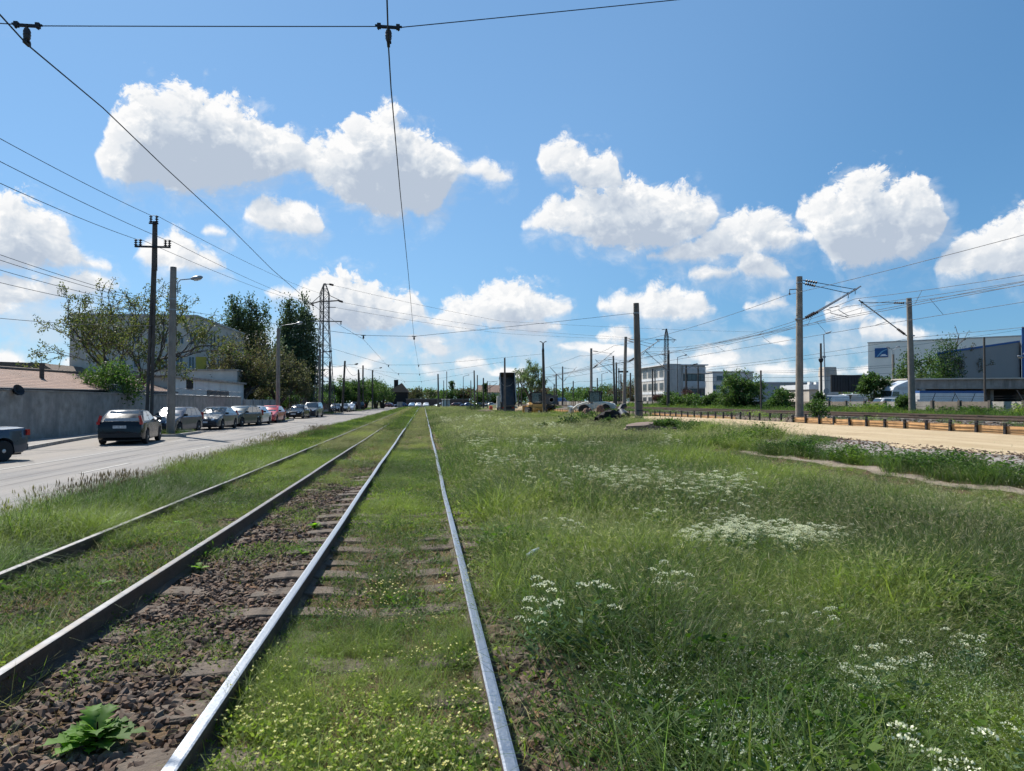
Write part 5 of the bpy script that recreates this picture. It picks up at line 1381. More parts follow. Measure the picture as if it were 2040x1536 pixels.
    for k_, v in out.items():
        if k_ == 'wheels': R_[k_] = v; continue
        nm, m = {'body': ('body', M['blackp']), 'windscreen': ('windscreen', M['carglass']), 'rear_window': ('rear_window', M['carglass']), 'tyre': ('tyre', M['tyre']), 'rim': ('rim', M['rim']),
                 'grille': ('grille', M['blackp']), 'bumper': ('bumper', M['blackp']), 'platef': ('number_plate', M['plate']), 'plater': ('number_plate', M['plate']), 'under': ('underbody', M['blackp'])}.get(k_, (None, None))
        if k_.startswith('side'): R_[k_] = [mk(g_, 'side_window', M['carglass']) for g_ in v]; continue
        if k_.startswith('head'): nm, m = 'headlight', M['lamp']
        if k_.startswith('tail') : nm, m = 'tail_light', M['tail']
        if k_.startswith('mirror'): nm, m = 'mirror', M['blackp']
        R_[k_] = mk(v, nm, m)
    _cache[kind] = R_; return R_
def car(kind, label, x, y, rz, col, group='cars parked along the road', z=0.0, cat='car', name='parked_car', plate=None, detail=True, metal=.35, bumper_black=False):
    R_ = car_meshes(kind); t = thing(name, label, cat, (x, y, z), rz, group)
    def add(nm, me, par=t, loc=(0, 0, 0), r=0.0):
        o = bpy.data.objects.new(nm, me); COL.objects.link(o); o.parent = par; o.location = loc; o.rotation_euler = (0, 0, r); return o
    b = add('body', R_['body']); b.material_slots[0].link = 'OBJECT'; b.material_slots[0].material = col if not isinstance(col, tuple) else paint('paint_'+label.split()[0], col, metal)
    add('windscreen', R_['windscreen'])
    if 'rear_window' in R_: add('rear_window', R_['rear_window'])
    add('underbody', R_['under'])
    for s_ in (-1, 1):
        for g_ in R_[f'side{s_}']: add('side_window', g_)
        add('headlight', R_[f'head{s_}']); add('tail_light', R_[f'tail{s_}'])
        m_ = add('mirror', R_[f'mirror{s_}'])
    for (wx, wy, wz, r) in R_['wheels']:
        w_ = bpy.data.objects.new('wheel', None); COL.objects.link(w_); w_.parent = t; w_.location = (wx, wy, wz); w_.rotation_euler = (0, 0, r); w_.empty_display_size = .1
        add('tyre', R_['tyre'], w_); add('rim', R_['rim'], w_)
    add('grille', R_['grille'])
    bb = add('bumper', R_['bumper'])
    if not bumper_black: bb.material_slots[0].link = 'OBJECT'; bb.material_slots[0].material = b.material_slots[0].material
    add('number_plate', R_['platef']); pl = add('number_plate', R_['plater'])
    if plate:
        L = TYPES[kind][0]
        cu = bpy.data.curves.new('plate_lettering', 'FONT'); cu.body = plate; cu.size = .105; cu.align_x = 'CENTER'; cu.align_y = 'CENTER'; cu.extrude = .001
        f_ = bpy.data.objects.new('plate_lettering', cu); COL.objects.link(f_); f_.parent = pl; f_.location = (0, -L/2-.0225, TYPES[kind][5]-.22); cu.materials.append(M['ink'])
        me_ = bpy.data.meshes.new_from_object(f_); bpy.data.objects.remove(f_); f_ = bpy.data.objects.new('plate_lettering', me_); COL.objects.link(f_); f_.parent = pl; f_.location = (0, -L/2-.0225, TYPES[kind][5]-.22); f_.rotation_euler = (R(90), 0, 0)
    return t
NAVY = paint('navy_paint', (.018, .028, .055)); BLK = mat('black_paint', (.006, .006, .007), .22, spec=.35, var=.1, coat=.25); DGREY = paint('dark_grey_paint', (.05, .055, .06)); DGREEN = paint('dark_green_paint', (.025, .04, .038))
SILV = paint('silver_paint', (.50, .52, .54), .6); REDP = paint('red_paint', (.48, .035, .04), .1); DBLUE = paint('deep_blue_paint', (.02, .06, .16)); MAROON = paint('maroon_paint', (.10, .02, .025)); WHITEP = paint('white_paint', (.62, .63, .64), .0); SLATE = paint('slate_paint', (.045, .06, .085))
car('hatch', 'black hatchback parked tail towards the camera at the kerb by the concrete pole', -12.75, 33.2, R(9), BLK, plate='TM 02 ABU', bumper_black=True)
car('sedan', 'dark slate saloon cut by the left edge of the view at the yard gate', -13.80, 22.1, R(157), SLATE)
def carp(px, py, Lh): p = gp(px, py); return p.x, p.y+Lh
x_, y_ = -14.15, 42.7; car('wagon', 'navy blue hatchback facing the camera behind the concrete pole', x_, y_, R(176), NAVY)
car('hatch', 'dark grey hatchback with a pale bonnet just behind the navy car', -13.6, 48.9, R(177), DGREY)
car('wagon', 'dark green estate tucked behind the dark grey hatchback', -13.5, 54.6, R(168), DGREEN)
car('sedan', 'silver saloon with a bright bonnet in front of the red car', -13.15, 57.8, R(178), SILV, metal=.6)
car('hatch', 'red hatchback parked behind the silver saloon', -13.1, 63.4, R(178), REDP)
car('sedan', 'black saloon facing the camera beyond the grass island', -13.3, 78.5, R(176), BLK)
car('suv', 'dark tall off roader right behind the black saloon', -12.7, 84.0, R(177), DGREY, cat='car')
car('wagon', 'pale blue estate half hidden between the tree trunks and the fence', -17.3+2, 92, R(150), paint('pale_blue_paint', (.30, .38, .46)))
car('hatch', 'black hatchback leading the far row by the rusty slat fence', -14.1, 118, R(178), BLK)
car('sedan', 'dark car second in the far row by the rusty slat fence', -13.7, 126, R(178), DGREY)
car('hatch', 'silver car last in the far row with its side catching light', -13.4, 133, R(178), SILV)
car('suv', 'black off roader parked nose to the verge at the end of the far row', -13.7, 141, R(110), BLK)
g2 = 'cars at the far crossing'
for px, lab, kind, col, rz in ((770, 'maroon car at the far crossing left of the blue covered car', 'hatch', MAROON, 60), (797, 'blue car half hidden by the grey slab at the far crossing', 'hatch', DBLUE, 100), (821, 'light blue car left of two white cars at the far crossing', 'hatch', paint('light_blue_paint', (.14, .24, .36)), 170),
                               (834, 'white car between the light blue car and the white estate at the crossing', 'sedan', WHITEP, 172), (849, 'white estate in line with the tram rails at the far crossing', 'wagon', WHITEP, 175), (878, 'small grey car hidden left of the pale kiosk', 'hatch', DGREY, 120),
                               (904, 'red brown car just right of the pale kiosk', 'hatch', MAROON, 90), (914, 'blue grey car second right of the pale kiosk', 'sedan', SLATE, 90), (930, 'deep blue car between the two leaning poles at the crossing', 'sedan', DBLUE, 95), (952, 'black car side on behind the small dark shrub', 'sedan', BLK, 90), (977, 'white car right of the black car at the crossing', 'sedan', WHITEP, 95)):
    Yc = 222 if px < 860 else 226
    car(kind, lab, on_y(px, Yc), Yc+(px % 3), R(rz), col, group=g2, z=.0 if px < 860 else .0)
# slab-like grey board by the blue car
mb = MB(); q0, q1 = on_y(791, 215), on_y(802, 215); mb.bx(q0, q1, 215, 215.4, 0, 1.7); mb.bx(q0-.2, q1+.2, 214.9, 215.6, 0, .18)
tag(mb.build('concrete_slab', M['conc']), 'upright pale concrete slab at the end of the road by the blue car', 'slab')

# ------------------------------------------------------------------ construction machines
YEL_M = paint('machine_yellow', (.46, .24, .045), .0, .5); OFFW = paint('machine_off_white', (.55, .54, .48), .0, .5); TIP = mat('tipper_grey', (.07, .075, .08), .6, metal=.3, var=.25, scale=2, dirt=(.15, .12, .09), dscale=.8)
TIPL = mat('tipper_pale_rim', (.36, .34, .31), .6, var=.2, scale=2)
def wheel(par, x, y, z, r, w, side=1):
    e = bpy.data.objects.new('wheel', None); COL.objects.link(e); e.parent = par; e.location = (x, y, z); e.rotation_euler = (0, 0, 0 if side > 0 else math.pi)
    mb = MB(); mb.lathe((-w/2, 0, 0), [(r*.5, 0), (r*.92, 0), (r, w*.15), (r, w*.85), (r*.92, w), (r*.5, w)], 20, axis=(1, 0, 0)); mb.build('tyre', M['tyre'], e, smooth='auto')
    mb = MB(); mb.lathe((w*.2, 0, 0), [(r*.52, 0), (r*.5, w*.2), (r*.2, w*.12), (.05, w*.25)], 14, axis=(1, 0, 0)); mb.build('rim', M['rim'], e, smooth='auto')
# dump truck, body raised, tail towards the camera
def dump_truck(label, X, Y, z, tilt, emblem):
    t = thing('dump_truck', label, 'truck', (X, Y, z))
    for sx in (-1, 1):
        for y in (.9, 2.2, 5.6):
            wheel(t, sx*1.02, y, .5, .5, .46 if y < 5 else .32, sx)
    mb = MB()
    for sx in (-1, 1): mb.box((sx*.42, 3.4, .86), (.16, 7.0, .28))
    mb.box((0, -.1, .78), (2.1, .12, .22)); mb.build('chassis', M['dsteel'], t)
    mb = MB(); mb.add([(-1.2, 5.2, .7), (1.2, 5.2, .7), (1.2, 7.0, .7), (-1.2, 7.0, .7), (-1.2, 5.2, 2.75), (1.2, 5.2, 2.75), (1.15, 6.7, 2.75), (-1.15, 6.7, 2.75)], [(0, 3, 2, 1), (4, 5, 6, 7), (0, 1, 5, 4), (1, 2, 6, 5), (2, 3, 7, 6), (3, 0, 4, 7)])
    mb.build('cab', OFFW, t, bevel=.06)
    # body about the tail hinge
    b = bpy.data.objects.new('tipper_body', None); COL.objects.link(b); b.parent = t; b.location = (0, -.2, 1.15); b.rotation_euler = (tilt, 0, 0)
    Lb, h = 5.2, 1.35
    mb = MB(); mb.bx(-1.22, 1.22, 0, Lb, 0, .10); mb.bx(-1.18, 1.18, Lb-.08, Lb, .102, h+.35); mb.build('floor', TIP, b)
    for sx in (-1, 1):
        mb = MB(); mb.bx(sx*1.16, sx*1.24, 0, Lb, .102, h); 
        for k in range(5): mb.bx(sx*1.242, sx*1.31, .3+k*1.1, .42+k*1.1, .102, h)
        mb.build('side_board', TIP, b)
        mb = MB(); mb.bx(sx*1.14, sx*1.30, -.02, Lb+.02, h+.002, h+.12); mb.build('rim_rail', TIPL, b)
    if tilt < .1:
        mb = MB(); mb.bx(-1.2, 1.2, -.10, -.004, .02, h+.1); tg = mb.build('tailgate', TIP, b)
        mb = MB(); mb.lathe((0.25, -.115, .72), [(.40, 0), (.40, .01), (.33, .012), (.33, 0)], 24, axis=(0, -1, 0)); mb.build('ring_mark', TIPL, tg)
    else:
        mb = MB(); mb.box((0, -.35, -.42), (2.4, .10, .95), rx=-.5-tilt+.4); mb.build('tailgate', TIP, b)
        mb = MB(); pts = [(-1.0+2.0*i/14, .103, 0) for i in range(15)]
        mb.tube([(math.cos(math.pi*i/14)*.95, Lb-1.0-math.sin(math.pi*i/14)*.75, .115) for i in range(15)], .05, 5); mb.build('stain_arc', TIPL, b)
    mb = MB(); mb.cyl((-.2, 4.2, 1.0), (-.2, 4.2*math.cos(tilt)*.8, 1.2+4.2*math.sin(tilt)*.8), .1); mb.build('ram', M['steel'], t)
    mb = MB()
    for sx in (-1, 1): mb.box((sx*.85, -.18, .78), (.34, .05, .16))
    mb.build('tail_light', M['tail'], t)
    return t
Yd = 116.0; xd = on_y(1011.5, Yd); dump_truck('dump truck with its dark tipper body raised high towards the camera', xd, Yd, float(gz(xd, Yd)), R(66), False)
Yd = 110.0; xd = on_y(1095, Yd); dump_truck('grey dump truck with its body lowered and a ring mark on the tailgate', xd, Yd, float(gz(xd, Yd)), 0.0, True)
# yellow dozer seen from behind
Yd = 97.0; xd = on_y(1071, Yd)
t = thing('bulldozer', 'yellow tracked bulldozer seen from behind next to the raised dump truck', 'bulldozer', (xd, Yd, float(gz(xd, Yd))))
for sx in (-1, 1):
    mb = MB(); mb.prism([(-.2, .25), (.25, 0), (2.8, 0), (3.3, .3), (3.3, .65), (2.9, .95), (.3, .95), (-.2, .65)], sx*.85, sx*1.35, 'yz')
    for k in range(9): mb.box((sx*1.1, -.1+k*.4, .97), (.54, .10, .05)); mb.box((sx*1.1, -.22, .25+.06*k), (.54, .04, .03))
    mb.build('track', M['dsteel'], t)
    mb = MB(); mb.prism([(.1, .98), (2.2, .98), (2.0, 1.45), (.6, 1.62), (.1, 1.3)], sx*.62, sx*1.25, 'yz'); mb.build('fender', YEL_M, t, bevel=.05)
mb = MB(); mb.bx(-.84, .84, .1, 3.4, .42, 1.42); mb.bx(-.55, .55, 1.9, 3.6, 1.422, 1.95); mb.build('hull', YEL_M, t, bevel=.05)
mb = MB(); 
for sx in (-1, 1):
    for y in (.55, 1.85): mb.box((sx*.72, y, 2.2), (.10, .10, 1.45))
mb.bx(-.85, .85, .4, 2.0, 2.93, 3.05); mb.build('cab_frame', M['dsteel'], t)
mb = MB(); mb.bx(-.66, .66, .53, .56, 1.6, 2.9); mb.bx(-.66, .66, 1.84, 1.87, 1.6, 2.9); mb.build('cab_glass', M['carglass'], t)
mb = MB(); mb.bx(-.62, .62, .56, .62, 1.43, 1.6); mb.build('seat_back', M['blackp'], t)
mb = MB(); mb.box((0, -.35, .72), (1.5, .16, .16)); 
for xk in (-.6, 0, .6): mb.box((xk, -.42, .42), (.10, .14, .75), rx=.15); mb.box((xk, -.12, .85), (.10, .5, .10))
mb.build('ripper', YEL_M, t)
mb = MB(); mb.prism([(3.75, .05), (3.95, .05), (3.85, .6), (3.98, 1.15), (3.88, 1.18), (3.7, .6)], -1.6, 1.6, 'yz'); mb.build('blade', YEL_M, t)
mb = MB(); mb.lathe((.15, -.1, .36), [(.12, 0), (.16, .03), (.05, .05)], 12, axis=(0, -1, 0)); mb.build('tow_eye', OFFW, t)
mb = MB(); mb.cyl((-.45, 2.6, 1.9), (-.45, 2.6, 2.75), .06); mb.build('exhaust', M['dsteel'], t)
# white wheel loader
Yd = 80.0; xd = on_y(1188, Yd)
t = thing('wheel_loader', 'off white wheel loader with a dark glass cab behind the tree stumps', 'loader', (xd, Yd, float(gz(xd, Yd))-.05), R(68))
for sx in (-1, 1):
    for y in (-1.1, 1.3): wheel(t, sx*.95, y, .62, .62, .48, sx)
mb = MB(); mb.prism([(-2.2, .7), (.3, .7), (.3, 1.5), (-.8, 1.55), (-2.0, 1.35), (-2.25, 1.1)], -.72, .72, 'yz'); mb.build('hood', OFFW, t, bevel=.06)
mb = MB(); mb.prism([(.3, .55), (2.0, .55), (2.2, .9), (1.2, 1.25), (.3, 1.3)], -.55, .55, 'yz'); mb.build('front_frame', OFFW, t, bevel=.05)
for sx in (-1, 1):
    mb = MB(); mb.prism([(-1.85, 1.18), (-1.2, 1.42), (-.5, 1.28), (-.42, 1.0), (-.55, 1.0), (-1.2, 1.3), (-1.75, 1.08)], sx*.72, sx*1.2, 'yz'); mb.build('fender', OFFW, t)
mb = MB()
for sx in (-1, 1):
    for y in (-.5, .7): mb.box((sx*.62, y, 2.0), (.08, .08, 1.2))
mb.bx(-.75, .75, -.65, .85, 2.6, 2.72); mb.build('cab_frame', M['dsteel'], t)
mb = MB(); mb.bx(-.58, .58, -.5, -.48, 1.56, 2.59); mb.bx(-.58, .58, .69, .71, 1.4, 2.59); mb.bx(-.625, -.60, -.44, .66, 1.5, 2.59); mb.bx(.60, .625, -.44, .66, 1.5, 2.59); mb.build('cab_glass', M['carglass'], t)
mb = MB()
for sx in (-1, 1): mb.tube([(sx*.45, 1.0, 1.5), (sx*.5, 2.1, 1.15), (sx*.5, 2.9, .5)], .11, 6)
mb.build('lift_arm', OFFW, t)
mb = MB(); mb.prism([(2.8, .1), (3.6, .05), (3.7, .12), (3.05, .3), (2.95, .8), (3.15, 1.05), (2.8, .95)], -1.3, 1.3, 'yz'); mb.build('bucket', OFFW, t)
# blue and white van
Yd = 190.0; car('van', 'blue and white van parked beyond the grey dump truck', on_y(1117, Yd), Yd, R(-80), paint('van_blue', (.06, .16, .36), .0), group=None, z=float(gz(36, Yd)), cat='van', name='van')
# white vans and lorry behind the concrete fence
car('van', 'white van whose roof shows over the fence under the billboard', on_y(1690, 90), 90, R(92), WHITEP, group='white vans behind the fence', z=.85, cat='van', name='van')
car('van', 'white van whose roof shows over the fence left of the lorry cab', on_y(1650, 84), 84, R(88), WHITEP, group='white vans behind the fence', z=.6, cat='van', name='van')
car('van', 'white low van in front of the lorry cab behind the fence', on_y(1766, 74), 74, R(90), WHITEP, group='white vans behind the fence', z=.25, cat='van', name='van')
Yd = 84.0; xl = on_y(1763, Yd); t = thing('lorry', 'white lorry with a rounded high cab behind the far catenary mast', 'lorry', (xl, Yd, .85))
mb = MB(); mb.prism([(0, .5), (0, 1.5), (.06, 1.62), (.22, 2.35), (.45, 2.75), (.8, 2.95), (1.0, 3.0), (2.6, 3.0), (2.6, .5)], -1.2, 1.2, 'xz'); mb.build('cab', WHITEP, t, bevel=.05)
mb = MB(); mb.prism([(.95, 3.005), (2.55, 3.62), (2.6, 3.62), (2.6, 3.005)], -1.1, 1.1, 'xz'); mb.build('roof_deflector', WHITEP, t, bevel=.04)
mb = MB(); mb.prism([(.10, 1.62), (1.1, 1.62), (1.1, 2.2), (.26, 2.2)], -1.212, -1.203, 'xz'); mb.build('side_window', M['carglass'], t)
mb = MB(); mb.add([(.02, -1.1, 1.62), (.02, 1.1, 1.62), (.2, 1.05, 2.32), (.2, -1.05, 2.32)], [(0, 1, 2, 3)]); mb.build('windscreen', M['carglass'], t)
mb = MB()
for k in range(3): mb.bx(.9, 2.5, -1.215, -1.203, 2.42+.16*k, 2.46+.16*k)
mb.build('side_stripe', M['steel'], t)
for x in (.9, 4.2, 5.4):
    for sy in (-1, 1):
        e = bpy.data.objects.new('wheel', None); COL.objects.link(e); e.parent = t; e.location = (x, sy*1.0, .5); e.rotation_euler = (0, 0, R(90)*sy)
        mb = MB(); mb.lathe((-.15, 0, 0), [(.25, 0), (.46, 0), (.5, .05), (.5, .25), (.46, .3), (.25, .3)], 18, axis=(1, 0, 0)); mb.build('tyre', M['tyre'], e, smooth='auto')
ta, tb = on_y(1832, Yd-1.25)-xl, on_y(1964, Yd-1.25)-xl
tr_ = MB(); tr_.bx(ta, tb, -1.25, 1.25, .75, 2.02); tr_ = tr_.build('trailer', WHITEP, t)
mb = MB(); mb.bx(ta, tb, -1.26, 1.26, 2.022, 2.32); mb.build('blue_top_band', M['blue'], tr_)
mb = MB()
for f_ in (.20, .50, .80): xx = ta+(tb-ta)*f_; mb.add([(xx-.3, -1.262, .8), (xx-.2, -1.262, .8), (xx+.35, -1.262, 2.0), (xx+.25, -1.262, 2.0)], [(0, 1, 2, 3)])
mb.build('tarpaulin_strap', M['dsteel'], tr_)
# barrel, tripod sign
p = gp(978, 819); t = thing('barrel', 'bright orange red barrel on the dirt left of the raised dump truck', 'barrel', (p.x, p.y, p.z))
mb = MB(); mb.lathe((0, 0, 0), [(.30, 0), (.34, .05), (.34, .3), (.36, .33), (.34, .36), (.34, .62), (.36, .65), (.34, .68), (.30, .95), (.12, 1.0)], 16); mb.build('drum', mat('barrel_red', (.62, .10, .04), .5, var=.1), t, smooth='auto')
mb = MB(); mb.lathe((.05, 0, 1.0), [(.07, 0), (.07, .06), (.03, .07)], 10); mb.build('cap', M['blackp'], t)
# ------------------------------------------------------------------ trees and shrubs
M['bark'] = mat('grey_brown_bark', (.085, .07, .058), .95, var=.35, scale=6, bump=.8, bscale=30)
M['barkd'] = mat('dark_bark', (.05, .042, .036), .95, var=.35, scale=6, bump=.8, bscale=30)
TLEAF = leaf_mat('tree_leaves', trans=.38, vary=.06)

def grow(r, P, D, L, rad, depth, segs, tips, spread, up, ratio, kids, first=None):
    """one limb, then its children; fills segs with (points, radii), tips with (points, depth)"""
    n = 5; pts = [P]; d = D.copy()
    for i in range(n):
        d = d + r.normal(0, .13, 3) + np.array([0, 0, up*.12]); d /= np.linalg.norm(d); pts.append(pts[-1]+d*L/n)
    rs = list(np.linspace(rad, rad*.62, n+1)); segs.append((pts, rs, depth))
    if depth <= 1: tips.append((np.array(pts), depth))
    if depth == 0: return
    k = first or r.integers(kids[0], kids[1]+1)
    a0 = r.random()*6.28
    for j in range(k):
        f = 1.0 if j == 0 else (.6 if first else .45)+(.4 if first else .55)*r.random(); q = pts[min(n, int(f*n))]
        ax = np.cross(d, [0, 0, 1.0]) if abs(d[2]) < .95 else np.array([1.0, 0, 0]); ax /= np.linalg.norm(ax); ay = np.cross(d, ax)
        an = a0+j*6.28/k+r.normal(0, .3); sp = spread*((.35 if first else .55) if j == 0 else (1.35 if first else 1))*(.75+.5*r.random())
        nd = d*math.cos(sp)+(ax*math.cos(an)+ay*math.sin(an))*math.sin(sp)
        grow(r, q, nd, L*ratio*(.8+.4*r.random()), rad*(.66 if j == 0 else .52), depth-1, segs, tips, spread, up, ratio, kids)

def branchy_tree(name, label, X, Y, H, W, nleaf, lsize, cols, seed, depth=5, trunk=.24, spread=.62, up=.35, ratio=.76, kids=(2, 3), Wy=None, droop=0.0, bark='bark', group=None, squash=1.0, first=None, thick=1.25, minr=.012, category='tree', lean=(0, 0)):
    r = np.random.default_rng(seed); segs, tips = [], []
    grow(r, np.zeros(3), np.array([lean[0], lean[1], 1.0])/math.sqrt(1+lean[0]**2+lean[1]**2), 1.0*trunk/.24, .105, depth, segs, tips, spread, up, ratio, kids, first)
    A = np.concatenate([np.array(s[0]) for s in segs]); mx = np.percentile(np.abs(A[:, 0]-A[:, 0].mean()), 99); my = np.percentile(np.abs(A[:, 1]-A[:, 1].mean()), 99); mz = A[:, 2].max()
    S_ = np.array([W/2/mx, (Wy or W)/2/my, H/mz])
    t = thing(name, label, category, (X, Y, float(gz(X, Y))-.05), 0, group)
    mb = MB(); k = min(S_)
    for pts, rs, dp in segs:
        P = [Vector(tuple(p*S_)) for p in pts]; mb.tube(P, [max(minr, q*k*thick) for q in rs], 7 if dp > 2 else 4, caps=False)
    mb.build('trunk', M[bark], t, smooth=True, fix=False)
    TP = []; TD = []
    tp = [q for q, dd in tips if dd == 0]
    per = max(1, nleaf//len(tp))
    for q in tp:
        q = q*S_; dn = max(1, int(per*(.3+1.4*r.random())))
        f = (.25+.75*r.random(dn))*5; i = np.minimum(f.astype(int), 4); fr = (f-i)[:, None]
        TP.append(q[i]*(1-fr)+q[i+1]*fr + r.normal(0, lsize*.7, (dn, 3)))
    TP = np.concatenate(TP); TD = r.normal(size=(len(TP), 3)); TD[:, 2] -= .3+droop
    cc = np.asarray(cols)[r.integers(0, len(cols), len(TP))]
    V, F, C = cards(TP, TD, lsize*(.7+.6*r.random(len(TP))), lsize*.55, cc, r)
    np_mesh('crown', V, F, TLEAF, t, C)
    return t

def clump_tree(name, label, X, Y, clumps, n, lsize, cols, seed, trunk=None, category='tree', group=None, z=None, upright=0.0, bark='barkd', fill=.35):
    """crown of leaf clumps; clumps: (dx, dy, z, rx, rz) relative to the base"""
    r = np.random.default_rng(seed); t = thing(name, label, category, (X, Y, (float(gz(X, Y)) if z is None else z)-.05), 0, group)
    w = np.array([c[3]**2*c[4] for c in clumps])**.75; w = w/w.sum(); Vs, Fs, Cs = [], [], []; o = 0
    for c, wi in zip(clumps, w):
        # each clump breaks up into tufts
        nt = max(5, int(16*(1+c[4]/max(c[3], .1)*.3)))
        d = r.normal(size=(nt, 3)); d /= np.linalg.norm(d, axis=1)[:, None]; q = (fill+(1-fill)*r.random(nt))[:, None]
        T = d*q*np.array([c[3], c[3], c[4]])+np.array(c[:3]); tr_ = c[3]*(.30+.36*r.random(nt))
        m = int(n*wi); k = r.integers(0, nt, m)
        P = T[k]+r.normal(0, 1, (m, 3))*tr_[k][:, None]*np.array([.55, .55, .55+.35*min(2, c[4]/c[3]-.5) if c[4] > c[3] else .5])
        base = np.asarray(cols)[r.integers(0, len(cols), nt)][k]
        D = r.normal(size=(m, 3)); D[:, 2] += upright
        V, F, C = cards(P, D, lsize*(.6+.8*r.random(m)), lsize*.6, base, r)
        Vs.append(V); Fs.append(F+o); Cs.append(C); o += len(V)
    V = np.concatenate(Vs); V[:, 2] = np.maximum(V[:, 2], .03)
    np_mesh('crown', V, np.concatenate(Fs), TLEAF, t, np.concatenate(Cs))
    mb = MB(); rad = trunk or .12
    for c in clumps[:8]:
        zt = max(.3, c[2])
        mb.tube([(c[0]*.15, c[1]*.15, 0), (c[0]*.35, c[1]*.35, zt*.45), (c[0]*.8, c[1]*.8, zt*.95)], [rad, rad*.7, rad*.25], 6)
    mb.build('trunk', M[bark], t, smooth=True)
    return t
G_WAL = [(.13, .155, .045), (.10, .13, .04), (.16, .165, .06), (.07, .10, .03)]
G_WALB = [(.12, .105, .05), (.09, .085, .04), (.14, .135, .06), (.10, .12, .04)]
G_POP = [(.045, .075, .035), (.06, .095, .042), (.035, .06, .03), (.075, .11, .05)]
G_POPL = [(.10, .13, .07), (.125, .155, .09), (.08, .11, .055)]
G_MID = [(.07, .13, .03), (.09, .16, .04), (.055, .10, .03), (.11, .17, .05)]
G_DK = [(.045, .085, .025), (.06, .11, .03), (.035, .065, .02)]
G_OL = [(.10, .115, .05), (.12, .13, .06), (.085, .095, .045), (.13, .12, .06)]
G_RED = [(.07, .04, .035), (.09, .05, .04), (.055, .035, .03)]

# sparse walnut over the wall
X0 = -20.6; Y0 = on_x(258, X0)
branchy_tree('walnut_tree', 'broad sparse walnut tree with bare limbs showing behind the street wall', X0, Y0, 11.2, 13.6, 13000, .17, G_WAL, 44, depth=6, spread=.58, up=.22, trunk=.21, ratio=.80, Wy=9, minr=.016, first=6, kids=(2, 3), thick=.8)
clump_tree('leafy_shrub', 'dense dark green shrub at the foot of the sparse walnut tree', on_y(222, 45), 45, [(0, 0, 3.0, 1.3, 1.0), (.9, 0, 2.7, .9, .8), (-1.0, .1, 2.9, .9, .8), (.2, 0, 3.7, .8, .6)], 3600, .17, G_MID, 21, category='shrub')
# brown leaved trees between the white building and the poplars
branchy_tree('walnut_tree', 'brownish tangled walnut tree right of the taupe block', -20.2, 84, 10.2, 8.8, 11000, .22, G_WALB, 10, depth=5, spread=.55, up=.3, ratio=.82, minr=.02, first=6, kids=(3, 3))
branchy_tree('walnut_tree', 'olive leaved tree in front of the paler poplar', -17.9, 92, 8.8, 7.6, 11000, .24, G_OL, 49, depth=5, spread=.55, up=.3, ratio=.82, minr=.02, first=6, kids=(3, 3))
branchy_tree('walnut_tree', 'tall ivy dark tree at the corner of the white building', -18.9, 80, 6.6, 5.0, 5000, .22, G_OL+G_DK, 14, depth=4, spread=.5, up=.3, minr=.03)
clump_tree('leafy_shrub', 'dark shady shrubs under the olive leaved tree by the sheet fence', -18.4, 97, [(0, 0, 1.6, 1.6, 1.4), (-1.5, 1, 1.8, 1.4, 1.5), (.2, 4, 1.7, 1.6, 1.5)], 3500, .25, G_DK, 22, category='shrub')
# poplars
def poplar(label, px0, px1, pyt, Y, spires, n, cols, seed):
    xm = on_y((px0+px1)/2, Y); W = on_y(px1, Y)-on_y(px0, Y); H = zof(pyt, xm, Y)
    cl = []
    for (u_, h_, w_) in spires:
        hh = H*h_; x_ = (u_-.5)*W
        for k in range(7):
            f = k/6.; rr = w_*W*.62*(.72+.28*math.sin(math.pi*(.15+.72*f)))*(1.0 if f < .95 else .8)
            cl.append((x_+random.uniform(-.12, .12)*W*w_, random.uniform(-.3, .3)*W*w_, hh*(.20+.70*f), rr, hh*.13))
    return clump_tree('poplar_tree', label, xm, Y, cl, n, .38, cols, seed, trunk=.25, upright=1.6, fill=.25)
poplar('dark poplar with three pointed spires left of the paler poplar', 445, 540, 586, 118, [(.22, 1.0, .40), (.52, .96, .42), (.80, .90, .40), (.5, .6, .8)], 24000, G_POP, 31)
poplar('paler broad topped poplar beside the lattice pylon', 549, 630, 595, 112, [(.30, .98, .50), (.62, 1.0, .50), (.84, .88, .34), (.5, .65, .9)], 24000, G_POPL+G_POP[:2], 32)
# trees behind the rusty fence and along the far left verge
k = 0
for (px, py, Y, w, cols, lab) in ((680, 748, 150, 5.5, G_MID, 'bright leafy tree behind the rusty fence right of the pylon'), (705, 756, 152, 5.5, G_DK+G_MID, 'dark rounded tree behind the leaning lamp pole'), (727, 754, 168, 6.5, G_MID, 'green tree between the leaning lamp pole and the straight lamp pole'),
                             (748, 752, 176, 6.5, G_DK+G_MID, 'wide dark tree behind the last lamp pole on the left'), (762, 764, 190, 5.0, G_MID, 'light green tree at the end of the left verge'), (664, 764, 146, 3.8, G_DK, 'low dark tree at the foot of the pylon')):
    x_ = on_y(px, Y); H = zof(py, x_, Y)
    clump_tree('leafy_tree', lab, x_, Y, [(random.uniform(-.4, .4)*w, random.uniform(-.4, .4)*w, H*random.uniform(.35, .8), w*random.uniform(.22, .36), H*random.uniform(.14, .22)) for _ in range(9)]+[(0, 0, H*.85, w*.25, H*.14)], 4200, .34, cols, 40+k, trunk=.2); k += 1
clump_tree('hedge', 'long clipped leafy hedge spilling over the rusty fence', -18.2, 120, [(random.uniform(-.3, .3), d*2.6, 2.2+random.uniform(-.2, .3), 1.5, .8) for d in range(-3, 12)], 6500, .26, G_MID+G_DK, 60, category='hedge')
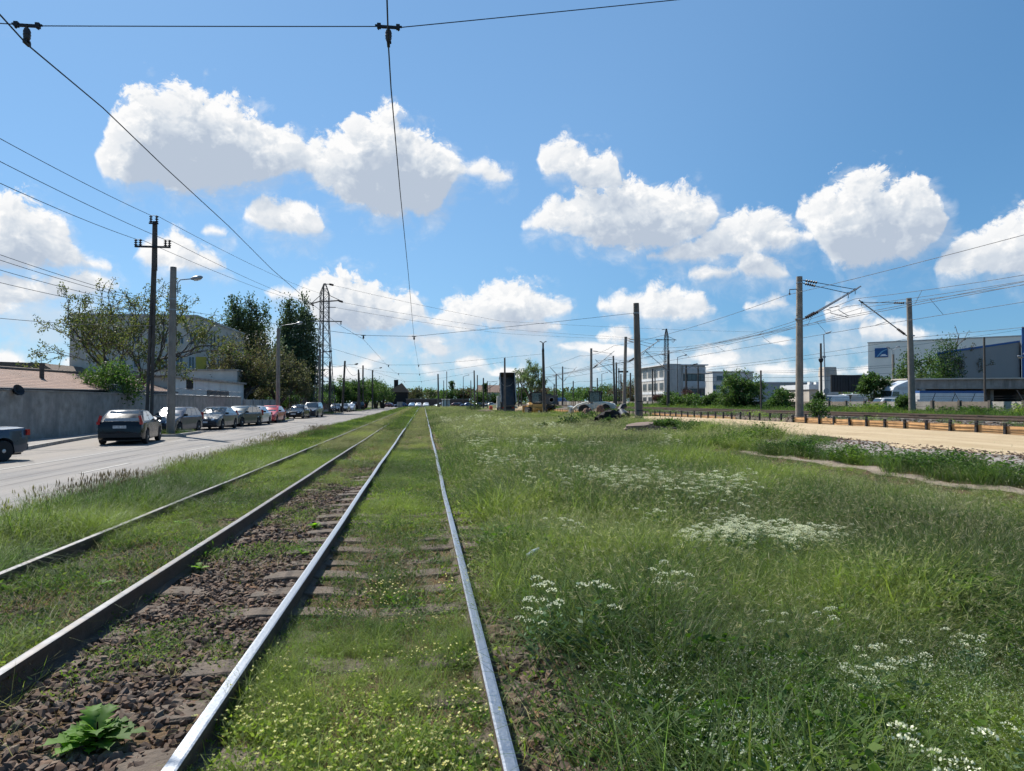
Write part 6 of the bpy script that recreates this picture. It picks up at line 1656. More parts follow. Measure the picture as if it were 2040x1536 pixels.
# wood along the skyline
def far_tree(px, py, Y, wpx_, cols, lab, seed, n=1500):
    x_ = on_y(px, Y); H = max(2.0, zof(py, x_, Y)-float(gz(x_, Y))); w = wpx_*Y/F_PX
    r = np.random.default_rng(seed)
    cl = [(r.uniform(-.34, .34)*w, r.uniform(-.3, .3)*w, H*r.uniform(.3, .8), w*r.uniform(.18, .30), H*r.uniform(.13, .2)) for _ in range(8)]+[(0, 0, H*.84, w*.2, H*.14)]
    return clump_tree('skyline_tree', lab, x_, Y, cl, n, max(.34, Y*.0021), cols, seed, trunk=.2)
for i, (px, py, Y, w, cols, lab) in enumerate((
    (783, 772, 330, 60, G_OL, 'hazy tree above the dark low house at the road end'), (815, 776, 275, 46, G_OL+G_RED, 'brownish tree right of the dark low house'), (833, 770, 275, 40, G_OL, 'olive tree in line with the tram rails'), (858, 772, 300, 40, G_OL+G_MID, 'olive tree above the white cars at the crossing'),
    (884, 776, 290, 46, G_MID, 'green tree behind the pale kiosk'), (905, 774, 290, 40, G_DK, 'dark tree right of the pale kiosk'), (925, 772, 290, 44, G_OL+G_RED, 'red tinged tree behind the leaning tram pole'), (955, 780, 285, 44, G_MID, 'green tree behind the black car at the crossing'), (980, 784, 285, 36, G_DK, 'dark low tree left of the raised dump truck'),
    (1036, 770, 230, 34, G_MID, 'bushy base tree between the dump truck and the bulldozer'), (1080, 768, 270, 50, G_OL+G_RED, 'rusty brown tree right of the thin pole with a forked top'), (1120, 782, 250, 50, G_MID+G_DK, 'low green tree above the blue and white van'), (1150, 772, 240, 52, G_MID, 'green tree right of the double armed mast'),
    (1176, 770, 230, 44, G_DK+G_MID, 'dark green tree behind the white loader'), (1205, 764, 215, 50, G_MID, 'leafy tree behind the further catenary masts'), (1236, 757, 205, 54, G_OL+G_RED, 'brownish tree left of the big tram pole'), (1262, 752, 200, 52, G_OL+G_RED, 'tallest brownish tree behind the big tram pole'),
    (1290, 768, 150, 40, G_OL+G_DK, 'shady tree at the left end of the office block'), (1140, 800, 200, 40, G_MID, 'low scrub bush under the double armed mast'), (1215, 800, 170, 40, G_MID, 'low bright scrub right of the white loader'))):
    far_tree(px, py, Y, w, cols, lab, 200+i)
for i, (px, y0, Y, w) in enumerate(((901, 758, 300, 12), (966, 764, 300, 10))):
    x_ = on_y(px, Y); H = zof(y0, x_, Y); w_ = w*Y/F_PX
    clump_tree('cypress_tree', ('dark columnar tree right of the pale kiosk on the skyline', 'small dark columnar tree left of the raised dump truck')[i], x_, Y, [(0, 0, H*f, w_*.5, H*.09) for f in (.35, .5, .65, .8, .9)], 900, .6, G_DK, 260+i, upright=1)
branchy_tree('locust_tree', 'feathery pale green tree between the dump truck and the bulldozer', on_y(1057, 140), 140, 9.4, 6.4, 5200, .30, [(.14, .20, .07), (.11, .17, .06), (.17, .22, .10)], 18, depth=5, spread=.5, up=.5, minr=.03, first=5)
# distant wood, plus an unseen band behind the camera added to darken reflections
r_ = np.random.default_rng(5); n = 34000; Xw = r_.uniform(-330, 560, n); Yw = np.where(r_.random(n) < .75, r_.uniform(380, 440, n), r_.uniform(-130, -90, n)); hh = 5+5*fnoise(Xw, Yw*0, .03, 4)+2.5*fnoise(Xw, Yw*0, .16, 5)
P = np.stack([Xw, Yw, hh*r_.random(n)**.6], -1); V, F, C = cards(P, r_.normal(size=(n, 3)), 1.6, 1.1, np.asarray(G_OL+G_DK+G_MID)[r_.integers(0, 11, n)], r_)
tag(np_mesh('woodland', V, F, TLEAF, None, C), kind='stuff')

# railside bushes on the right
def bush(px, pyt, X, wpx_, lab, cols, seed, n=4200, ls=.20, nm='bush', extra=None, pyb=815):
    Y = on_x(px, X); H = zof(pyt, X, Y)-float(gz(X, Y)); dist = Y*math.cos(YAW)+X*math.sin(YAW); w = wpx_*dist/F_PX
    r = np.random.default_rng(seed)
    cl = [(r.uniform(-.36, .36)*w, r.uniform(-.36, .36)*w, H*r.uniform(.18, .72), w*r.uniform(.18, .28), H*r.uniform(.15, .24)) for _ in range(10)]+[(0, 0, H*.80, w*.18, H*.14)]
    return clump_tree(nm, lab, X, Y, cl, n, ls, cols, seed, category='bush' if nm == 'bush' else 'tree')
bush(1340, 778, 34.6, 62, 'low green bush below the dark pole by the office block', G_MID+G_DK, 301, 3200, .26)
bush(1378, 786, 34.8, 60, 'low rounded bush in front of the stair tower', G_MID, 302, 3000, .26)
bush(1425, 781, 34.6, 60, 'dense green bush left of the feathery topped tree', G_MID+G_DK, 303, 4200, .24)
bush(1398, 792, 34.0, 40, 'small bush at the fence right of the office block', G_DK, 304, 2000, .24)
Xb = 34.4; Yb = on_x(1474, Xb)
branchy_tree('trackside_tree', 'leafy tree with a feathery windblown top beside the railway', Xb, Yb, zof(735, Xb, Yb)-.85, 5.4, 6500, .22, G_MID, 20, depth=5, spread=.55, up=.5, minr=.02, trunk=.12, first=4)
bush(1470, 768, 34.2, 82, 'wide dense bush at the foot of the feathery topped tree', G_MID+G_DK, 305, 5200, .22)
bush(1558, 772, 34.6, 62, 'round dark green bush left of the big catenary mast', G_DK+G_MID, 306, 4600, .20)
bush(1538, 796, 34.4, 34, 'small bush joined to the round dark green bush', G_MID, 307, 1600, .20)
bush(1632, 776, 38.0, 20, 'slim dark conifer like bush behind the pale fence panel', G_DK, 308, 1600, .18)
bush(1800, 783, 33.2, 34, 'bright ivy bush at the foot of the further catenary mast', G_MID, 309, 3200, .14)
for sd_, (px, pyt, X, w, lab, cols) in enumerate(((1742, 738, 58, 56, 'round leafy tree right of the dark billboard', G_MID+G_DK), (1812, 690, 74, 84, 'big leafy tree behind the further catenary mast', G_DK+G_MID), (1893, 662, 92, 80, 'tall dark leafy tree above the blue trimmed shed', G_DK), (1868, 735, 86, 34, 'low leafy tree at the left end of the blue trimmed shed', G_MID))):
    bush(px, pyt, X, w, lab, cols, 320+sd_, 4200, .34, nm='leafy_tree')
branchy_tree('bare_tree', 'nearly bare twiggy tree top over the blue trimmed shed', 97, on_x(1930, 97), zof(655, 97, on_x(1930, 97)), 7, 1200, .3, G_OL, 73, depth=5, spread=.5, up=.6, minr=.03)
for i, (px, pyt, lab) in enumerate(((1312, 783, 'dark red leaved bush left of the dark pole by the office'), (1368, 770, 'dark red leaved shrub climbing a post by the stair tower'))): bush(px, pyt, 40, 26, lab, G_RED, 340+i, 1600, .24)
p = gp(1597, 842); clump_tree('leafy_shrub', 'small shrub growing at the foot of the big catenary mast', p.x+.75, p.y-.2, [(0, 0, .5, .45, .45), (.3, 0, .9, .3, .3), (-.2, .1, .8, .3, .3)], 1100, .12, G_MID, 350, category='shrub', trunk=.03)

# weeds and shrubs standing out of the meadow
for i, (px, py, w, h, lab, cols, nm) in enumerate(((1142, 858, 2.1, 1.0, 'dark leafy shrub in the meadow left of the broken slabs', G_DK, 'shrub'), (962, 818, 0, 0, '', G_DK, ''), (1212, 852, 1.0, .7, 'green shrub just in front of the black plastic heap', G_MID, 'shrub'), (945, 821, 2.3, 1.9, 'small dark pointed shrub right of the pale kiosk', G_DK, 'shrub'), (1085, 862, 1.0, .6, 'low dark weed clump in the meadow below the bulldozer', G_DK, 'weed'), (1180, 845, 1.6, 1.0, 'tangled green shrub left of the charred stump', G_MID, 'shrub'), (1330, 855, 1.5, .6, 'low green weeds behind the broken slabs', G_MID, 'weed'))):
    if not lab: continue
    p = gp(px, py); r = np.random.default_rng(400+i)
    clump_tree('meadow_'+nm, lab, p.x, p.y, [(r.uniform(-.4, .4)*w, r.uniform(-.3, .3)*w, h*r.uniform(.2, .65), w*.22, h*.25) for _ in range(7)]+[(0, 0, h*.8, w*.15, h*.2)], 1500, .13, cols, 410+i, category=nm, trunk=.03)

# big leaved weeds between the rails
def thistle(label, px, py, size, n, seed, cols=((.14, .30, .03), (.18, .34, .04), (.11, .23, .03))):
    p = gp(px, py); r = np.random.default_rng(seed); t = thing('leafy_weed', label, 'weed', (p.x, p.y, float(tz(p.x, p.y))))
    Vs, Fs, Cs = [], [], []; o = 0
    for k in range(n):
        az = k*2.4+r.normal(0, .25); L = size*(.55+.6*r.random()); el = .35+.75*r.random() if k > n*.35 else .12+.3*r.random(); w = L*.30
        c = np.asarray(cols[r.integers(0, len(cols))])*(.8+.4*r.random()); m = 9
        sx = np.array([-math.sin(az), math.cos(az), 0]); dx_ = np.array([math.cos(az), math.sin(az), 0]); z0 = size*.35*r.random()
        for i in range(m+1):
            f = i/m; c0 = dx_*(L*math.cos(el)*f) + np.array([0, 0, z0+L*(math.sin(el)*f-.75*f*f*math.sin(el)*.8)])
            lobe = 1.0 if i % 2 else .42; ww = w*math.sin(math.pi*min(1, .10+f*.92))**.8*lobe*(1-.2*f)
            fold = np.array([0, 0, ww*.35])
            Vs += [c0-sx*ww+fold+dx_*ww*.25*(i % 2), c0, c0+sx*ww+fold+dx_*ww*.25*(i % 2)]; Cs += [c, c*.85+.03, c]
        for i in range(m):
            b = o+i*3; Fs += [(b, b+1, b+4, b+3), (b+1, b+2, b+5, b+4)]
        o += 3*(m+1)
    np_mesh('leaves', np.array(Vs), np.array(Fs), WLEAF, t, np.array(Cs), smooth=True)
    mb = MB(); mb.tube([(0, 0, -.03), (.01, 0, size*.3), (0, .02, size*.5)], [size*.03, size*.025, size*.012], 6); mb.build('stem', WLEAF, t)
    return t
thistle('big jagged leaved weed on the ballast at the lower left corner', 190, 1490, .24, 34, 1)
thistle('small bright rosette of long leaves on the bare ballast', 398, 1140, .15, 8, 2)
thistle('bright jagged weed against the dull rail near the road verge', 75, 1112, .22, 14, 3)
thistle('green weed on the ballast left of the polished rail', 625, 1056, .18, 12, 4)
thistle('leafy weed beside a sleeper in the overgrown track', 365, 1050, .18, 12, 5)
thistle('small bright weed leaning on the polished rail', 600, 1108, .14, 8, 6)
thistle('light green weed among the grass between the dull rails', 200, 1175, .15, 10, 7)
# ------------------------------------------------------------------ poles, masts and overhead wires
def T0(name, label, cat, x, y, z=None, group=None): return thing(name, label, cat, (x, y, float(gz(x, y)) if z is None else z), 0, group)
def mast(par, x, y, z0, x1, y1, z1, r0, r1, m, n=12, nm='pole'):
    mb = MB(); mb.cyl((x, y, z0-.15), (x1, y1, z1), r0, r1, n); return child(par, mb, nm, m, smooth='auto')
def band(par, x, y, z, r, m='steel', h=.07):
    mb = MB(); mb.cyl((x, y, z-h/2), (x, y, z+h/2), r+.012, n=12); return child(par, mb, 'clamp_band', m)
def insulator(par, a, b, r=.075, n=5, nm='insulator'):
    """string of sheds from a to b"""
    a = Vector(a); b = Vector(b); d = b-a; L = d.length; prof = [(r*.35, 0)]
    for i in range(n): f = L*(i+.1)/n; prof += [(r*.4, f), (r, f+L/n*.25), (r*.95, f+L/n*.45), (r*.4, f+L/n*.6)]
    prof += [(r*.35, L)]
    mb = MB(); mb.lathe(a, prof, 10, axis=d); return child(par, mb, nm, 'insul', smooth='auto')
def wire_obj(name, label, spans, r, group=None, sag=None, par=None, n=14, m='wire'):
    """spans: support points; each span hangs with its own sag (fraction of length)"""
    pts = []
    for i, (p, q) in enumerate(zip(spans[:-1], spans[1:])):
        p = Vector(p); q = Vector(q); s = (sag if sag is not None else .008)*(q-p).length
        for k in range(n+(i == len(spans)-2)):
            f = k/n; c = p.lerp(q, f); c.z -= 4*s*f*(1-f); pts.append(c)
    mb = MB(); mb.tube(pts, r, 5)
    if par is not None: return child(par, mb, name, m)
    o = mb.build(name, M[m]); return tag(o, label, 'wire', group)
def lamp_head(par, x, y, z, dx, dy, L=.62, m='steel'):
    d = Vector((dx, dy, .18)).normalized()
    mb = MB(); mb.lathe((x, y, z), [(.03, 0), (.06, .04), (.11, .18), (.13, .38), (.10, .56), (.02, .64)], 10, axis=d); o = child(par, mb, 'lamp_head', m, smooth='auto')
    mb = MB(); mb.lathe((x+d.x*.16, y+d.y*.16, z-.045), [(.02, 0), (.07, .02), (.09, .18), (.07, .34), (.02, .4)], 10, axis=d); g_ = child(o, mb, 'lens', 'lamp', smooth='auto'); return o

# --- left side: A-frame power pole and tram pole with lamp
py_ = 43.0; px_ = -16.7
XT, ZT = on_y(305, py_), zof(440, px_, py_)
t = T0('power_pole', 'tall twin legged power pole with a crossarm and six insulators behind the black hatchback', 'pole', px_, py_, .1)
mb = MB(); xb0, xb1 = on_y(292, py_), on_y(301.5, py_)
zs = zof(555, px_, py_)
mb.tube([(xb0, py_, .05), (on_y(301.5, py_), py_, zs), (XT-.06, py_, zs+1.2)], [.10, .09, .09], 8); mb.tube([(xb1+.02, py_, .05), (on_y(306, py_), py_, zs), (XT+.06, py_, zs+1.2)], [.10, .09, .09], 8)
child(t, mb, 'leg', 'poled'); mb = MB(); mb.cyl((XT, py_, zs+.5), (XT, py_, ZT), .16, .135, 10); child(t, mb, 'pole', 'poled')
mb = MB()
for f in (.12, .35, .6, .85): 
    z_ = zs*f; a = xb0+(on_y(301.5, py_)-xb0)*f; b = xb1+(on_y(306, py_)-xb1)*f; mb.box(((a+b)/2, py_, z_), (abs(b-a)+.1, .14, .2))
child(t, mb, 'spacer', 'poled')
zc = zof(492, px_, py_); xc0, xc1 = on_y(268, py_), on_y(339, py_)
mb = MB(); mb.box(((xc0+xc1)/2, py_-.2, zc), (xc1-xc0, .10, .10)); mb.box((XT, py_-.2, ZT-.15), (.5, .10, .08)); child(t, mb, 'crossarm', 'dsteel')
INS = {}
for k, px in (('a', 270), ('b', 279), ('c', 329), ('d', 337)): x = on_y(px, py_); insulator(t, (x, py_-.2, zc+.05), (x, py_-.2, zc+.42), .10, 3); INS[k] = (x, py_-.2, zc+.42)
for k, px in (('e', 299.5), ('f', 311)): x = on_y(px, py_); insulator(t, (x, py_-.2, ZT-.1), (x, py_-.2, ZT+.30), .10, 3); INS[k] = (x, py_-.2, ZT+.30)
# tram pole with street lamp
tx, ty = on_y(341, 39.6), 39.6
t = T0('tram_pole', 'thick round concrete tram pole with a street lamp standing behind the black hatchback', 'pole', tx, ty, .1); TP0 = (tx, ty)
ztop = zof(532, tx, ty); mast(t, tx, ty, 0, tx+.05, ty, ztop, .215, .155, 'polec', 14)
for yy in (596, 617): band(t, tx+.03, ty, zof(yy, tx, ty), .175)
mb = MB(); za = zof(556, tx, ty); xa = on_y(352, ty); xe = on_y(378, ty)
mb.tube([(xa, ty, zof(585, tx, ty)), (xa, ty, zof(563, tx, ty)), (xa+.14, ty, za-.03), (xa+.4, ty, za), (xe, ty, za+.03)], .028, 7); mb.box((xa-.08, ty, zof(580, tx, ty)), (.22, .05, .05)); child(t, mb, 'lamp_arm', 'steel'); lamp_head(t, xe-.02, ty, za+.03, 1, 0)
# further tram and lamp poles, left side
LP = {}
for key, px, pyt, Y, tilt, lamp, m, lab in (
    ('L2', 554, 654, 66.0, 0, 1, 'polec', 'pale slim tram pole with a lamp arm in front of the pale poplar'), ('L3', 637, 695, 96.0, 0, 0, 'polec', 'concrete tram pole left of the lattice pylon legs'), ('L4', 657, 720, 112.0, 0, 0, 'poled', 'dark pole directly right of the lattice pylon legs'),
    ('L5', 687, 719, 118.0, .055, 1, 'poled', 'leaning dark lamp pole right of the pylon'), ('L6', 714, 736, 140.0, -.01, 0, 'poled', 'twin dark pole right of the leaning lamp pole'), ('L7', 723, 728, 150.0, 0, 0, 'poled', 'straight dark tram pole before the last lamp pole'), ('L8', 742, 737, 165.0, 0, 1, 'poled', 'last lamp pole of the left row with a thin curved arm')):
    x = on_y(px, Y); z1 = zof(pyt, x, Y); t = T0('tram_pole', lab, 'pole', x, Y); LP[key] = (x, Y, z1)
    mast(t, x-tilt*z1*.9, Y, 0, x, Y, z1, .19, .15, m, 10)
    if lamp:
        mb = MB(); xe = x+1.5; mb.tube([(x+.1, Y, z1-.9), (x+.25, Y, z1+(.25 if key != 'L5' else -.62)), (xe, Y, z1+(.45 if key != 'L5' else -.55))], .03, 6); child(t, mb, 'lamp_arm', 'steel'); lamp_head(t, xe, Y, z1+(.45 if key != 'L5' else -.55), 1, 0, m='dsteel' if key != 'L2' else 'steel')
    if key == 'L6': mb = MB(); mb.cyl((x+.32, Y, 0), (x+.12, Y, z1-.6), .13, .11); child(t, mb, 'second_leg', 'poled')
# --- right side tram poles
RP = {}
t = None
for key, px0, pyb, px1, pyt, Y, rad, m, lab in (('R1', 1273, 833, 1268, 604, 44.5, .25, 'polem', 'thick tapering concrete tram pole in the dirt beside the broken slabs'), ('R2', 1085, 815, 1082, 700, 84, .20, 'poled', 'dark pole with a forked metal top beside the bulldozer'), ('R3', 1006, 822, 1005.5, 713, 108, .17, 'polem', 'slim concrete pole in front of the raised dump truck'),
                              ('R4', 946, 815, 944.5, 738, 158, .20, 'polem', 'concrete tram pole above the dark car at the crossing'), ('R5', 874, 812, 872.5, 745, 176, .24, 'polem', 'thick concrete pole left of the pale kiosk')):
    x0 = on_y(px0, Y); x1 = on_y(px1, Y); z1 = zof(pyt, x1, Y); z0 = float(gz(x0, Y)); t = T0('tram_pole', lab, 'pole', x0, Y); RP[key] = (x1, Y, z1)
    mast(t, x0, Y, z0, x1, Y, z1, rad*1.08, rad*.72, m, 12)
    if key == 'R1':
        z2 = zof(624, x1, Y); band(t, x1, Y, z2, rad*.76); RP['R1w'] = (x1-.2, Y, z2)
        mb = MB(); mb.lathe((x0, Y, z0-.05), [(.42, 0), (.42, .12), (.30, .22), (.28, .45), (.27, .46)], 12); child(t, mb, 'footing', 'poled')
        for yy in (800, 818): band(t, x0, Y, zof(yy, x0, Y), rad*1.05, m='dsteel', h=.05)
    if key == 'R2':
        mb = MB(); mb.cyl((x1, Y, z1), (x1, Y, z1+.35), .17, .13); mb.cyl((x1, Y, z1+.35), (x1, Y, z1+.95), .11)
        for s_ in (-1, 1): mb.tube([(x1, Y, z1+.95), (x1+s_*.22, Y, z1+1.15), (x1+s_*.42, Y, z1+1.18)], .05, 6)
        child(t, mb, 'forked_top', 'dsteel')
# --- tram overhead: spans, hangers, contact wires
def hanger(lab, x, y, zt, side=.30):
    """span wire fitting: bar with end clamps, bell insulator, wire clip"""
    t = thing('wire_hanger', lab, 'hanger', (x, y, zt))
    mb = MB(); mb.box((0, 0, 0), (.19, .026, .026))
    for s_ in (-1, 1): mb.box((s_*.10, 0, .006), (.04, .04, .05)); mb.box((s_*.105, 0, -.022), (.014, .02, .022)); mb.box((s_*.13, 0, .01), (.024, .018, .018))
    mb.build('bar', M['dsteel'], t)
    mb = MB(); mb.lathe((0, 0, -.02), [(.012, 0), (.026, -.015), (.036, -.045), (.032, -.06), (.037, -.075), (.032, -.09), (.034, -.105), (.024, -.13), (.014, -.15)], 14); mb.build('bell_insulator', M['insul'], t, smooth='auto')
    mb = MB(); mb.box((0, 0, -.175), (.03, .10, .04)); mb.box((.015, 0, -.165), (.03, .03, .018)); mb.build('clip', M['dsteel'], t)
    return (x, y, zt-.19)
hz = zof(53, 0, 7.6)
A1 = atY(774, 54, 7.6); A2 = atY(54, 51, 7.6)
c1 = hanger('dark insulated hanger on the span wire above the polished track', A1.x, 7.6, A1.z); c2 = hanger('dark insulated hanger at the top left corner of the view', A2.x, 7.6, A2.z)
e0 = atY(-420, 20, 7.6); e1 = atY(1345, 0, 7.6); e2 = atY(1900, -60, 7.6)
wire_obj('span_wire', 'nearest span wire crossing the top of the view between the two hangers', [e0, (A2.x-.1, 7.6, A2.z+.005), (A2.x+.1, 7.6, A2.z+.003), (A1.x-.1, 7.6, A1.z), (A1.x+.1, 7.6, A1.z), e1, e2], .0055, sag=.0006)
def cw(px, py, Y): p = atY(px, py, Y); return (p.x, p.y, p.z)
W1 = [cw(764, -230, 5.4), c1, cw(779, 175, 9.0), cw(797, 380, 13.6), cw(813, 540, 22.4), cw(825, 676, 43), cw(834, 730, 77), cw(836, 747, 102), cw(840, 762, 150), cw(842, 775, 225)]
W2 = [cw(-300, -300, 5.0), c2, cw(205, 215, 10), cw(330, 335, 12.6), cw(455, 450, 17), cw(540, 535, 22.4), cw(622, 606, 30), cw(677, 648, 37), cw(724, 676, 43), cw(774, 731, 77), cw(794, 747, 102), cw(806, 762, 150), cw(818, 775, 225)]
wire_obj('contact_wire', 'contact wire over the polished track running away down the middle', W1, .0085, sag=.0)
wire_obj('contact_wire', 'contact wire over the overgrown track sweeping in from the top left corner', W2, .0085, sag=.0)
def span(lab, left, right, Y, fits, group='distant span wires'):
    pts = [left]
    for k, (px, py) in enumerate(fits): p = atY(px, py, Y); pts.append((p.x, Y, p.z))
    pts.append(right); wire_obj('span_wire', lab, pts, .009+.00005*Y, group, sag=.002)
    for k, (px, py) in enumerate(fits):
        p = atY(px, py, Y); mb = MB(); mb.box((0, 0, 0), (.26, .05, .05)); mb.lathe((0, 0, -.02), [(.02, 0), (.055, -.06), (.05, -.15), (.02, -.2)], 8)
        o = mb.build('wire_hanger', M['dsteel']); o.location = (p.x, Y, p.z); tag(o, 'small dark hanger at the %s contact wire %s' % (('left', 'right')[k], {43: 'right of the lattice pylon top', 77: 'below the biggest span wire', 102: 'before the kiosk', 150: 'nearest the far crossing'}[Y]), 'hanger', 'distant wire hangers')
span('span wire running from the thick lamp pole to the thick tapering pole', (TP0[0]+.15, TP0[1], zof(617, *TP0)), RP['R1w'], 43, [(724, 668), (825, 670)])
span('span wire running between the pale slim pole and the forked top pole', (LP['L2'][0], 66, LP['L2'][2]-.4), (RP['R2'][0], 84, RP['R2'][2]-.3), 77, [(774, 727), (834, 727)])
span('span wire running to the pole in front of the raised dump truck', (LP['L4'][0], 112, LP['L4'][2]-.4), (RP['R3'][0], 108, RP['R3'][2]-.6), 102, [(794, 744), (836, 745)])
span('span wire running over the track before the far crossing', (LP['L7'][0], 150, LP['L7'][2]-.5), (RP['R4'][0], 158, RP['R4'][2]-.4), 150, [(806, 760), (840, 760)])

# --- lattice pylon, left
def lattice(par, x, y, secs, m, rr, diag=True):
    """secs: list of (z, half width); square lattice tower"""
    legs = MB(); br = MB()
    for (z0, w0), (z1, w1) in zip(secs[:-1], secs[1:]):
        for sx in (-1, 1):
            for sy in (-1, 1): legs.cyl((x+sx*w0, y+sy*w0, z0), (x+sx*w1, y+sy*w1, z1), rr*1.5, n=5, caps=False)
        n = max(1, int(round((z1-z0)/max(.5, (w0+w1)*1.0))))
        for i in range(n):
            a, b = i/n, (i+1)/n; za, zb_ = z0+(z1-z0)*a, z0+(z1-z0)*b; wa, wb_ = w0+(w1-w0)*a, w0+(w1-w0)*b
            for sy in (-1, 1):
                br.cyl((x-wa, y+sy*wa, za), (x+wb_, y+sy*wb_, zb_), rr*.8, n=4, caps=False); br.cyl((x+wa, y+sy*wa, za), (x-wb_, y+sy*wb_, zb_), rr*.8, n=4, caps=False)
            for sx in (-1, 1):
                br.cyl((x+sx*wa, y-wa, za), (x+sx*wb_, y+wb_, zb_), rr*.8, n=4, caps=False)
            for sy in (-1, 1): br.cyl((x-wb_, y+sy*wb_, zb_), (x+wb_, y+sy*wb_, zb_), rr*.8, n=4, caps=False)
    child(par, legs, 'legs', m); child(par, br, 'bracing', m)
PYM = mat('weathered_pylon_steel', (.13, .115, .105), .7, metal=.3, var=.3, scale=3)
YP = 108.0; XP = on_y(646, YP); Z = lambda py: zof(py, XP, YP)
t = T0('lattice_pylon', 'tall lattice steel pylon with three crossarms left of the tracks', 'pylon', XP, YP); q = YP/F_PX
lattice(t, XP, YP, [(0, 20*q), (Z(760), 15*q), (Z(640), 8*q), (Z(585), 8*q), (Z(565), 1.5*q)], PYM, .042)
mb = MB(); mb.cyl((XP-.1, YP-1.2, 0), (XP-.1, YP-.6, Z(568)), .16, .11, 6); child(t, mb, 'ladder_column', M['poled'])
zA = Z(600); mb = MB(); xl, xr = XP-25*q, XP+33*q
mb.tube([(xl, YP, zA-.4), (XP-8*q, YP, zA), (XP+8*q, YP, zA), (xr-5*q, YP, zA+.15)], .10, 6); mb.tube([(xl, YP, zA-.35), (XP-8*q, YP, zA+.9)], .05, 5); mb.tube([(xr-5*q, YP, zA+.2), (XP+8*q, YP, zA+.9)], .05, 5)
zB = Z(640); mb.box((XP+3*q, YP, zB), (60*q, .14, .14)); mb.box((XP+12*q, YP, Z(612)), (18*q, .1, .1)); mb.box((XP+7*q, YP, Z(566)), (16*q, .1, .1)); child(t, mb, 'crossarm', PYM)
insulator(t, (xr-6*q, YP, zA+.1), (xr+2*q, YP-.6, zA-.15), .16, 5); insulator(t, (xl, YP, zA-.4), (xl+5*q, YP-1.0, zA-.8), .16, 5); insulator(t, (XP+9*q, YP, Z(566)), (XP+17*q, YP-.6, Z(569)), .16, 5); insulator(t, (XP+31*q, YP, zB), (XP+31*q, YP, zB-.5), .12, 3)
mb = MB(); mb.tube([(XP+1*q, YP-1.5, Z(702)), (XP+10*q, YP-1.5, Z(702))], .06, 6); child(t, mb, 'lamp_arm', 'dsteel'); lamp_head(t, XP+9*q, YP-1.5, Z(702), 1, 0, m='dsteel')
# power lines on the left
pw = 'power lines of the twin legged pole'
wire_obj('power_line', 'upper power line reaching the top insulators of the twin legged pole', [cw(-60, 243, 26), INS['e'], INS['f'], cw(640, 585, YP)], .014, pw, sag=.006)
wire_obj('power_line', 'middle power line reaching the right insulators of the twin legged pole', [cw(-60, 291, 26), INS['c'], INS['d'], cw(621, 603, YP)], .014, pw, sag=.006)
wire_obj('power_line', 'lower power line reaching the left insulators of the twin legged pole', [cw(-60, 337, 26), INS['a'], INS['b'], cw(624, 606, YP)], .014, pw, sag=.007)
bd = 'low cables behind the walnut tree'
for k, (ya, lab) in enumerate(((486, 'topmost of the low cables passing behind the walnut tree'), (498, 'second of the low cables passing behind the walnut tree'), (520, 'third of the low cables passing behind the walnut tree'), (548, 'slack low cable with a clamp passing behind the walnut tree'), (628, 'lowest cable at the left edge above the brown roofed house'))):
    wire_obj('cable', lab, [cw(-60, ya, 30), (XT+.0, py_, zof((600, 604, 612, 622, 648)[k], px_, py_))], .012, bd, sag=.01)
fr = 'high lines from the lattice pylon to the right'
for k, (a, b, c_) in enumerate((((662, 568), (1000, 640), (1540, 662)), ((680, 602), (1000, 655), (1320, 676)), ((665, 612), (1000, 664), (1318, 678)))):
    wire_obj('power_line', ('highest line', 'middle line', 'lowest line')[k]+' strung from the lattice pylon to the far right pylon', [cw(*a, YP), cw(*b, 150), cw(*c_, 175)], .020, fr, sag=.004)
# slung cables between the lamp poles
for (a, b, lab) in (('L4', 'L5', 'slack cable between the pylon pole and the leaning lamp pole'), ('L5', 'L6', 'slack cable between the leaning lamp pole and the twin dark pole')):
    A, B = LP[a], LP[b]; wire_obj('cable', lab, [(A[0], A[1], A[2]-.6), (B[0], B[1], B[2]-.6)], .03, 'slack cables of the left poles', sag=.05)

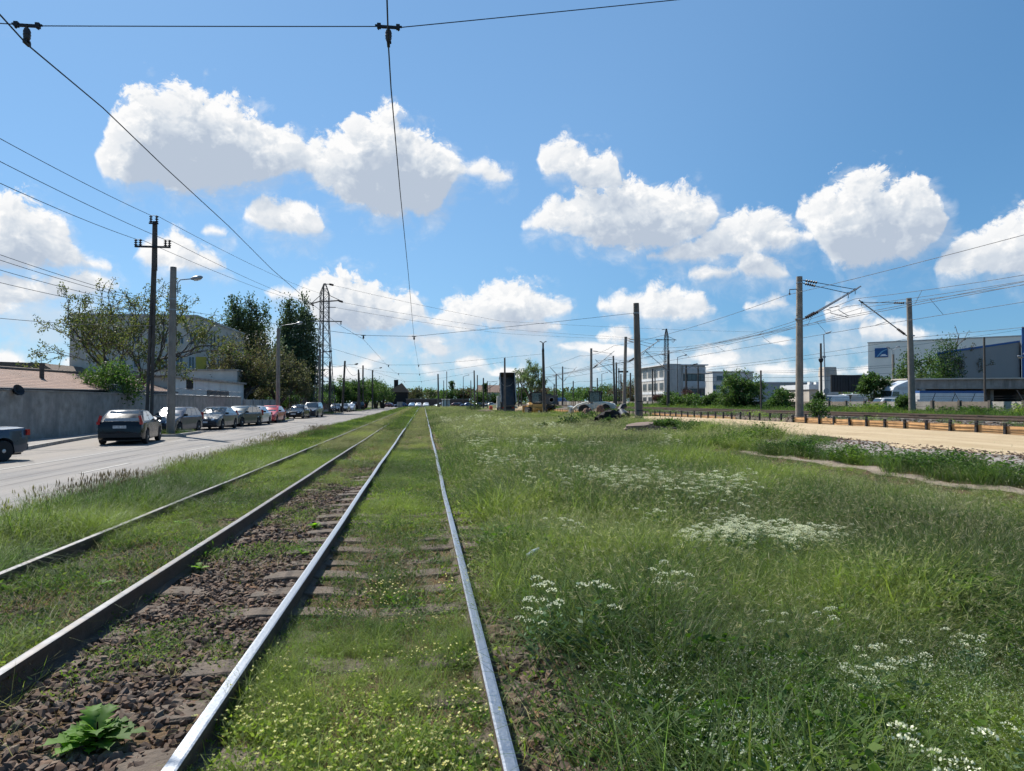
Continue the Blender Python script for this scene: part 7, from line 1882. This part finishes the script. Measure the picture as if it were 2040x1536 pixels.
# --- railway catenary masts
def cat_mast(lab, px0, pyb, px1, pyt, X, rad, side, arm, m='polec', ins=True):
    """side +1: arm to the right. arm: (root py, tip px, tip py, tie root py list)"""
    Y = on_x(px0, X); z0 = zof(pyb, X, Y); z1 = zof(pyt, X, Y); t = thing('catenary_mast', lab, 'mast', (X, Y, z0), 0, 'railway catenary masts'); xt = on_y(px1, Y)
    sc_ = Y/40.0
    mast(t, X, Y, min(z0, float(gz(X, Y))), xt, Y, z1, rad*1.12, rad*.82, m, 14)
    if arm:
        ry, tpx, tpy, ties, tt = arm; zr = zof(ry, X, Y); tip = atY(tpx, tpy, Y); root = Vector((xt+side*rad, Y, zr))
        band(t, X, Y, zr, rad*1.0); band(t, xt, Y, z1-.35, rad*.86)
        d = tip-root; i0 = root+d*.04; i1 = root+d*.20
        insulator(t, i0, i1, .10, 6)
        mb = MB(); mb.tube([i1, tip], .04, 7); mb.tube([root, i0], .04, 6); child(t, mb, 'cantilever', 'steel')
        if side > 0 and ins:
            mb = MB(); mb.tube([i1+Vector((0, -.35, 0)), root+d*.93+Vector((0, -.12, 0))], .04, 7); child(t, mb, 'cantilever', 'steel'); insulator(t, i0+Vector((0, -.2, 0)), i1+Vector((0, -.35, 0)), .10, 6)
        for k, (rpy, f) in enumerate(ties):
            a = Vector((xt+side*rad, Y, zof(rpy, X, Y))); b = root+d*f; e = b-a
            insulator(t, a+e*.05, a+e*.28, .085, 5); mb = MB(); mb.tube([a, a+e*.06], .025, 5); mb.tube([a+e*.28, b], .02, 5); mb.box(tuple(b), (.12, .12, .10)); mb.tube([b, b+Vector((0, 0, -.28))], .02, 5); child(t, mb, 'tie_rod', 'dsteel')
        if tt: 
            mb = MB()
            for pl_ in tt: mb.tube([atY(a_, b_, Y) for a_, b_ in pl_], .02, 5)
            child(t, mb, 'steady_arm', 'steel')
    return t, X, Y, z1
XM = 21.15
m1 = cat_mast('tall grey catenary mast with a double cantilever standing at the end of the orange shoring', 1592, 842, 1594.5, 551, XM, .20, 1, (636, 1715, 570, [(558, .90), (564, .78)], [[(1652, 613), (1672, 610), (1671, 618), (1691, 630)], [(1646, 617), (1655, 618), (1655, 624), (1689, 632)]]))
t = m1[0]; Y1 = m1[2]
mb = MB(); a = atY(1588, 576, Y1); b = atY(1573, 577, Y1); c_ = atY(1573, 584, Y1); mb.tube([a, b, c_], .025, 5); child(t, mb, 'feeder_arm', 'dsteel'); p2 = atY(1573, 588, Y1); insulator(t, c_, p2, .07, 2)
m2 = cat_mast('grey catenary mast with a single cantilever beyond the tracks by the lorry', 1817, 822, 1813, 594, 33.0, .20, -1, (669, 1710, 597, [(604, .93)], [[(1766, 641), (1744, 648)], [(1721, 604), (1714, 624)]]), ins=False)
m3 = cat_mast('catenary mast directly left of the thick tapering tram pole', 1243, 812, 1247, 671, 21.6, .19, 1, (722, 1313, 678, [(674, .82), (678, .7)], [[(1288, 710), (1300, 709), (1300, 716)]]))
m4 = cat_mast('catenary mast seen above the white loader', 1178, 812, 1178, 694, 22.0, .18, 1, (734, 1224, 699, [(699, .85)], []))
m5 = cat_mast('dark catenary mast whose cantilever crosses in front of the office block', 1331, 812, 1332, 698, 33.0, .20, -1, (738, 1284, 698, [(708, .9)], [[(1300, 712), (1284, 714)]]), m='poled', ins=False)
m6 = cat_mast('catenary mast with a left arm beside the white loader', 1225, 812, 1222, 709, 31.5, .17, -1, (744, 1185, 716, [(716, .9)], []), m='poled', ins=False)
m7 = cat_mast('further dark catenary mast with a left arm above the bulldozer', 1108, 806, 1108, 746, 29.5, .18, -1, (768, 1088, 752, [(750, .9)], []), m='poled', ins=False)
m8 = cat_mast('steel catenary mast with arms spread to both sides like a letter V', 1121, 806, 1121, 730, 27.0, .14, 1, (760, 1149, 731, [(733, .85)], []), m='dsteel', ins=False)
t, X8, Y8, z8 = m8; mb = MB(); mb.tube([(X8, Y8, zof(758, X8, Y8)), atY(1096, 732, Y8)], .06, 6); mb.tube([(X8, Y8, z8-.3), atY(1100, 733, Y8)], .03, 5); child(t, mb, 'cantilever', 'steel')
# thin far poles
for k, (px, pyt, Y, r_, lab) in enumerate((
    (951, 747, 190, .16, 'slim leaning pole right of the concrete tram pole at the crossing'), (938, 758, 200, .14, 'thin dark pole left of the concrete tram pole at the crossing'), (890, 740, 205, .12, 'tall thin pole right of the thick pole by the kiosk'), (884, 758, 205, .12, 'short thin pole next to the tall thin pole by the kiosk'),
    (923, 750, 215, .09, 'very thin lamp mast on the skyline right of the columnar tree'), (963, 753, 180, .2, 'stout pole left of the raised dump truck'), (971, 759, 185, .12, 'thin pole with a sloping arm left of the raised dump truck'), (976, 763, 188, .1, 'thinnest pole left of the raised dump truck'),
    (1021, 745, 150, .18, 'pole top showing above the raised tipper body'), (1033, 758, 150, .13, 'thin pole right of the raised dump truck'), (1039, 765, 155, .12, 'short thin pole second right of the raised dump truck'), (1073, 736, 160, .13, 'tall slim pole in front of the feathery pale tree'),
    (1104, 765, 140, .14, 'short dark pole left of the dark far mast'), (1142, 759, 210, .2, 'pole top above the scrub right of the V shaped mast'), (1190, 753, 195, .2, 'pole top above the trees right of the white loader mast'), (1199, 745, 200, .1, 'thin lamp mast above the trees behind the loader'),
    (1228, 722, 120, .17, 'twin steel post between two catenary masts'), (1237, 745, 130, .15, 'brown post beside the mast left of the thick tram pole'), (1256, 743, 140, .18, 'dark post seen right beside the thick tram pole'), (1300, 735, 120, .16, 'slim post in front of the left office windows'), (1305, 737, 122, .12, 'second slim post in front of the left office windows'),
    (1350, 712, 125, .07, 'thin lamp mast before the stair tower'), (1367, 727, 112, .2, 'dark ivy covered pole before the office louvres'), (1391, 730, 112, .14, 'grey pole at the right end of the office block'), (1516, 738, 62, .10, 'slim grey pole between the feathery tree and the round bush'), (1962, 672, 62, .11, 'slim dark pole in front of the blue trimmed shed'))):
    x = on_y(px, Y); t = T0('far_pole', lab, 'pole', x, Y); z1 = zof(pyt, x, Y); mast(t, x, Y, float(gz(x, Y)), x, Y, z1, r_, r_*.8, 'poled', 8)
    if px == 971: mb = MB(); mb.tube([(x, Y, z1-.2), (x+2.6, Y, z1-.2)], .04, 5); mb.tube([(x, Y, z1-2.2), (x+2.6, Y, z1-.5)], .06, 5); child(t, mb, 'arm', 'dsteel')
    if px in (1350, 1199, 923): mb = MB(); mb.tube([(x, Y, z1), (x+1.4, Y, z1+.45)], .05, 5); child(t, mb, 'lamp_arm', 'steel'); lamp_head(t, x+1.2, Y, z1+.4, 1, 0)
    if px == 1228: mb = MB(); mb.cyl((x+.45, Y, .8), (x+.45, Y, z1-1), .1); mb.box((x+1.2, Y, z1-1.6), (1.8, .15, .3)); child(t, mb, 'second_post', 'dsteel')
    if px == 1367: mb = MB(); mb.tube([(x+.2, Y, z1-.6), (x+1.5, Y, z1+.1)], .05, 5); child(t, mb, 'lamp_arm', 'steel'); lamp_head(t, x+1.4, Y, z1+.1, 1, 0)
    if px == 1391: mb = MB(); mb.tube([(x-.1, Y, z1-.4), (x-1.0, Y, z1+.2), (x-1.4, Y, z1+.25)], .04, 5); child(t, mb, 'lamp_arm', 'steel'); lamp_head(t, x-1.0, Y, z1+.25, 1, 0, m='dsteel')
# far right pylon
YQ = 170.0; XQ = on_y(1328, YQ); q = YQ/F_PX; Z = lambda py: zof(py, XQ, YQ)
t = T0('lattice_pylon', 'slim lattice pylon with a hooked crossarm in front of the office block', 'pylon', XQ, YQ)
lattice(t, XQ, YQ, [(0, 5*q), (Z(695), 3.6*q), (Z(672), 3.4*q), (Z(655), .8*q)], 'dsteel', .05)
mb = MB(); mb.box((XQ-1*q, YQ, Z(677)), (44*q, .16, .16)); mb.tube([(XQ-3*q, YQ, Z(656)), (XQ-9*q, YQ, Z(657))], .08, 5); mb.tube([(XQ+3*q, YQ, Z(670)), (XQ+18*q, YQ, Z(676))], .05, 5)
for s_ in (-1, 1): mb.tube([(XQ-1*q+s_*15*q+s_*3*q*math.cos(a), YQ, Z(679)+2.4*q*math.sin(a)) for a in np.linspace(1.6, -2.6, 9)], .06, 5)
child(t, mb, 'crossarm', 'dsteel')
# signal like pole and lamps, right
Yr = 70.0
x = on_y(1636, Yr); z0 = float(gz(x, Yr)); t = T0('post', 'blue footed dark post with a collar next to the tall street lamp', 'pole', x, Yr); z1 = zof(684, x, Yr)
mast(t, x, Yr, z0, x, Yr, z1, .13, .10, 'poled', 10)
mb = MB(); zc = zof(716, x, Yr); mb.lathe((x, Yr, zc-.35), [(.11, 0), (.2, .15), (.24, .28), (.24, .42), (.12, .5)], 10); child(t, mb, 'collar', 'dsteel')
mb = MB(); mb.cyl((x, Yr, z0), (x, Yr, z0+1.6), .14, n=10); child(t, mb, 'blue_foot', 'blue')
x = on_y(1645, 80); z0 = .85; t = T0('street_lamp', 'tall slim grey street lamp left of the billboard', 'lamp', x, 80); z1 = zof(667, x, 80); mast(t, x, 80, z0, on_y(1642, 80), 80, z1, .09, .06, 'steel', 8)
mb = MB(); xt = on_y(1642, 80); mb.tube([(xt, 80, z1), (xt+.2, 80, z1+.12), (xt+.9, 80, z1+.32)], .04, 6); mb.box((xt, 80, zof(711, x, 80)), (.35, .2, .25)); child(t, mb, 'lamp_arm', 'steel')
mb = MB(); mb.box((xt+.62, 80, z1+.33), (.75, .22, .07), ry=-.28); child(t, mb, 'lamp_head', 'whitep')
x = on_y(1646, 66); z_ = zof(779, x, 66); t = T0('round_sign', 'round grey traffic sign seen from behind above the concrete fence', 'sign', x, 66)
mb = MB(); mb.lathe((x, 66, z_), [(.30, -.012), (.30, .012)], 22, axis=(0, 1, 0)); child(t, mb, 'disc', 'steel'); mb = MB(); mb.cyl((x, 66.05, .8), (x, 66.05, z_+.3), .03); child(t, mb, 'post', 'steel')
Yl = 105.0; x = on_y(1780, Yl); t = T0('street_lamp', 'double headed street lamp in front of the big warehouse sign', 'lamp', x, Yl); z1 = zof(706, x, Yl); mast(t, x, Yl, .85, x, Yl, z1, .22, .18, 'polec', 8)
mb = MB(); zz = zof(697, x, Yl); mb.tube([(x-.1, Yl, z1-.8), (x-.12, Yl, zz), (x-.75, Yl, zz+.35)], .045, 6); mb.tube([(x+.15, Yl, z1-.8), (x+.12, Yl, zz), (x+.8, Yl, zz+.5)], .045, 6); child(t, mb, 'lamp_arm', 'steel')
lamp_head(t, x-.55, Yl, zz+.32, -1, 0); lamp_head(t, x+.55, Yl, zz+.45, 1, 0)
Yl = 60.0; x = on_y(2039, Yl); t = T0('street_lamp', 'lamp head entering at the right edge above the depot', 'lamp', x, Yl); mast(t, x+.25, Yl, .85, x+.25, Yl, zof(700, x, Yl), .08, .06, 'steel', 8); mb = MB(); mb.tube([(x+.25, Yl, zof(702, x, Yl)), (x, Yl, zof(706, x, Yl))], .04); child(t, mb, 'lamp_arm', 'steel'); lamp_head(t, x+.05, Yl, zof(712, x, Yl), -1, 0)

# --- railway wires
def rail_wire(name, lab, X, zh, ys_, r, sagz, group):
    """wire parallel to the railway with supports at ys_ and given sag"""
    pts = []
    for a, b in zip(ys_[:-1], ys_[1:]):
        for k in range(14): f = k/14; pts.append((X if not callable(X) else X(a+(b-a)*f), a+(b-a)*f, zh-4*sagz*f*(1-f)))
    pts.append((X if not callable(X) else X(ys_[-1]), ys_[-1], zh)); mb = MB()
    rs = [r*.8*(1+max(0, p[1])/110.) for p in pts]; mb.tube(pts, rs, 5); return tag(mb.build(name, M['wire']), lab, 'wire', group)
YS = [-8, Y1, m3[2], m4[2], 150, 215]
stag = lambda c, s: (lambda y: c+.25*math.sin(y*.08+s))
rg = 'railway overhead wires'
zt_ = 7.85
rail_wire('feeder_wire', 'feeder wire hung on the short left arm of the big catenary mast', 20.45, zof(588, 20.45, Y1), YS, .012, .35, rg)
z_m1 = atY(1701, 585, Y1).z; z_c1 = atY(1691, 632, Y1).z; xm1 = atY(1703, 580, Y1).x; xc1 = atY(1691, 632, Y1).x
rail_wire('catenary_wire', 'upper carrying wire over the nearer railway line', xm1, z_m1-.3, YS, .012, .9, rg); rail_wire('catenary_wire', 'second carrying wire over the nearer railway line', xm1-.5, z_m1-.75, YS, .011, .75, rg)
rail_wire('contact_wire', 'contact wire over the nearer railway line', stag(xc1, 0), z_c1, YS, .013, .05, rg); rail_wire('contact_wire', 'twin contact wire over the nearer railway line', stag(xc1-.35, 1.5), z_c1-.02, YS, .013, .05, rg)
Y2 = m2[2]; YF = [-8, Y2, m5[2], m6[2], 150, 215]
xm2 = atY(1721, 606, Y2).x; z_m2 = atY(1721, 612, Y2).z; xc2 = atY(1744, 648, Y2).x; z_c2 = atY(1744, 649, Y2).z
rail_wire('catenary_wire', 'carrying wire over the further railway line', xm2, z_m2, YF, .012, .8, rg); rail_wire('contact_wire', 'contact wire over the further railway line', stag(xc2, 0), z_c2, YF, .013, .05, rg)
rail_wire('return_wire', 'return wire slung past the further catenary mast', 33.4, zof(672, 33.4, Y2), YF, .012, .4, rg)
for k, (X, zz, sg_, base, top, yy0) in enumerate(((xm1, z_m1-.3, .9, z_c1, 0, YS), (xm2, z_m2, .8, z_c2, 0, YF))):
    mb = MB()
    for a, b in zip(yy0[:-1], yy0[1:]):
        for f in (.12, .3, .5, .7, .88):
            y = a+(b-a)*f
            if y < 12: continue
            zt2 = zz-4*sg_*f*(1-f); mb.cyl((X, y, zt2), ((xc1 if k == 0 else xc2), y, base), .008*(1+y/90.), n=4)
    tag(mb.build('dropper_wires', M['wire']), ('thin droppers between the wires of the nearer railway line', 'thin droppers between the wires of the further railway line')[k], 'wire', rg)
# bundled lines on the industrial side
for k, (a, b, lab) in enumerate((((1400, 738), (2045, 655), 'line climbing past the further mast to the blue trimmed column'), ((1400, 740), (1780, 727), 'upper street cable between the office block and the double lamp'), ((1400, 743), (1780, 731), 'lower street cable between the office block and the double lamp'), ((1400, 752), (1800, 742), 'third street cable crossing behind the masts'), ((1400, 760), (1760, 752), 'fourth street cable crossing behind the masts'))):
    wire_obj('cable', lab, [cw(a[0], a[1], 112), cw((a[0]+b[0])/2, (a[1]+b[1])/2+5, 108), cw(b[0], b[1], 104)], .02, 'street cables on the industrial side', sag=.002)

# ------------------------------------------------------------------ rubble, stumps and litter
CHAR = mat('charred_wood', (.018, .015, .013), .95, var=.5, scale=9, bump=.9, bscale=30); STMP = mat('reddish_stump', (.15, .085, .06), .95, var=.4, scale=8, bump=.9, bscale=26)
SLAB = mat('brown_grey_slab', (.20, .145, .115), .92, var=.25, scale=4, bump=.7, bscale=20, dirt=(.10, .08, .065), dscale=2); PLAS = mat('black_pipe', (.03, .03, .032), .35, var=.3, scale=4, dirt=(.22, .20, .18), dscale=1.5)
def lump(name, lab, px, py, size, m, seed, cat='stump', spikes=7, flat=1.0):
    p = gp(px, py); r = np.random.default_rng(seed); t = thing(name, lab, cat, (p.x, p.y, p.z-.05))
    b = bmesh.new(); bmesh.ops.create_icosphere(b, subdivisions=3, radius=1)
    for v in b.verts:
        n_ = v.co.normalized(); f = .75+.5*float(vnoise(n_.x*2+3, n_.y*2+n_.z*1.7, 1.3, seed))+.25*float(vnoise(n_.x*6, n_.y*6+n_.z*5, 1.1, seed+3))
        v.co = Vector((n_.x*size[0]*f, n_.y*size[1]*f, max(-.05, n_.z*size[2]*f+size[2]*.55)))
    me = bpy.data.meshes.new('body'); b.to_mesh(me); b.free(); me.materials.append(m); o = bpy.data.objects.new('body', me); COL.objects.link(o); o.parent = t
    if spikes:
        mb = MB()
        for k in range(spikes):
            a = r.random()*6.28; L = .5+.6*r.random(); e = Vector((math.cos(a)*size[0]*L*1.6, math.sin(a)*size[1]*L*1.3, size[2]*(.4+1.3*r.random())))
            mb.tube([(0, 0, size[2]*.5), e*.6+Vector((0, 0, .1)), e], [.09, .06, .015], 5)
        mb.build('root', m, t)
    return t
lump('tree_stump', 'charred tangled tree stump with roots right of the reddish one', 1212, 846, (.75, .7, .62), CHAR, 1, spikes=10)
lump('tree_stump', 'reddish brown broken stump standing left of the charred one', 1170, 838, (.40, .35, .62), STMP, 2, spikes=6)
lump('tree_stump', 'dark peeling stump top between the white loader and the charred stump', 1196, 832, (.35, .35, .7), STMP, 3, spikes=4)
p = gp(1237, 842); t = thing('scrap_pipe', 'bent black pipe shell with a grey torn skin lying by the charred stump', 'pipe', (p.x, p.y, p.z), R(20))
mb = MB(); n = 14
prof = [(.42*math.cos(a), .42*math.sin(a)) for a in np.linspace(-.4, math.pi+.4, n)]
vs_ = []; 
for i, y in enumerate(np.linspace(-.5, .7, 5)):
    for (u_, w_) in prof: vs_.append((u_*(1-.12*i)+.25*i*.5, y, .28+w_*(1-.1*i)+.13*i))
mb.add(vs_, [(i*n+j, i*n+j+1, (i+1)*n+j+1, (i+1)*n+j) for i in range(4) for j in range(n-1)]); mb.build('shell', PLAS, t, smooth='auto')
mb = MB(); mb.tube([(.3, .5, .75), (.55, .6, 1.05), (.8, .6, 1.12)], [.22, .2, .17], 10); mb.build('elbow', M['blackp'], t, smooth='auto')
# broken slabs
p = gp(1300, 862); bx, by, bz = p.x, p.y, p.z
for k, (dx, dy, dz, sx, sy, sz, rx, ry, rz, lab) in enumerate(((-.55, .15, .34, 1.3, .7, .15, .16, -.10, .1, 'thick broken slab on top of the left of the slab heap'), (.1, .0, .05, 2.3, .7, .12, .02, .02, -.05, 'long flat slab at the bottom of the slab heap'), (.55, -.25, .12, 1.9, .35, .26, 0, .08, -.12, 'brown beam lying at the front right of the slab heap'), (1.25, .25, .20, 1.0, .6, .10, .12, .1, -.5, 'thin sheet slab at the right end of the slab heap'),
                                                       (-.95, .15, .22, .8, .6, .10, -.1, -.25, .5, 'curved rim piece at the left end of the slab heap'), (.25, .5, .32, .7, .35, .34, .05, .0, .15, 'square dark block standing in the middle of the slab heap'), (1.0, 1.3, .25, 1.1, .3, .3, .05, 0, .2, 'short block behind the slab heap in the weeds'))):
    mb = MB(); r = np.random.default_rng(k+50); n = 9; poly = [(sx/2*math.cos(a)*(.85+.3*r.random())*1.15, sy/2*math.sin(a)*(.85+.3*r.random())*1.15) for a in np.linspace(0, 6.28, n, endpoint=False)] if k in (0, 3, 4) else [(-sx/2, -sy/2), (sx/2, -sy/2*.95), (sx/2*.98, sy/2), (-sx/2*.97, sy/2)]
    mb.prism(poly, -sz/2, sz/2, 'xy'); o = mb.build('broken_slab', SLAB, bevel=.012); o.location = (bx+dx*1.15, by+dy, bz+dz*.9+.07); o.rotation_euler = (rx, ry, rz); tag(o, lab, 'slab', 'broken slabs')
# spoil heaps and litter
def mound(name, lab, px, py, w, d, h, m, seed):
    p = gp(px, py); mb = MB(); n = 22; r = np.random.default_rng(seed); vs_ = []
    for i in range(n):
        for j in range(n):
            u_, v_ = i/(n-1)*2-1, j/(n-1)*2-1; q = max(0, 1-(u_*u_+v_*v_)); x, y = p.x+u_*w/2, p.y+v_*d/2
            vs_.append((x, y, float(gz(x, y))-.04+h*q**.8*(.6+.8*float(fnoise(x, y, 1.6, seed)))))
    mb.add(vs_, [(i*n+j, i*n+j+1, (i+1)*n+j+1, (i+1)*n+j) for i in range(n-1) for j in range(n-1)]); o = mb.build(name, m, smooth=True); return tag(o, lab, 'heap')
mound('dirt_heap', 'tawny heap of dug earth between the dump truck and the bulldozer', 1034, 820, 5.5, 4, .9, M['sand'], 3)
mound('dirt_heap', 'low dark spoil heap left of the raised dump truck', 968, 822, 4.5, 4, .5, mat('dark_spoil', (.10, .07, .05), .95, var=.4, scale=4, bump=.8, bscale=12), 4)
mb = MB(); p = gp(1052, 1140); r = np.random.default_rng(3); mb.tube([(0, 0, 0), (.02, .01, .08), (.035, .015, .16)], [.028, .03, .012], 9)
o = mb.build('plastic_bottle', mat('clear_pale_plastic', (.62, .70, .76), .2, var=.1, coat=.6), smooth='auto'); o.location = (p.x, p.y, p.z+.17); o.rotation_euler = (.9, .3, .4); tag(o, 'crumpled pale plastic bottle caught in the grass right of the rail', 'bottle')
for i, (px, py, lab) in enumerate(((1187, 1134, 'white dandelion clock standing above the grass'), (1268, 976, 'far white dandelion clock in the meadow'))):
    p = gp(px, py+16); t = thing('dandelion_clock', lab, 'flower', (p.x, p.y, p.z)); zt = zof(py, p.x, p.y)-p.z
    mb = MB(); mb.tube([(0, 0, 0), (.01, 0, zt*.5), (0, 0, zt)], .003, 4); mb.build('stem', LEAF, t)
    r = np.random.default_rng(i); d = r.normal(size=(160, 3)); d /= np.linalg.norm(d, axis=1)[:, None]; V, F, C = cards(np.zeros((160, 3))+np.array([0, 0, zt])+d*.006, d, .022, .004, (.75, .75, .74), r, jit=.1); np_mesh('head', V, F, PETAL, t, C)
# green covered container on the verge
p = gp(745, 811); t = thing('green_container', 'small green covered container on the verge at the end of the left row', 'container', (p.x, 150, .1))
mb = MB(); mb.prism([(-1.1, 0), (1.1, 0), (1.1, .9), (.6, 1.55), (-.8, 1.6), (-1.1, 1.0)], -.8, .8, 'xz'); o = mb.build('cover', mat('green_tarpaulin', (.03, .22, .17), .6, var=.15), t, bevel=.08)
